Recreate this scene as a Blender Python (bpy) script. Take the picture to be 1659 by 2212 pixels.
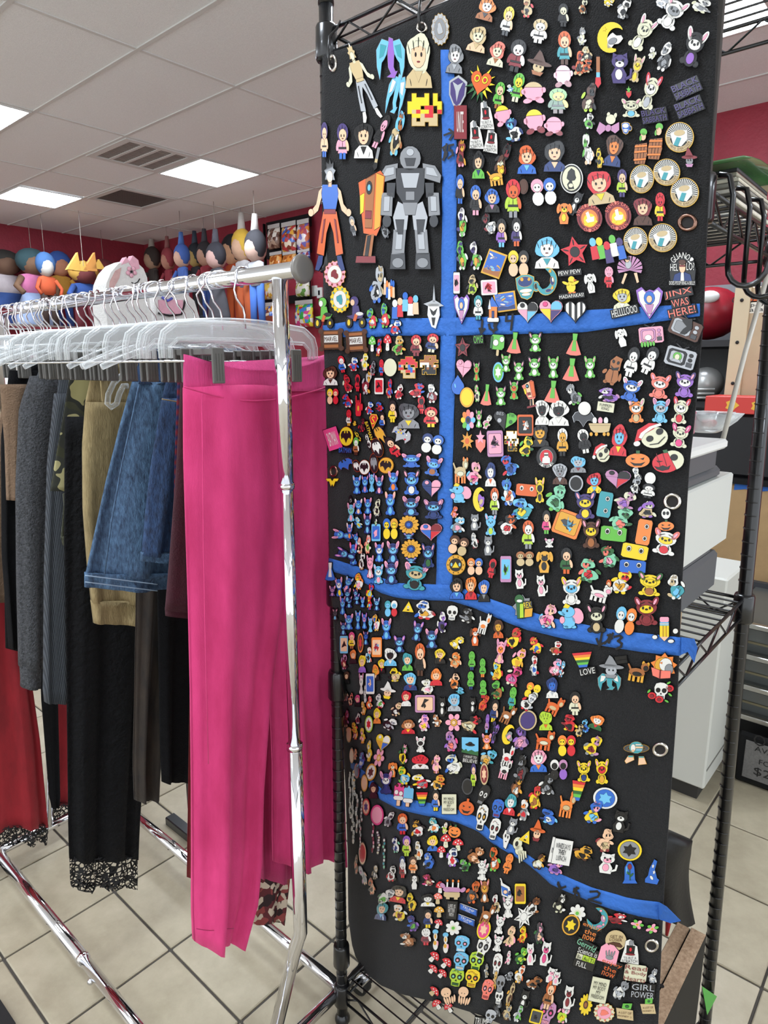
import bpy, bmesh, math, random
from mathutils import Vector, Matrix
PI = math.pi
for o in list(bpy.data.objects):
    bpy.data.objects.remove(o)
SC = bpy.context.scene
COL = SC.collection

# ------------------------------------------------------------------ camera
FPX, CX, CY = 1430.0, 829.5, 1106.0
PITCH = math.atan(311 / 1430.0)
AZ = math.radians(48.9)
CAMZ = 1.52
cam_data = bpy.data.cameras.new('camera')
cam_data.sensor_fit = 'VERTICAL'
cam_data.sensor_height = 24.0
cam_data.lens = FPX / 2212.0 * 24.0
cam_data.clip_start = 0.02
cam = bpy.data.objects.new('camera', cam_data)
COL.objects.link(cam)
cam.location = (0, 0, CAMZ)
cam.rotation_euler = (PI / 2 - PITCH, 0, -AZ)
SC.camera = cam

# ------------------------------------------------------------------ world, exposure
w = bpy.data.worlds.new('world')
SC.world = w
w.use_nodes = True
w.node_tree.nodes['Background'].inputs[0].default_value = (0.9, 0.95, 1.0, 1)
w.node_tree.nodes['Background'].inputs[1].default_value = 1.5
SC.view_settings.view_transform = 'Standard'
SC.view_settings.look = 'None'
SC.view_settings.exposure = 0.4
SC.view_settings.gamma = 1.0
SC.view_settings.use_curve_mapping = False
PANEL = 26.0      # radiance of the ceiling light panels

# ------------------------------------------------------------------ geometry helpers
CAM = Vector((0, 0, CAMZ))
FW = Vector((math.sin(AZ) * math.cos(PITCH), math.cos(AZ) * math.cos(PITCH), -math.sin(PITCH)))
RT = Vector((math.cos(AZ), -math.sin(AZ), 0))
UP = RT.cross(FW)
def ray(x, y): return FW + RT * ((x - CX) / FPX) - UP * ((y - CY) / FPX)
def onX(x, y, X): r = ray(x, y); return CAM + r * (X / r.x)
def onY(x, y, Y): r = ray(x, y); return CAM + r * (Y / r.y)
def onZ(x, y, z): r = ray(x, y); return CAM + r * ((z - CAMZ) / r.z)
def proj(p):
    d = Vector(p) - CAM; k = d.dot(FW)
    if k < 0.05: return None
    return CX + FPX * d.dot(RT) / k, CY - FPX * d.dot(UP) / k

def lerp_tab(tab, t):
    if t <= tab[0][0]: return tab[0][1]
    for (a, va), (b, vb) in zip(tab, tab[1:]):
        if t <= b: return va + (vb - va) * (t - a) / (b - a)
    return tab[-1][1]

class MB:
    def __init__(s): s.v = []; s.f = []; s.m = []
    def add(s, vs, fs, mi=0):
        n = len(s.v); s.v += [tuple(p) for p in vs]
        s.f += [tuple(i + n for i in f) for f in fs]; s.m += [mi] * len(fs)
        return s
    def box(s, a, b, mi=0):
        x0, y0, z0 = a; x1, y1, z1 = b
        return s.add([(x0,y0,z0),(x1,y0,z0),(x1,y1,z0),(x0,y1,z0),(x0,y0,z1),(x1,y0,z1),(x1,y1,z1),(x0,y1,z1)],
              [(3,2,1,0),(4,5,6,7),(0,1,5,4),(1,2,6,5),(2,3,7,6),(3,0,4,7)], mi)
    def cbox(s, a, b, c=0.004, mi=0):          # box with chamfered edges
        x0,y0,z0 = a; x1,y1,z1 = b
        c = min(c, (x1-x0)*.45, (y1-y0)*.45, (z1-z0)*.45)
        bm = bmesh.new(); bmesh.ops.create_cube(bm, size=1)
        for v in bm.verts:
            v.co = Vector(((x0+x1)/2 + v.co.x*(x1-x0), (y0+y1)/2 + v.co.y*(y1-y0), (z0+z1)/2 + v.co.z*(z1-z0)))
        bmesh.ops.bevel(bm, geom=bm.edges[:], offset=c, segments=1, affect='EDGES')
        bm.verts.index_update()
        s.add([v.co[:] for v in bm.verts], [[v.index for v in f.verts] for f in bm.faces], mi); bm.free(); return s
    def tube(s, path, r, n=8, mi=0, cap=True, closed=False):
        P = [Vector(p) for p in path]; rr = r if isinstance(r, (list, tuple)) else [r] * len(P)
        vs = []; L = len(P); prev = None
        for i, p in enumerate(P):
            if closed: t = P[(i+1) % L] - P[i-1]
            else: t = (P[i+1] if i+1 < L else p) - (P[i-1] if i else p)
            t.normalize()
            if prev is None:
                a = Vector((0,0,1)) if abs(t.z) < .9 else Vector((1,0,0))
                u = t.cross(a).normalized()
            else:
                u = (prev - t * prev.dot(t))
                u = u.normalized() if u.length > 1e-6 else t.orthogonal().normalized()
            prev = u; q = t.cross(u)
            vs += [p + (u * math.cos(2*PI*k/n) + q * math.sin(2*PI*k/n)) * rr[i] for k in range(n)]
        fs = []
        for i in range(L if closed else L - 1):
            for k in range(n):
                j = (i + 1) % L
                fs.append((i*n+k, i*n+(k+1)%n, j*n+(k+1)%n, j*n+k))
        if cap and not closed:
            fs.append(tuple(range(n-1, -1, -1))); fs.append(tuple(range((L-1)*n, L*n)))
        return s.add(vs, fs, mi)
    def rings(s, rg, mi=0, cap=True):
        n = len(rg[0]); vs = [p for r in rg for p in r]; fs = []
        for i in range(len(rg)-1):
            for k in range(n):
                fs.append((i*n+k, i*n+(k+1)%n, (i+1)*n+(k+1)%n, (i+1)*n+k))
        if cap:
            fs.append(tuple(range(n-1, -1, -1))); fs.append(tuple(range((len(rg)-1)*n, len(rg)*n)))
        return s.add(vs, fs, mi)
    def ball(s, c, r, n=12, m=8, mi=0):
        r = r if isinstance(r, (list, tuple)) else (r, r, r)
        rg = []
        for i in range(m + 1):
            a = -PI/2 + PI*i/m; cr = max(math.cos(a), .02)
            rg.append([(c[0]+r[0]*cr*math.cos(2*PI*k/n), c[1]+r[1]*cr*math.sin(2*PI*k/n), c[2]+r[2]*math.sin(a)) for k in range(n)])
        return s.rings(rg, mi)
    def prism(s, pts, d, mi=0):                # polygon swept along the vector d
        d = Vector(d); P = [Vector(p) for p in pts]; n = len(P)
        return s.add(P + [p + d for p in P], [tuple(range(n-1,-1,-1)), tuple(range(n, 2*n))] +
                     [(i, (i+1)%n, n+(i+1)%n, n+i) for i in range(n)], mi)
    def build(s, name, mats, parent=None, smooth=False, **props):
        me = bpy.data.meshes.new(name); me.from_pydata(s.v, [], s.f)
        if not isinstance(mats, (list, tuple)): mats = [mats]
        for m in mats: me.materials.append(m)
        if len(mats) > 1: me.polygons.foreach_set('material_index', s.m)
        if smooth: me.polygons.foreach_set('use_smooth', [True] * len(me.polygons))
        me.update()
        bm = bmesh.new(); bm.from_mesh(me); bmesh.ops.recalc_face_normals(bm, faces=bm.faces[:]); bm.to_mesh(me); bm.free()
        return put(name, me, parent, **props)
def put(name, me, parent=None, **props):
    o = bpy.data.objects.new(name, me); COL.objects.link(o)
    if parent: o.parent = parent
    for k, v in props.items():
        if v: o[k] = v
    return o
def thing(name, label, category, loc=(0,0,0), group=None):
    o = bpy.data.objects.new(name, None); COL.objects.link(o); o.location = loc
    o.empty_display_size = .05
    o['label'] = label; o['category'] = category
    if group: o['group'] = group
    return o
def adopt(root, *kids):        # parent world-space parts under a moved root without shifting them
    for k in kids:
        k.parent = root; k.matrix_parent_inverse = Matrix.Translation(root.location).inverted()

# ------------------------------------------------------------------ materials
def lin(h):
    if isinstance(h, str):
        h = h.lstrip('#')
        if len(h) == 3: h = ''.join(c*2 for c in h)
        rgb = [int(h[i:i+2], 16) / 255 for i in (0, 2, 4)]
        return tuple(c/12.92 if c <= .04045 else ((c+.055)/1.055)**2.4 for c in rgb) + (1,)
    return tuple(h) + (1,)
MATS = {}
def mat(name, col='#888', rough=.5, metal=0., var=0., vscale=30., bump=0., bscale=200., coat=0., sheen=0., col2=None,
        stretch=None, spec=.5, emit=0.):
    if name in MATS: return MATS[name]
    m = bpy.data.materials.new(name); m.use_nodes = True; nt = m.node_tree; N = nt.nodes; Lk = nt.links
    b = N['Principled BSDF']; c = lin(col)
    b.inputs['Base Color'].default_value = c; b.inputs['Roughness'].default_value = rough
    b.inputs['Metallic'].default_value = metal; b.inputs['Coat Weight'].default_value = coat
    b.inputs['Sheen Weight'].default_value = sheen; b.inputs['Specular IOR Level'].default_value = spec
    b.inputs['Sheen Roughness'].default_value = .4
    if sheen: b.inputs['Sheen Tint'].default_value = tuple(min(1, x*1.5+.15) for x in c[:3]) + (1,)
    if emit:
        b.inputs['Emission Color'].default_value = c; b.inputs['Emission Strength'].default_value = emit
    if var or col2 or bump:
        tc = N.new('ShaderNodeTexCoord'); mp = N.new('ShaderNodeMapping'); Lk.new(tc.outputs['Object'], mp.inputs[0])
        if stretch: mp.inputs['Scale'].default_value = stretch
    if var or col2:
        no = N.new('ShaderNodeTexNoise'); no.inputs['Scale'].default_value = vscale; no.inputs['Detail'].default_value = 5
        no.inputs['Roughness'].default_value = .65
        Lk.new(mp.outputs[0], no.inputs[0])
        rp = N.new('ShaderNodeValToRGB'); Lk.new(no.outputs[0], rp.inputs[0])
        if col2: a, z = c, lin(col2)
        else: a = tuple(x*(1-var) for x in c[:3])+(1,); z = tuple(min(1, x*(1+var)) for x in c[:3])+(1,)
        rp.color_ramp.elements[0].color = a; rp.color_ramp.elements[1].color = z
        rp.color_ramp.elements[0].position = .32; rp.color_ramp.elements[1].position = .68
        Lk.new(rp.outputs[0], b.inputs['Base Color'])
    if bump:
        nb = N.new('ShaderNodeTexNoise'); nb.inputs['Scale'].default_value = bscale; nb.inputs['Detail'].default_value = 3
        Lk.new(mp.outputs[0], nb.inputs[0])
        bn = N.new('ShaderNodeBump'); bn.inputs['Strength'].default_value = bump; bn.inputs['Distance'].default_value = .01
        Lk.new(nb.outputs[0], bn.inputs['Height']); Lk.new(bn.outputs[0], b.inputs['Normal'])
    MATS[name] = m; return m
def see_through(name, col, opac, rough=.1, mask=None, mscale=60., lo=.45, hi=.5):
    """clear plastic or openwork: glossy body mixed with a transparent shader, optionally through a cell mask"""
    if name in MATS: return MATS[name]
    m = bpy.data.materials.new(name); m.use_nodes = True; nt = m.node_tree; N = nt.nodes; Lk = nt.links
    b = N['Principled BSDF']; b.inputs['Base Color'].default_value = lin(col); b.inputs['Roughness'].default_value = rough
    t = N.new('ShaderNodeBsdfTransparent'); mx = N.new('ShaderNodeMixShader')
    Lk.new(t.outputs[0], mx.inputs[1]); Lk.new(b.outputs[0], mx.inputs[2]); Lk.new(mx.outputs[0], N['Material Output'].inputs[0])
    if mask:
        tc = N.new('ShaderNodeTexCoord'); vo = N.new('ShaderNodeTexVoronoi'); vo.feature = 'DISTANCE_TO_EDGE'
        vo.inputs['Scale'].default_value = mscale; Lk.new(tc.outputs['Object'], vo.inputs[0])
        rp = N.new('ShaderNodeValToRGB'); rp.color_ramp.elements[0].position = lo; rp.color_ramp.elements[1].position = hi
        rp.color_ramp.elements[0].color = (1,1,1,1); rp.color_ramp.elements[1].color = (opac,opac,opac,1)
        Lk.new(vo.outputs['Distance'], rp.inputs[0]); Lk.new(rp.outputs[0], mx.inputs[0])
    else:
        fr = N.new('ShaderNodeLayerWeight'); fr.inputs[0].default_value = .35
        ma = N.new('ShaderNodeMath'); ma.operation = 'MULTIPLY_ADD'; ma.inputs[1].default_value = 1-opac; ma.inputs[2].default_value = opac
        Lk.new(fr.outputs['Facing'], ma.inputs[0]); Lk.new(ma.outputs[0], mx.inputs[0])
    MATS[name] = m; return m
def cells(name, cols, scale, rough=.35, sheen=0., stretch=None, feature='F1'):
    """irregular patches of a few colours (candy, camouflage, print)"""
    if name in MATS: return MATS[name]
    m = bpy.data.materials.new(name); m.use_nodes = True; nt = m.node_tree; N = nt.nodes; Lk = nt.links
    b = N['Principled BSDF']; b.inputs['Roughness'].default_value = rough; b.inputs['Sheen Weight'].default_value = sheen
    tc = N.new('ShaderNodeTexCoord'); mp = N.new('ShaderNodeMapping'); Lk.new(tc.outputs['Object'], mp.inputs[0])
    if stretch: mp.inputs['Scale'].default_value = stretch
    if feature == 'noise':
        vo = N.new('ShaderNodeTexNoise'); vo.inputs['Scale'].default_value = scale; vo.inputs['Detail'].default_value = 2
        src = vo.outputs[0]
    else:
        vo = N.new('ShaderNodeTexVoronoi'); vo.inputs['Scale'].default_value = scale
        sp = N.new('ShaderNodeSeparateColor'); Lk.new(vo.outputs['Color'], sp.inputs[0]); src = sp.outputs[0]
    Lk.new(mp.outputs[0], vo.inputs[0])
    rp = N.new('ShaderNodeValToRGB'); rp.color_ramp.interpolation = 'CONSTANT'; Lk.new(src, rp.inputs[0])
    e = rp.color_ramp.elements; n = len(cols); lo, hi = (.36, .64) if feature == 'noise' else (0, 1)
    e[0].position = 0; e[0].color = lin(cols[0]); e[1].position = lo + (hi-lo)/n; e[1].color = lin(cols[1 % n])
    for i in range(2, n):
        q = e.new(lo + (hi-lo)*i/n); q.color = lin(cols[i])
    Lk.new(rp.outputs[0], b.inputs['Base Color'])
    MATS[name] = m; return m
def stripes(name, c1, c2, freq, axis='X', rough=.8, sheen=0., dist=0., bump=0.):
    if name in MATS: return MATS[name]
    m = bpy.data.materials.new(name); m.use_nodes = True; nt = m.node_tree; N = nt.nodes; Lk = nt.links
    b = N['Principled BSDF']; b.inputs['Roughness'].default_value = rough; b.inputs['Sheen Weight'].default_value = sheen
    tc = N.new('ShaderNodeTexCoord'); wv = N.new('ShaderNodeTexWave'); wv.bands_direction = axis
    wv.inputs['Scale'].default_value = freq; wv.inputs['Distortion'].default_value = dist; wv.inputs['Detail'].default_value = 3
    wv.inputs['Detail Scale'].default_value = 2
    Lk.new(tc.outputs['Object'], wv.inputs[0])
    rp = N.new('ShaderNodeValToRGB'); rp.color_ramp.elements[0].color = lin(c1); rp.color_ramp.elements[1].color = lin(c2)
    Lk.new(wv.outputs[0], rp.inputs[0]); Lk.new(rp.outputs[0], b.inputs['Base Color'])
    if bump:
        bn = N.new('ShaderNodeBump'); bn.inputs['Strength'].default_value = bump; bn.inputs['Distance'].default_value = .004
        Lk.new(wv.outputs[0], bn.inputs['Height']); Lk.new(bn.outputs[0], b.inputs['Normal'])
    MATS[name] = m; return m
CHROME = mat('chrome', '#e4e4e8', .07, 1.)
STEEL = mat('steel', '#cfcfd2', .2, 1.)
BLACKM = mat('black_epoxy', '#101012', .28, 0., coat=.3)
CLEAR = see_through('clear_plastic', '#e6eaea', .09, .06)
WHITEP = mat('white_plastic', '#d8dad6', .4)
INK = mat('marker_ink', '#0c0c10', .6)

TXT = {}
def text_geo(s):
    """flat triangles of a line of lettering, fitted to the unit box"""
    if s in TXT: return TXT[s]
    cu = bpy.data.curves.new('lettering', 'FONT'); cu.body = s; cu.resolution_u = 2; cu.align_x = 'CENTER'
    ob = bpy.data.objects.new('lettering', cu)
    me = ob.to_mesh()
    vs = [(v.co.x, v.co.y) for v in me.vertices]; fs = [tuple(p.vertices) for p in me.polygons]
    ob.to_mesh_clear(); bpy.data.objects.remove(ob); bpy.data.curves.remove(cu)
    x0 = min(v[0] for v in vs); x1 = max(v[0] for v in vs); y0 = min(v[1] for v in vs); y1 = max(v[1] for v in vs)
    vs = [((x-x0)/(x1-x0)-.5, (y-y0)/(y1-y0)-.5) for x, y in vs]
    TXT[s] = (vs, fs); return TXT[s]
def lettering(mb, s, org, ux, uy, mi=0):
    """lettering laid on a plane: org = centre, ux and uy = full width and height vectors"""
    vs, fs = text_geo(s); org = Vector(org); ux = Vector(ux); uy = Vector(uy)
    mb.add([org + ux*x + uy*y for x, y in vs], fs, mi)

# ================================================================== ROOM
FLOORZ, CEILZ = 0.0, CAMZ + 1.53
X0, X1, Y0, Y1 = -3.6, 4.74, -3.4, 8.19
TS = 0.305
red = mat('red_wall_paint', '#8c2434', .6, var=.12, vscale=6, bump=.35, bscale=45)
grout = mat('grout', '#4d4842', .9, var=.15, vscale=40)
tile_m = [mat('floor_tile_%d' % i, c, .34, var=.07, vscale=9, col2=c2, bump=.06, bscale=60) for i, (c, c2) in enumerate(
    [('#a0967f', '#b5ab94'), ('#9c927c', '#b0a68f'), ('#a49a84', '#b9af9a')])]
fl = MB().box((X0, Y0, -.06), (X1, Y1, -.006)).build('floor', grout, kind='structure')
tile_me = []
for i in range(3):
    b = MB().cbox((-TS/2+.0035, -TS/2+.0035, -.012), (TS/2-.0035, TS/2-.0035, 0), .0025)
    me = bpy.data.meshes.new('floor_tile'); me.from_pydata(b.v, [], b.f); me.materials.append(tile_m[i]); tile_me.append(me)
OX, OY = .742 + TS/2, 1.406 + TS/2
cand = []
for i in range(-16, 16):
    for j in range(-18, 26):
        x, y = OX + i*TS, OY + j*TS
        if not (X0+.1 < x < X1-.1 and Y0+.1 < y < Y1-.1): continue
        q = proj((x, y, 0)); vis = q and -160 < q[0] < 1820 and 700 < q[1] < 2420
        cand.append((0 if vis else 1, math.hypot(x, y), x, y))
cand.sort()
rnd = random.Random(4)
rest = MB()
for k, (nv, d, x, y) in enumerate(cand):
    if k < 230 and not nv:
        o = put('floor_tile', tile_me[rnd.randrange(3)], fl); o.location = (x, y, 0)
        o.rotation_euler.z = rnd.choice((0, PI/2, PI))
    else:
        rest.box((x-TS/2+.0035, y-TS/2+.0035, -.012), (x+TS/2-.0035, y+TS/2-.0035, 0))
rest.build('floor_tile_field', tile_m[0], fl, kind='stuff')

# ceiling: lay-in panels in a grid of tees
board = mat('ceiling_board', '#e6e7e8', .9, var=.05, vscale=120, bump=.25, bscale=320)
tee = mat('ceiling_tee', '#cfcfcd', .5)
DX, DY = .586, .612
GX, GY = 1.963, 3.93
ce = MB().box((X0, Y0, CEILZ+.03), (X1, Y1, CEILZ+.09)).build('ceiling', mat('ceiling_void', '#55524e', .9), kind='structure')
LIGHTS = [(-1, 1), (2, 1), (1, 4), (2, -5), (-1, -5), (-4, -5), (-4, 1), (-1, -11), (2, -11), (-4, -11), (-7, -5), (-7, 1)]
VENTS = [(1, 1), (2, 3)]
panel_me = {}
def ceil_panel(nj):
    if nj not in panel_me:
        b = MB().cbox((-DX/2+.008, -DY*nj/2+.008, .002), (DX/2-.008, DY*nj/2-.008, .02), .003)
        me = bpy.data.meshes.new('ceiling_tile'); me.from_pydata(b.v, [], b.f); me.materials.append(board); panel_me[nj] = me
    return panel_me[nj]
taken = set(LIGHTS) | set(VENTS)
for i in range(-10, 5):
    for j in range(-13, 8, 2):
        for jj, nj in ([(j, 2)] if not ({(i, j), (i, j+1)} & taken) else [(q, 1) for q in (j, j+1) if (i, q) not in taken]):
            x, y = GX + (i+.5)*DX, GY + jj*DY + nj*DY/2
            if X0 < x-DX*.2 and x+DX*.2 < X1 and Y0 < y and y+DY*.3 < Y1:
                o = put('ceiling_tile', ceil_panel(nj), ce); o.location = (x, y, CEILZ)
for i in range(-10, 6):
    x = GX + i*DX
    if X0 < x < X1: MB().box((x-.011, Y0, CEILZ-.004), (x+.011, Y1, CEILZ+.004)).build('grid_tee', tee, ce)
for j in range(-13, 9):
    y = GY + j*DY
    if Y0 < y < Y1 and j % 2 != 0: MB().box((X0, y-.011, CEILZ-.003), (X1, y+.011, CEILZ+.004)).build('grid_tee', tee, ce)
glow = mat('light_diffuser', '#e9f3ff', .4, emit=PANEL)
LL = {(-1, 1): 'square ceiling light panel cut by the left edge of the picture',
      (2, 1): 'square ceiling light panel above the chrome clothes rail',
      (1, 4): 'square ceiling light panel nearest the far red wall, at far left',
      (2, -5): 'square ceiling light panel seen behind the rack at top right'}
for (i, j) in LIGHTS:
    x, y = GX + i*DX, GY + j*DY
    if not (X0 < x and Y0 < y): continue
    t = thing('ceiling_light', LL.get((i, j), 'square ceiling light panel behind the camera'), 'ceiling light', (x+DX/2, y+DY/2, CEILZ-.006),
              'light panels in the ceiling')
    fr = MB()
    for a, b in (((-DX/2+.012, -DY/2+.012), (DX/2-.012, -DY/2+.024)), ((-DX/2+.012, DY/2-.024), (DX/2-.012, DY/2-.012)),
                 ((-DX/2+.012, -DY/2+.024), (-DX/2+.024, DY/2-.024)), ((DX/2-.024, -DY/2+.024), (DX/2-.012, DY/2-.024))):
        fr.box((a[0], a[1], -.004), (b[0], b[1], .014))
    fr.build('frame', tee, t)
    MB().box((-DX/2+.024, -DY/2+.024, -.002), (DX/2-.024, DY/2-.024, .01)).build('diffuser', glow, t)
for n, (i, j) in enumerate(VENTS):
    x, y = GX + i*DX, GY + j*DY
    t = thing('ceiling_vent', ['slatted air vent in the ceiling beside the lit square panel', 'dark square return vent in the ceiling near the red walls'][n],
              'vent', (x+DX/2, y+DY/2, CEILZ-.004))
    MB().box((-DX/2+.01, -DY/2+.01, .01), (DX/2-.01, DY/2-.01, .02)).build('backing', mat('vent_back', '#6d6a66' if n == 0 else '#3b3a38', .8), t)
    fr = MB(); hx, hy = DX/2-.012, DY/2-.012
    for a, b in (((-hx,-hy),(hx,-hy+.05)), ((-hx,hy-.05),(hx,hy)), ((-hx,-hy+.05),(-hx+.05,hy-.05)), ((hx-.05,-hy+.05),(hx,hy-.05))):
        fr.box((a[0],a[1],-.006),(b[0],b[1],.01))
    fr.build('frame', tee, t)
    if n == 0:
        for k in range(3):
            xx = -hx + .05 + (2*hx-.1)*(k+.9)/3.8
            MB().box((xx-.012, -hy+.05, -.004), (xx+.012, hy-.05, .006)).build('divider', tee, t)
    for k in range(16):
        yy = -hy + .06 + k*(2*hy-.12)/15
        MB().box((-hx+.05, yy-.011, .001), (hx-.05, yy+.011, .005)).build('slat', mat('vent_slat%d' % n, '#8f8b86' if n == 0 else '#5c5955', .6), t)
# walls
MB().box((X0-.1, Y1, -.06), (X1+.1, Y1+.1, CEILZ+.09)).build('wall_back', red, kind='structure')
MB().box((X1, Y0-.1, -.06), (X1+.1, Y1, CEILZ+.09)).build('wall_right', red, kind='structure')
for nm, a, b in (('baseboard_back', (X0, Y1-.012, 0), (X1-.012, Y1, .1)), ('baseboard_right', (X1-.012, Y0, 0), (X1, Y1, .1))):
    MB().cbox(a, b, .003).build(nm, mat('baseboard', '#2c2624', .5), kind='structure')

# ================================================================== CHROME CLOTHES RACK
RX, RZ = .742, CAMZ + .152
rack = thing('clothes_rack', 'chrome rolling clothes rack with round rail and floor frame', 'clothes rack', (RX, 1.5, 0))
def rp(mb, name, m=CHROME, smooth=True, parent=None):
    o = mb.build(name, m, smooth=smooth)
    if parent: o.parent = parent
    else: adopt(rack, o)
    return o
rail = [(RX, .83, RZ), (RX, 2.9, RZ)]
RAILO = rp(MB().tube([(RX, .825, RZ), (RX, 1.72, RZ)], .0135, 20), 'rail')
rp(MB().tube([(RX, 1.70, RZ), (RX, 2.12, RZ)], .0118, 20), 'rail_extension')
rp(MB().tube([(RX, 1.69, RZ), (RX, 1.725, RZ)], .0150, 20), 'rail_collar')
rp(MB().tube([(RX, .812, RZ), (RX, .814, RZ), (RX, .818, RZ), (RX, .821, RZ), (RX, .828, RZ)], [.016, .0215, .0225, .0215, .014], 28), 'end_cap', mat('grey_cap', '#77736e', .35, .3))
PB = CAMZ - 1.15
def post(y, inward):
    rp(MB().tube([(RX, y, RZ-.012), (RX, y, CAMZ-.20)], .0135, 18), 'upper_post')
    rp(MB().tube([(RX, y, CAMZ-.20), (RX, y, CAMZ-.70)], .0115, 18), 'middle_post')
    rp(MB().tube([(RX, y, CAMZ-.195), (RX, y, CAMZ-.205)], .0145, 18), 'collar')
    rp(MB().tube([(RX, y, CAMZ-.695), (RX, y, CAMZ-.706)], .0155, 18), 'collar')
    pts = [(RX, y, CAMZ-.70), (RX, y, PB+.03), (RX-.004, y+.012*inward, PB-.01), (RX-.042, y+.065*inward, .075)]
    rp(MB().tube(pts, .0143, 18), 'lower_post')
post(.872, 1)
post(2.05, .0)
BZ = .07
for xx, nm in ((.548, 'front_bar'), (.915, 'back_bar')):
    rp(MB().tube([(xx, .935, BZ), (xx, 1.50, BZ)], .0135, 16), nm)
    rp(MB().tube([(xx, 1.48, BZ), (xx, 2.05, BZ)], .0155, 16), nm)
    rp(MB().tube([(xx, 1.475, BZ), (xx, 1.487, BZ)], .0168, 16), 'collar')
    rp(MB().ball((xx-.012, 1.42, BZ-.016), .008, 8, 6), 'push_button', STEEL)
for yy in (.935, 2.05):
    rp(MB().tube([(.50, yy, BZ), (1.0, yy, BZ)], .0135, 16), 'cross_bar')
rubber = mat('black_rubber', '#141312', .7, var=.2, vscale=30)
for (xx, yy) in ((.515, .935), (.985, .925), (.515, 2.05), (.985, 2.05)):
    cst = rp(MB().tube([(xx, yy, BZ-.005), (xx, yy, BZ-.02)], .011, 12), 'caster', STEEL)
    wb = MB().tube([(xx-.014, yy+.015, .031), (xx-.011, yy+.015, .031), (xx+.011, yy+.015, .031), (xx+.014, yy+.015, .031)], [.026, .030, .030, .026], 20)
    rp(wb, 'caster_wheel', rubber, parent=cst)
    rp(MB().box((xx-.019, yy-.012, .03), (xx-.016, yy+.02, .055)).box((xx+.016, yy-.012, .03), (xx+.019, yy+.02, .055)).box((xx-.019, yy-.014, .05), (xx+.019, yy+.018, .055)),
       'caster_fork', STEEL, False, parent=cst)

# ------------------------------------------------------------------ hangers
clipm = mat('hanger_clip_grey', '#5c5a56', .45, bump=.1, bscale=90)
def hook_path(y, tw, drop=.085):
    p = []
    for k in range(11):
        a = math.radians(-35 + 235*k/10)
        p.append((RX + .0165*math.cos(a), y + tw*.01*math.cos(a), RZ + .0165*math.sin(a)))
    p = p[::1]
    p += [(RX-.020, y, RZ-.022), (RX-.016, y, RZ-.036), (RX-.003, y, RZ-.05), (RX, y, RZ-.062), (RX, y, RZ-drop)]
    return p
def hanger(y, kind, label, half=.17, rz=0., tw=0.):
    t = thing('clothes_hanger', label, 'hanger', (RX, y, RZ), 'hangers on the chrome rail')
    o = MB().tube(hook_path(y, tw), .0019, 6).build('hook', CHROME, smooth=True); adopt(t, o)
    zb = RZ - .085
    if kind == 'clip':
        # moulded bar with rounded drop ends, ribbed web and two grip clips
        prof = []
        top = []; bot = []
        for k in range(9):
            s = k/8.; top.append((-half + .03 + (2*half-.06)*s, 0, zb + .004 + .008*math.sin(PI*s)))
        endL = [(-half+.022, 0, zb-.001), (-half+.006, 0, zb-.012), (-half, 0, zb-.03), (-half, 0, zb-.052)]
        endR = [(half-.022, 0, zb-.001), (half-.006, 0, zb-.012), (half, 0, zb-.03), (half, 0, zb-.052)]
        path = endL[::-1] + top + endR
        b = MB(); rot = Matrix.Rotation(rz, 3, 'Z')
        def W(p): return tuple(rot @ Vector(p) + Vector((RX, y, 0)))
        b.tube([W(p) for p in path], .0052, 8)
        inner = [(-half+.016, 0, zb-.052), (-half+.016, 0, zb-.034), (-half+.03, 0, zb-.022), (0, 0, zb-.019), (half-.03, 0, zb-.022), (half-.016, 0, zb-.034), (half-.016, 0, zb-.052)]
        b.tube([W(p) for p in inner], .0036, 8)
        o = b.build('bar', CLEAR, smooth=True); adopt(t, o)
        web = [W((x, -.0012, z)) for (x, _, z) in path] + [W((x, -.0012, z)) for (x, _, z) in inner[::-1]]
        o = MB().prism(web, rot @ Vector((0, .0024, 0))).build('web', CLEAR); adopt(t, o)
        o = MB().tube([W((-half+.004, 0, zb-.056)), W((half-.004, 0, zb-.056))], .0017, 6).build('wire', CHROME, smooth=True); adopt(t, o)
        for sx in (-1, 1):
            cxp = sx*(half-.08); b = MB()
            for q in range(2):
                yy = (-.037 + q*.062) if y < 1.0 else (-.014 + q*.022)
                b.cbox((RX+cxp-.012, y+yy, zb-.092), (RX+cxp+.012, y+yy+.004, zb-.034), .0015)
                for r in range(4): b.box((RX+cxp-.010+r*.0055, y+yy-.001, zb-.088), (RX+cxp-.007+r*.0055, y+yy+.005, zb-.044))
            b.cbox((RX+cxp-.007, y-(.034 if y < 1 else .012), zb-.046), (RX+cxp+.007, y+(.026 if y < 1 else .01), zb-.036), .001)
            o = b.build('clip', clipm); adopt(t, o)
    else:
        b = MB(); pts = []
        for k in range(13):
            s = -1 + 2*k/12.
            pts.append((RX + s*half*1.15, y, zb - .01 - .055*abs(s)**1.4))
        b.tube(pts, .0055, 8)
        b.tube([(RX-.04, y, zb-.016), (RX-.02, y, zb-.03), (RX+.02, y, zb-.03), (RX+.04, y, zb-.016)], .0035, 8)
        o = b.build('shoulders', CLEAR, smooth=True); adopt(t, o)
    return t

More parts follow.
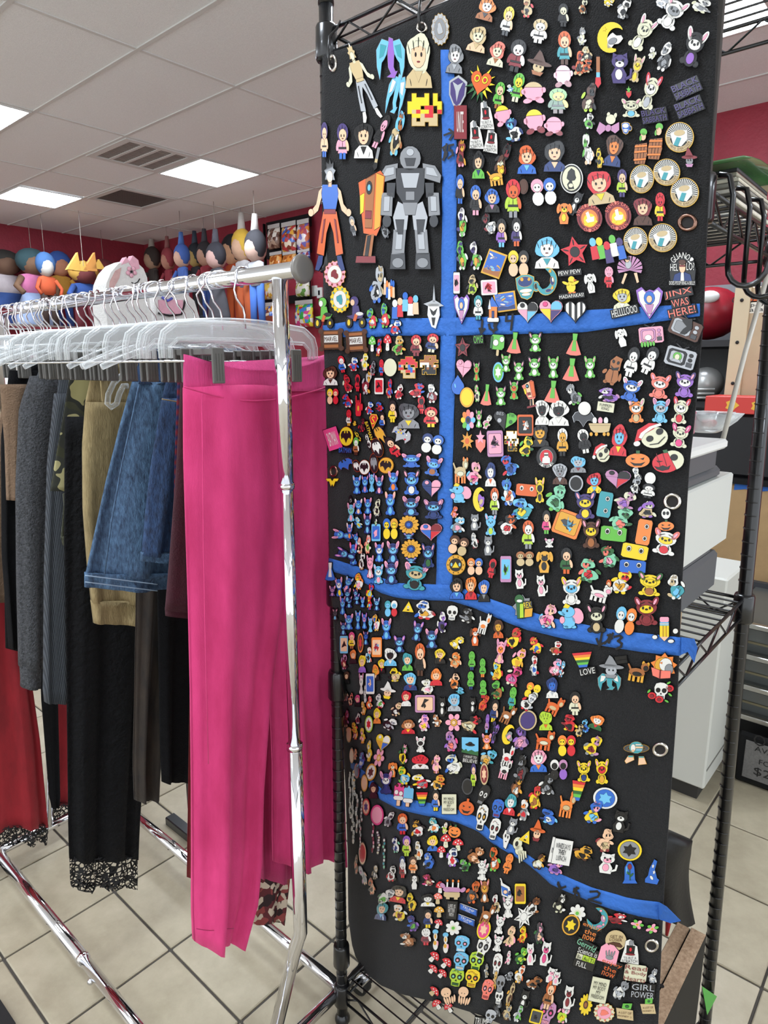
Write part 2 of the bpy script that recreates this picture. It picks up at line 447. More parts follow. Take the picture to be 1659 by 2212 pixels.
# ------------------------------------------------------------------ garments
def cloth_tube(rows, Y, depth, seed=0, folds=5, amp=.02, n=44, sag=0., dense=26, lean=0., hemwave=0., flat=1.):
    """closed hanging fabric: rows are (py, px_left, px_right) seen in the plane y = Y"""
    rg = random.Random(seed); ph = [rg.uniform(0, 6.28) for _ in range(4)]
    R = []
    for (py, a, b) in rows:
        A = onY(a, py, Y); B = onY(b, py, Y); R.append((py, A.x, B.x, A.z, B.z))
    out = []; ys = [rows[0][0] + (rows[-1][0]-rows[0][0])*k/(dense-1) for k in range(dense)]
    for i, py in enumerate(ys):
        xl = lerp_tab([(r[0], r[1]) for r in R], py); xr = lerp_tab([(r[0], r[2]) for r in R], py)
        zl = lerp_tab([(r[0], r[3]) for r in R], py); zr = lerp_tab([(r[0], r[4]) for r in R], py)
        t = i/(dense-1.); ring = []; g = .25 + .75*t
        for k in range(n):
            a = 2*PI*k/n; c = math.cos(a); s = math.sin(a)
            u = (1 - c)/2 if True else 0
            cs = (abs(c)**.8)*(1 if c > 0 else -1)
            x = (xl+xr)/2 - (xr-xl)/2*cs
            fold = math.sin(folds*PI*u*1.0 + ph[0] + .5*math.sin(3*t+ph[1])) + .5*math.sin(folds*2.3*PI*u + ph[2] + t)
            front = 1 if s < 0 else .55
            y = Y + lean*t + depth*s*flat*(1 - .25*math.sin(PI*t)) + amp*g*fold*(abs(s)**.5)*front
            z = zl + (zr-zl)*u - sag*math.sin(PI*u)*(1-t)**2 + hemwave*t**6*math.sin(folds*1.7*PI*u+ph[3])
            ring.append((x, y, z))
        out.append(ring)
    return MB().rings(out)
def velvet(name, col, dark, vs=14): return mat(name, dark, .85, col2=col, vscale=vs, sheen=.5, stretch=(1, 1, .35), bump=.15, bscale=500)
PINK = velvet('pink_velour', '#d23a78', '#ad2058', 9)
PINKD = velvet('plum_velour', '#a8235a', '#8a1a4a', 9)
PINKW = mat('pink_rib', '#c9407c', .85, var=.1, vscale=60, sheen=.4, stretch=(4, 4, .3), bump=.3, bscale=150)
DENIM = mat('denim', '#26384f', .85, col2='#51708f', vscale=160, stretch=(1, 1, .35), bump=.3, bscale=400)
DENIMD = mat('dark_denim', '#1c2a42', .85, col2='#36527a', vscale=150, stretch=(1, 1, .35), bump=.3, bscale=400)
KHAKI = mat('khaki_linen', '#7d6c49', .9, col2='#9c8a62', vscale=120, stretch=(1, 1, .25), bump=.3, bscale=350)
GREYF = mat('grey_fleece', '#2e2f31', .95, col2='#55565a', vscale=150, bump=.9, bscale=260)
GREYR = stripes('grey_rib_knit', '#2b2e33', '#45494f', 90, 'X', .9, bump=.5)
BLACKF = mat('black_fabric', '#0a0a0c', .95, var=.3, vscale=60, spec=.2, bump=.3, bscale=300)
BROWNV = velvet('brown_velvet', '#33291f', '#1a1512', 30)
MAROON = mat('maroon_fabric', '#3d1420', .8, var=.2, vscale=20, sheen=.2, bump=.2, bscale=300)
REDV = velvet('red_velvet', '#9c1a26', '#7a101a', 14)
CAMO = cells('camouflage', ['#8d8558', '#1f1f17', '#33331f', '#2a2b22', '#9c9468', '#1c1c16'], 8, .9, feature='noise', stretch=(1, 1, 1.4))
CAMOG = mat('olive_twill', '#38392a', .9, var=.25, vscale=70, bump=.3, bscale=300)
PLAID = stripes('plaid_flannel', '#7c1f26', '#232a58', 16, 'Z', .9, dist=1.5)
PAISLEY = cells('paisley_print', ['#5a1f25', '#c7b6a2', '#2a1518', '#8a3b3a'], 70, .8)
LACE = see_through('black_lace', '#0a0a0c', .0, .8, mask=True, mscale=75., lo=.09, hi=.12)
LACEB = mat('black_lace_body', '#070709', .9, var=.5, vscale=45, bump=.7, bscale=90, spec=.25)
TANF = mat('tan_knit', '#77604c', .95, var=.15, vscale=90, bump=.4, bscale=250)

def garment(name, label, cat, base, parts, group='clothes on the chrome rail'):
    t = thing(name, label, cat, base, group)
    for (pn, mb, m) in parts:
        o = mb.build(pn, m, smooth=True); adopt(t, o)
    return t
def seam(pts, Y, r=.0016, off=.0):
    return MB().tube([onY(x, y, Y-off) for x, y in pts], r, 6)

# pink trousers nearest the camera
YP = .968
garment('velour_trousers', 'bright pink velour trousers hanging nearest the rail end', 'trousers', (RX, YP, 1.0), [
    ('waistband', cloth_tube([(765, 397, 706), (800, 396, 707), (845, 397, 708)], YP, .022, 1, 3, .006, sag=.028, dense=8), PINKW),
    ('leg', cloth_tube([(838, 398, 606), (980, 398, 622), (1120, 402, 622), (1300, 408, 606), (1500, 413, 580), (1700, 416, 562), (1850, 417, 556), (1940, 417, 546), (1985, 418, 530), (2034, 421, 514)], YP-.004, .030, 3, 3.2, .017, dense=40, sag=-.006), PINK),
    ('leg', cloth_tube([(838, 520, 708), (980, 540, 711), (1120, 560, 716), (1400, 580, 726), (1650, 590, 738), (1800, 590, 742), (1862, 592, 745)], YP+.012, .022, 4, 3.4, .020, dense=40), PINK),
    ('cuff_seam', seam([(424+i*9, 2006+3*math.sin(i*.5) + i*.3) for i in range(10)], YP, .0008, .034), PINKD),
    ('side_seam', seam([(436, 850), (438, 1000), (440, 1200), (444, 1400), (450, 1650)], YP, .0010, .036), PINK),
    ('waist_seam', seam([(398+k*31, 836 + 30*math.sin(PI*(k/10.)) ) for k in range(11)], YP, .0016, .034), PINK)])
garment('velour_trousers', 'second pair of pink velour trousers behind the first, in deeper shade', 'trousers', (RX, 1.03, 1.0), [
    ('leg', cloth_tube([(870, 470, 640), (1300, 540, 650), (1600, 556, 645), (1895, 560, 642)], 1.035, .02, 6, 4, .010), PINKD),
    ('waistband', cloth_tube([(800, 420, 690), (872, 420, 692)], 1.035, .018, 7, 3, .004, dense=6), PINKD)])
garment('print_skirt', 'maroon and cream patterned long skirt showing below pink trousers', 'skirt', (RX, 1.075, 1.0),
    [('panel', cloth_tube([(805, 470, 680), (1400, 480, 660), (1900, 500, 622), (1990, 505, 610)], 1.08, .014, 8, 5, .010, hemwave=.006), PAISLEY)])
garment('dark_red_dress', 'narrow dark red dress showing left of the pink trouser leg', 'dress', (RX, 1.12, 1.0),
    [('panel', cloth_tube([(810, 430, 640), (1500, 410, 600), (1895, 404, 590)], 1.118, .012, 9, 4, .006), mat('dark_red_fabric', '#6e1a1f', .85, var=.2, vscale=25))])
garment('maroon_shorts', 'dark maroon shorts beside the pink trousers', 'shorts', (RX, 1.15, 1.0),
    [('panel', cloth_tube([(800, 391, 640), (1000, 381, 640), (1200, 366, 600), (1318, 356, 580)], 1.15, .013, 10, 4, .008), MAROON),
     ('hem', cloth_tube([(1312, 356, 582), (1330, 357, 580)], 1.15, .016, 10, 4, .006, dense=4), MAROON)])
garment('plaid_shirt', 'thin red and blue plaid shirt between jeans and shorts', 'shirt', (RX, 1.185, 1.0),
    [('panel', cloth_tube([(795, 384, 600), (1000, 377, 600), (1160, 374, 590)], 1.185, .010, 11, 4, .004), PLAID)])
garment('denim_jeans', 'dark blue denim jeans with folded hem beside the denim skirt', 'jeans', (RX, 1.225, 1.0),
    [('leg', cloth_tube([(860, 350, 560), (1000, 326, 550), (1100, 314, 540), (1200, 305, 500)], 1.225, .016, 12, 5, .010), DENIMD),
     ('waistband', cloth_tube([(788, 366, 580), (862, 350, 570)], 1.225, .014, 13, 3, .004, dense=6), DENIMD),
     ('hem', cloth_tube([(1192, 303, 498), (1212, 304, 497)], 1.225, .020, 14, 4, .006, dense=4), DENIM),
     ('stitching', seam([(350+k*11, 862+k*2) for k in range(6)], 1.225, .0014, .022), mat('thread', '#8f7d5a', .8))])
garment('denim_skirt', 'flared blue denim skirt with stitched hem', 'skirt', (RX, 1.29, 1.0),
    [('panel', cloth_tube([(825, 285, 520), (920, 258, 520), (1040, 228, 520), (1150, 204, 510), (1240, 184, 500)], 1.29, .024, 15, 5, .016), DENIM),
     ('yoke', cloth_tube([(752, 305, 520), (790, 298, 520), (830, 284, 520)], 1.29, .022, 16, 3, .006, dense=8), DENIMD),
     ('hem', cloth_tube([(1236, 182, 498), (1268, 182, 496)], 1.29, .029, 15, 5, .014, dense=5), DENIM),
     ('seam', seam([(300, 830), (286, 900), (262, 1010), (240, 1130), (226, 1240)], 1.29, .0016, .036), DENIM),
     ('hem_stitching', seam([(184+k*12, 1243+k*1.5) for k in range(14)], 1.29, .0012, .040), mat('thread2', '#8aa0b4', .8)),
     ('hem_stitching', seam([(184+k*12, 1257+k*1.5) for k in range(14)], 1.29, .0012, .040), mat('thread2', '#8aa0b4', .8))])
garment('black_trousers', 'plain black trousers hanging low behind the denim skirt', 'trousers', (RX, 1.335, 1.0),
    [('leg', cloth_tube([(900, 330, 470), (1300, 340, 450), (1600, 345, 425), (1688, 349, 414)], 1.335, .013, 17, 3, .008), BLACKF)])
garment('brown_velvet_trousers', 'dark brown velvet trousers with a rounded hem', 'trousers', (RX, 1.37, 1.0),
    [('leg', cloth_tube([(900, 300, 450), (1285, 294, 400), (1500, 291, 362), (1650, 288, 348), (1728, 291, 344)], 1.372, .014, 18, 4, .010), BROWNV)])
garment('khaki_skirt', 'khaki linen skirt with wide stitched hem and belt loop', 'skirt', (RX, 1.43, 1.0),
    [('panel', cloth_tube([(868, 184, 400), (960, 177, 400), (1100, 178, 400), (1230, 188, 400), (1300, 196, 400)], 1.43, .020, 19, 4, .012), KHAKI),
     ('waistband', cloth_tube([(786, 200, 400), (830, 192, 400), (872, 183, 400)], 1.43, .017, 20, 3, .004, dense=8), KHAKI),
     ('belt_loop', MB().cbox(tuple(onY(222, 868, 1.39)), tuple(onY(232, 815, 1.39)+Vector((0,.006,0))), .001), KHAKI),
     ('hem', cloth_tube([(1296, 195, 400), (1345, 201, 400)], 1.43, .023, 19, 4, .012, dense=5), KHAKI)])
garment('lace_trousers', 'long black lace trousers with scalloped sheer hem', 'trousers', (RX, 1.49, .9),
    [('leg', cloth_tube([(900, 140, 330), (1160, 138, 326), (1500, 144, 318), (1800, 148, 299), (1855, 150, 297)], 1.49, .016, 21, 5, .012), LACEB),
     ('lace_hem', cloth_tube([(1850, 150, 297), (1890, 151, 297), (1912, 153, 294)], 1.49, .017, 21, 5, .012, dense=8, hemwave=.012), LACE)])
garment('camo_trousers', 'camouflage trousers with cargo pocket, beside the khaki skirt', 'trousers', (RX, 1.56, 1.0),
    [('leg', cloth_tube([(780, 156, 330), (900, 136, 330), (1000, 118, 330), (1060, 108, 320)], 1.555, .018, 22, 3, .010), CAMO),
     ('lower_leg', cloth_tube([(980, 150, 330), (1080, 138, 330), (1165, 131, 330)], 1.548, .016, 23, 4, .010), CAMOG),
     ('pocket', MB().cbox(tuple(onY(146, 1150, 1.515)), tuple(onY(182, 1060, 1.515)+Vector((0,.008,0))), .002), CAMOG),
     ('cuff', cloth_tube([(1158, 131, 330), (1178, 135, 330)], 1.548, .020, 24, 4, .006, dense=4), CAMOG)])
garment('rib_sweater', 'charcoal ribbed sweater with long hanging sleeve', 'sweater', (RX, 1.63, 1.0),
    [('body', cloth_tube([(790, 130, 300), (900, 118, 300), (1300, 112, 290)], 1.635, .020, 25, 4, .010), GREYR),
     ('sleeve', cloth_tube([(850, 118, 172), (1000, 102, 152), (1250, 95, 146), (1490, 93, 147), (1516, 96, 144)], 1.625, .022, 26, 3, .006, n=28), GREYR)])
garment('fleece_jacket', 'dark grey fuzzy fleece jacket with rounded shoulder', 'jacket', (RX, 1.74, 1.0),
    [('body', cloth_tube([(776, 120, 260), (800, 84, 260), (860, 60, 250), (1000, 56, 240), (1350, 70, 230)], 1.745, .028, 27, 3, .008), GREYF),
     ('sleeve', cloth_tube([(812, 66, 140), (880, 42, 128), (1050, 34, 106), (1250, 36, 96), (1440, 42, 90)], 1.72, .030, 28, 3, .006, n=28), GREYF),
     ('cuff', cloth_tube([(1436, 43, 89), (1484, 46, 86)], 1.72, .027, 28, 3, .004, n=28, dense=5), GREYF)])
garment('black_cardigan', 'black knitted cardigan left of the grey fleece jacket', 'cardigan', (RX, 1.83, 1.0),
    [('body', cloth_tube([(772, 70, 200), (820, 20, 200), (1000, 4, 190), (1400, 12, 150)], 1.84, .022, 29, 4, .010), BLACKF),
     ('sleeve', cloth_tube([(800, 20, 90), (950, 2, 50), (1200, 4, 40), (1400, 20, 40)], 1.815, .018, 30, 3, .006, n=28), BLACKF)])
garment('tan_cardigan', 'tan knitted cardigan with frayed cuff at the far left', 'cardigan', (RX, 1.90, 1.0),
    [('body', cloth_tube([(790, 50, 180), (850, 10, 170), (1000, -20, 160), (1300, -16, 130)], 1.91, .020, 31, 3, .008), TANF),
     ('sleeve', cloth_tube([(830, 0, 60), (960, 10, 44), (1080, 14, 38)], 1.785, .012, 32, 2, .004, n=24), TANF)])
garment('black_scarf', 'narrow black scarf hanging between the red skirts', 'scarf', (RX, 1.96, .8),
    [('panel', cloth_tube([(1100, 90, 160), (1500, 88, 125), (1720, 106, 130), (1745, 112, 128)], 1.96, .010, 33, 2, .004), BLACKF)])
garment('red_velvet_skirt', 'red velvet skirt with black lace hem at far left', 'skirt', (RX, 2.0, .8),
    [('panel', cloth_tube([(1000, -90, 120), (1400, -100, 58), (1600, -100, 86), (1785, -100, 103)], 2.01, .03, 34, 6, .016), REDV),
     ('lace_hem', cloth_tube([(1780, -100, 104), (1800, -100, 104), (1818, -100, 100)], 2.01, .032, 34, 6, .016, dense=6, hemwave=.01), LACE)])
garment('red_velvet_dress', 'strip of red velvet dress with lace hem behind black scarf', 'dress', (RX, 2.07, .8),
    [('panel', cloth_tube([(1000, 80, 180), (1480, 96, 176), (1740, 100, 176)], 2.085, .012, 35, 3, .008), REDV),
     ('lace_hem', cloth_tube([(1736, 100, 178), (1768, 100, 178)], 2.07, .016, 35, 3, .008, dense=5, hemwave=.008), LACE)])
HANG = [(.968, 'clip', 'clear clip hanger holding the front pink velour trousers', .165, 0),
        
        (1.035, 'clip', 'clear clip hanger of the second pink trousers', .165, -2),
        (1.08, 'clip', 'clear clip hanger holding the patterned skirt', .165, 2),
        (1.118, 'shirt', 'clear shoulder hanger of the dark red dress', .165, 0),
        (1.15, 'clip', 'clear clip hanger holding the maroon shorts', .165, -3),
        (1.185, 'shirt', 'clear shoulder hanger of the plaid shirt', .165, 2),
        (1.225, 'clip', 'clear clip hanger holding the dark jeans', .165, 1),
        (1.29, 'clip', 'clear clip hanger holding the flared denim skirt', .17, 0),
        (1.335, 'clip', 'clear clip hanger holding the black trousers', .165, 3),
        (1.372, 'clip', 'clear clip hanger holding the brown velvet trousers', .165, -2),
        (1.43, 'clip', 'clear clip hanger holding the khaki skirt', .17, 0),
        (1.49, 'clip', 'clear clip hanger holding the black lace trousers', .17, 2),
        (1.555, 'clip', 'clear clip hanger holding the camouflage trousers', .17, -1),
        (1.635, 'shirt', 'clear shoulder hanger of the charcoal ribbed sweater', .17, 0),
        (1.745, 'shirt', 'clear shoulder hanger of the grey fleece jacket', .17, 1),
        (1.84, 'shirt', 'clear shoulder hanger of the black cardigan', .17, 2),
        (1.91, 'shirt', 'clear shoulder hanger of the tan cardigan', .17, 0),
        (1.96, 'shirt', 'clear shoulder hanger of the narrow black scarf', .15, 0),
        (2.01, 'clip', 'clear clip hanger holding the red velvet skirt', .17, 0),
        (2.03, 'shirt', 'clear shoulder hanger of the red velvet dress strip', .16, 0)]
for (y, k, lab, hf, tw) in HANG:
    hanger(y, k, lab, hf, 0, tw)
seen = {}
# loose empty hangers crowded between, their hooks showing in clusters along the rail
for k, y in enumerate([1.06, 1.255, 1.31, 1.40, 1.52, 1.60, 1.66, 1.70, 1.765, 1.785, 1.80, 1.865, 1.88, 1.93]):
    nb = sorted(HANG, key=lambda h: abs(h[0]-y))[:2]; a_, b_ = sorted(nb)[0][2].split(' the ')[-1], sorted(nb)[1][2].split(' the ')[-1]
    lab = 'empty clear hanger between %s and %s' % (a_, b_)
    seen[lab] = seen.get(lab, 0) + 1
    if seen[lab] > 1: lab = lab.replace('empty', ['', '', 'farther empty', 'third empty', 'fourth empty'][seen[lab]])
    hanger(y, 'clip' if k % 3 == 0 else 'shirt', lab, .14, 0, (k % 5)-2)
# one hanger slipped down on the khaki skirt
lh = thing('hanger_end', 'clear plastic hanger end hanging against the khaki skirt', 'hanger', (.6, 1.36, 1.4))
o = MB().tube([onY(x, y, 1.385) for x, y in ((290, 806), (262, 812), (245, 828), (234, 852), (232, 872), (240, 880), (252, 872), (258, 850), (266, 834), (276, 834))], .0065, 8).build('bar', CLEAR, smooth=True)
adopt(lh, o)

# ================================================================== BLACK WIRE RACK
XF, XB, YL = .905, 1.352, .921
def yr(z, back): return (.262 + .03*(z-CAMZ)) if not back else (.280 + .024*(z-CAMZ))
wr = thing('wire_rack', 'black wire shelving rack standing behind the black pin cloth', 'shelving rack', (1.1, .6, 0))
def wp(mb, name, m=BLACKM, smooth=True):
    o = mb.build(name, m, smooth=smooth); adopt(wr, o); return o
TOPZ = CAMZ + .575
def rpost(x, yb, yt, name='post'):
    b = MB().tube([(x, yb, .02), (x, yt, TOPZ+.035)], .0125, 16)
    z = .06
    while z < TOPZ:
        y = yb + (yt-yb)*z/TOPZ
        b.tube([(x, y, z-.0012), (x, y, z+.0012)], .0130, 16); z += .0508/2
    o = wp(b, name)
    o2 = MB().tube([(x, yt, TOPZ+.030), (x, yt, TOPZ+.048), (x, yt, TOPZ+.052)], [.0138, .0138, .009], 16).build('post_cap', BLACKM, smooth=True); adopt(wr, o2)
    o3 = MB().tube([(x, yb, 0), (x, yb, .008), (x, yb, .025)], [.018, .018, .009], 14).build('levelling_foot', BLACKM, smooth=True); adopt(wr, o3)
_a = onX(1541, 0, XF); _b = onX(1466, 1000, XF); _s = (_a.y-_b.y)/(_a.z-_b.z)
posts = [(XF, YL, YL), (XB, YL, YL), (XF, _a.y-_s*_a.z, _a.y+_s*(TOPZ-_a.z)), (XB, yr(0, 1), yr(TOPZ, 1))]
for p in posts: rpost(*p)
def py_at(i, z): x, a, b = posts[i]; return a + (b-a)*z/TOPZ
def shelf(z, wires=True):
    c = []
    for i in range(4):
        x = posts[i][0]; y = py_at(i, z); c.append((x, y))
        wp(MB().tube([(x, y, z-.028), (x, y, z-.024), (x, y, z+.024), (x, y, z+.028)], [.0175, .0195, .0185, .0165], 16), 'shelf_collar')
    FLc, BLc, FRc, BRc = c; sh = None
    for (a, b) in ((FLc, FRc), (BLc, BRc), (FLc, BLc), (FRc, BRc)):
        t = MB()
        A = Vector((a[0], a[1], z)); B = Vector((b[0], b[1], z)); up = Vector((0, 0, .018))
        t.tube([A+up, B+up], .0032, 6); t.tube([A-up, B-up], .0032, 6)
        if sh is None: sh = wp(t, 'shelf')
        else: t.build('edge_rail', BLACKM, sh, smooth=True)
        zz = MB(); n = max(4, int((B-A).length/.05)); pts = []
        for k in range(n+1):
            pts.append(A + (B-A)*(k/n) + up*(1 if k % 2 else -1))
        zz.tube(pts, .0022, 6); zz.build('edge_truss', BLACKM, sh, smooth=True)
    if wires:
        n = 15
        for k in range(1, n):
            x = XF + (XB-XF)*k/n
            MB().tube([(x, FLc[1] + (BLc[1]-FLc[1])*k/n, z+.018), (x, FRc[1] + (BRc[1]-FRc[1])*k/n, z+.018)], .0019, 6).build('shelf_wire', BLACKM, sh, smooth=True)
        for k in (1, 2, 3):
            y = YL + (FRc[1]-YL)*k/4
            MB().tube([(XF, y, z+.014), (XB, y, z+.014)], .0030, 6).build('cross_wire', STEEL if z > 1.9 else BLACKM, sh, smooth=True)
Z_TOP, Z_UP, Z_MID, Z_LOW = CAMZ+.547, CAMZ+.20, CAMZ-.447, .075
for z in (Z_TOP, Z_UP, Z_MID, Z_LOW): shelf(z)
wp(MB().tube([(XF, YL, CAMZ-.685), (XF, YL, CAMZ-.68), (XF, YL, CAMZ-.625), (XF, YL, CAMZ-.62)], [.0165, .0195, .0185, .0165], 16), 'joint_sleeve')
wp(MB().tube([(XF, YL, .155), (XF, YL, .16), (XF, YL, .21), (XF, YL, .215)], [.0165, .0195, .0185, .0165], 16), 'joint_sleeve')
wp(MB().tube([(XB-.01, yr(1.6,1), CAMZ+.135), (XB-.01, -.25, CAMZ+.135)], .006, 10), 'side_rod')
# J hooks on the right-hand side
for k, (px, drop) in enumerate(((1580, .115), (1619, .125), (1652, .13))):
    r0 = onY(px, 440, .245); x = r0.x
    pth = [(x, .262, CAMZ+.225), (x, .25, CAMZ+.222), (x, .244, CAMZ+.2), (x, .242, CAMZ+.2-drop*.7)]
    for q in range(9):
        a = PI*q/8
        pth.append((x, .242-.022*(1-math.cos(a)), CAMZ+.2-drop*.7-.024*math.sin(a)))
    pth.append((x, .192, CAMZ+.2-drop*.55))
    t = thing('utility_hook', ['black J hook on rack side, nearest the front post', 'black J hook in the middle of three on the rack side', 'black J hook nearest the rear rack post'][k],
              'hook', (x, .25, CAMZ+.2), 'hooks on the rack side')
    o = MB().tube(pth, .0033, 8).build('hook', BLACKM, smooth=True); adopt(t, o)
    o = MB().ball(pth[-1], .0042, 8, 6).build('tip', BLACKM, smooth=True); adopt(t, o)

# ================================================================== BLACK PIN CLOTH
XLT = [(-400,700), (100,697), (300,694), (600,698), (760,700), (1000,708), (1210,712), (1300,718), (1400,727), (1560,738), (1700,746), (1850,751), (1950,752), (2300,757)]
XRT = [(-400,1578), (0,1551), (200,1543), (362,1534), (450,1528), (703,1517), (900,1500), (1010,1488), (1290,1471), (1500,1463), (1700,1449), (1900,1435), (2050,1428), (2212,1421), (2500,1408)]
YTT = [(0,118), (.1,92), (.2,52), (.245,36), (.35,-14), (.65,-135), (1,-300)]
YBT = [(0,1985), (.006,2030), (.02,2065), (.05,2100), (.1,2128), (.17,2148), (.3,2168), (.42,2192), (.5,2215), (.7,2290), (1,2380)]
def sstep(a, b, t): t = max(0, min(1, (t-a)/(b-a))); return t*t*(3-2*t)
def cloth_X(px, py):
    xl = lerp_tab(XLT, py); xr = lerp_tab(XRT, py); u = (px-xl)/(xr-xl)
    X = .874
    k = .012 + .138*sstep(1330, 1700, py)
    g = max(0, (.26-u)/.26)
    X += k*g*g
    X += .004*math.sin(u*7 + py*.0035) + .003*math.sin(u*13 - py*.006)
    X -= .012*sstep(1600, 2100, py)*max(0, 1-abs(u-.55)/.45)
    return X
def cloth_pt(px, py): return onX(px, py, cloth_X(px, py))
def cloth_n(px, py):
    a = cloth_pt(px+6, py) - cloth_pt(px-6, py); b = cloth_pt(px, py+6) - cloth_pt(px, py-6)
    n = a.cross(b).normalized()
    if n.dot(CAM - cloth_pt(px, py)) < 0: n = -n
    return n
NU, NV = 96, 130
b = MB(); front = []; back = []
for j in range(NV+1):
    for i in range(NU+1):
        u = i/NU; v = j/NV
        py = lerp_tab(YTT, u) + (lerp_tab(YBT, u) - lerp_tab(YTT, u))*v
        px = lerp_tab(XLT, py) + (lerp_tab(XRT, py) - lerp_tab(XLT, py))*u
        p = cloth_pt(px, py); n = cloth_n(px, py)
        front.append(p); back.append(p - n*.003)
NF = (NU+1)*(NV+1); fs = []
for j in range(NV):
    for i in range(NU):
        a = j*(NU+1)+i; q = (a, a+1, a+NU+2, a+NU+1)
        fs.append(q); fs.append(tuple(NF+k for k in q[::-1]))
edge = [i for i in range(NU+1)] + [j*(NU+1)+NU for j in range(1, NV+1)] + [NV*(NU+1)+i for i in range(NU-1, -1, -1)] + [j*(NU+1) for j in range(NV-1, 0, -1)]
for k in range(len(edge)):
    a, c = edge[k], edge[(k+1) % len(edge)]; fs.append((a, c, NF+c, NF+a))
b.add(front + back, fs)
FELT = mat('black_felt', '#0b0b0c', .95, col2='#1c1c1d', vscale=420, sheen=.25, bump=.6, bscale=520)
felt = thing('felt_banner', 'tall black felt cloth banner covered with enamel pins', 'banner', tuple(cloth_pt(1000, 2100)))
o = b.build('cloth', FELT, smooth=True); adopt(felt, o)
def grommet(px, py, rx, ry, col):
    c = cloth_pt(px, py); n = cloth_n(px, py)
    def P(a, k, h): 
        q = ray(px + rx*k*math.cos(a), py + ry*k*math.sin(a)); t = (c-CAM).dot(n)/q.dot(n); return CAM + q*t + n*h
    rg = []
    for (k, h) in ((1.0, .0005), (.97, .0025), (.85, .0036), (.7, .0034), (.6, .0018), (.58, -.006)):
        rg.append([P(2*PI*i/24, k, h) for i in range(24)])
    o = MB().rings(rg, cap=False).build('grommet', col, smooth=True); adopt(felt, o)
    o = MB().prism([P(2*PI*i/24, .6, .0006) for i in range(24)], n*-.0003).build('grommet_hole', mat('hole_shade', '#1a1513', .8), smooth=False); adopt(felt, o)
BRONZE = mat('bronze_grommet', '#8a6a5c', .25, 1.); SILV = mat('nickel_grommet', '#c9c4bc', .16, 1.)
for g in ((720, 137, 9, 20, SILV), (913, 60, 12, 13, SILV), (1486, 481, 22, 20, BRONZE), (722, 1018, 9, 13, BRONZE), (1453, 1083, 20, 19, SILV), (1427, 1618, 18, 16, SILV), (1408, 2041, 16, 15, SILV)):
    grommet(*g)
for (px, py) in ((913, 56), (718, 132)):
    t = thing('s_hook', 'dark metal hook holding the banner\'s %s grommet' % ('top' if px > 800 else 'upper left'), 'hook', tuple(cloth_pt(px, py)))
    c = cloth_pt(px, py)
    o = MB().tube([c+Vector((.01, 0, -.005)), c+Vector((-.006, 0, -.006)), c+Vector((-.010, 0, .01)), c+Vector((-.006, 0, .035)), (c.x+.012, c.y, Z_TOP+.03-.02), (XF, c.y, Z_TOP+.024)], .0022, 8).build('hook', BLACKM, smooth=True)
    adopt(t, o)

# ------------------------------------------------------------------ blue painter's tape
TAPE = mat('blue_tape', '#2a63b4', .75, var=.1, vscale=25, bump=.3, bscale=140)
def tape_strip(name, top, bot, label, n=40, vertical=False, flap=None, off=.0012):
    b = MB(); m = 5; vs = []
    lo, hi = top[0][0], top[-1][0]
    for i in range(n+1):
        s = lo + (hi-lo)*i/n
        for j in range(m):
            v = j/(m-1)
            a = lerp_tab(top, s); c = lerp_tab(bot, s)
            q = a + (c-a)*v
            px, py = (q, s) if vertical else (s, q)
            xl = lerp_tab(XLT, py)
            vs.append(cloth_pt(px, py) + cloth_n(px, py)*(off + .0006*math.sin(s*.06+j)))
    fs = [(i*m+j, i*m+j+1, (i+1)*m+j+1, (i+1)*m+j) for i in range(n) for j in range(m-1)]
    b.add(vs, fs)
    o = b.build(name, TAPE, smooth=True, label=label, category='tape', group='blue tape strips on the banner')
    sm = o.modifiers.new('thickness', 'SOLIDIFY'); sm.thickness = .0005; sm.offset = 1
    if flap:
        f = MB(); pts = [cloth_pt(*flap[0]), cloth_pt(*flap[1])] + [onX(x, y, X) for x, y, X in flap[2]]
        f.prism(pts, Vector((-.0006, 0, 0)))
        f.build('loose_end', TAPE, o)
    return o
tape_strip('tape_strip', [(108, 953), (300, 956), (450, 956), (680, 953), (980, 949), (1290, 942)], [(108, 976), (170, 984), (300, 987), (690, 987), (985, 979), (1290, 978)],
           'long vertical strip of blue tape down the banner', 60, True)
tape_strip('tape_strip', [(698, 703), (798, 688), (952, 687), (1070, 684), (1272, 670), (1513, 656)], [(698, 728), (798, 729), (847, 725), (952, 726), (1260, 718), (1513, 683)],
           'upper horizontal strip of blue tape marked with price 4', 50, off=.0019)
tape_strip('tape_strip', [(711, 1205), (737, 1212), (790, 1228), (830, 1250), (862, 1259), (942, 1262), (974, 1262), (1007, 1273), (1061, 1293), (1109, 1310), (1200, 1336), (1327, 1360), (1471, 1376)],
           [(711, 1232), (769, 1249), (795, 1261), (822, 1280), (857, 1291), (904, 1295), (979, 1298), (1024, 1312), (1092, 1342), (1142, 1361), (1220, 1379), (1290, 1392), (1381, 1407), (1471, 1416)],
           'middle sloping strip of blue tape marked with price 3', 60, off=.0019, flap=((1470, 1376), (1470, 1415), [(1486, 1408, .86), (1500, 1432, .85), (1507, 1400, .845), (1500, 1380, .85)]))
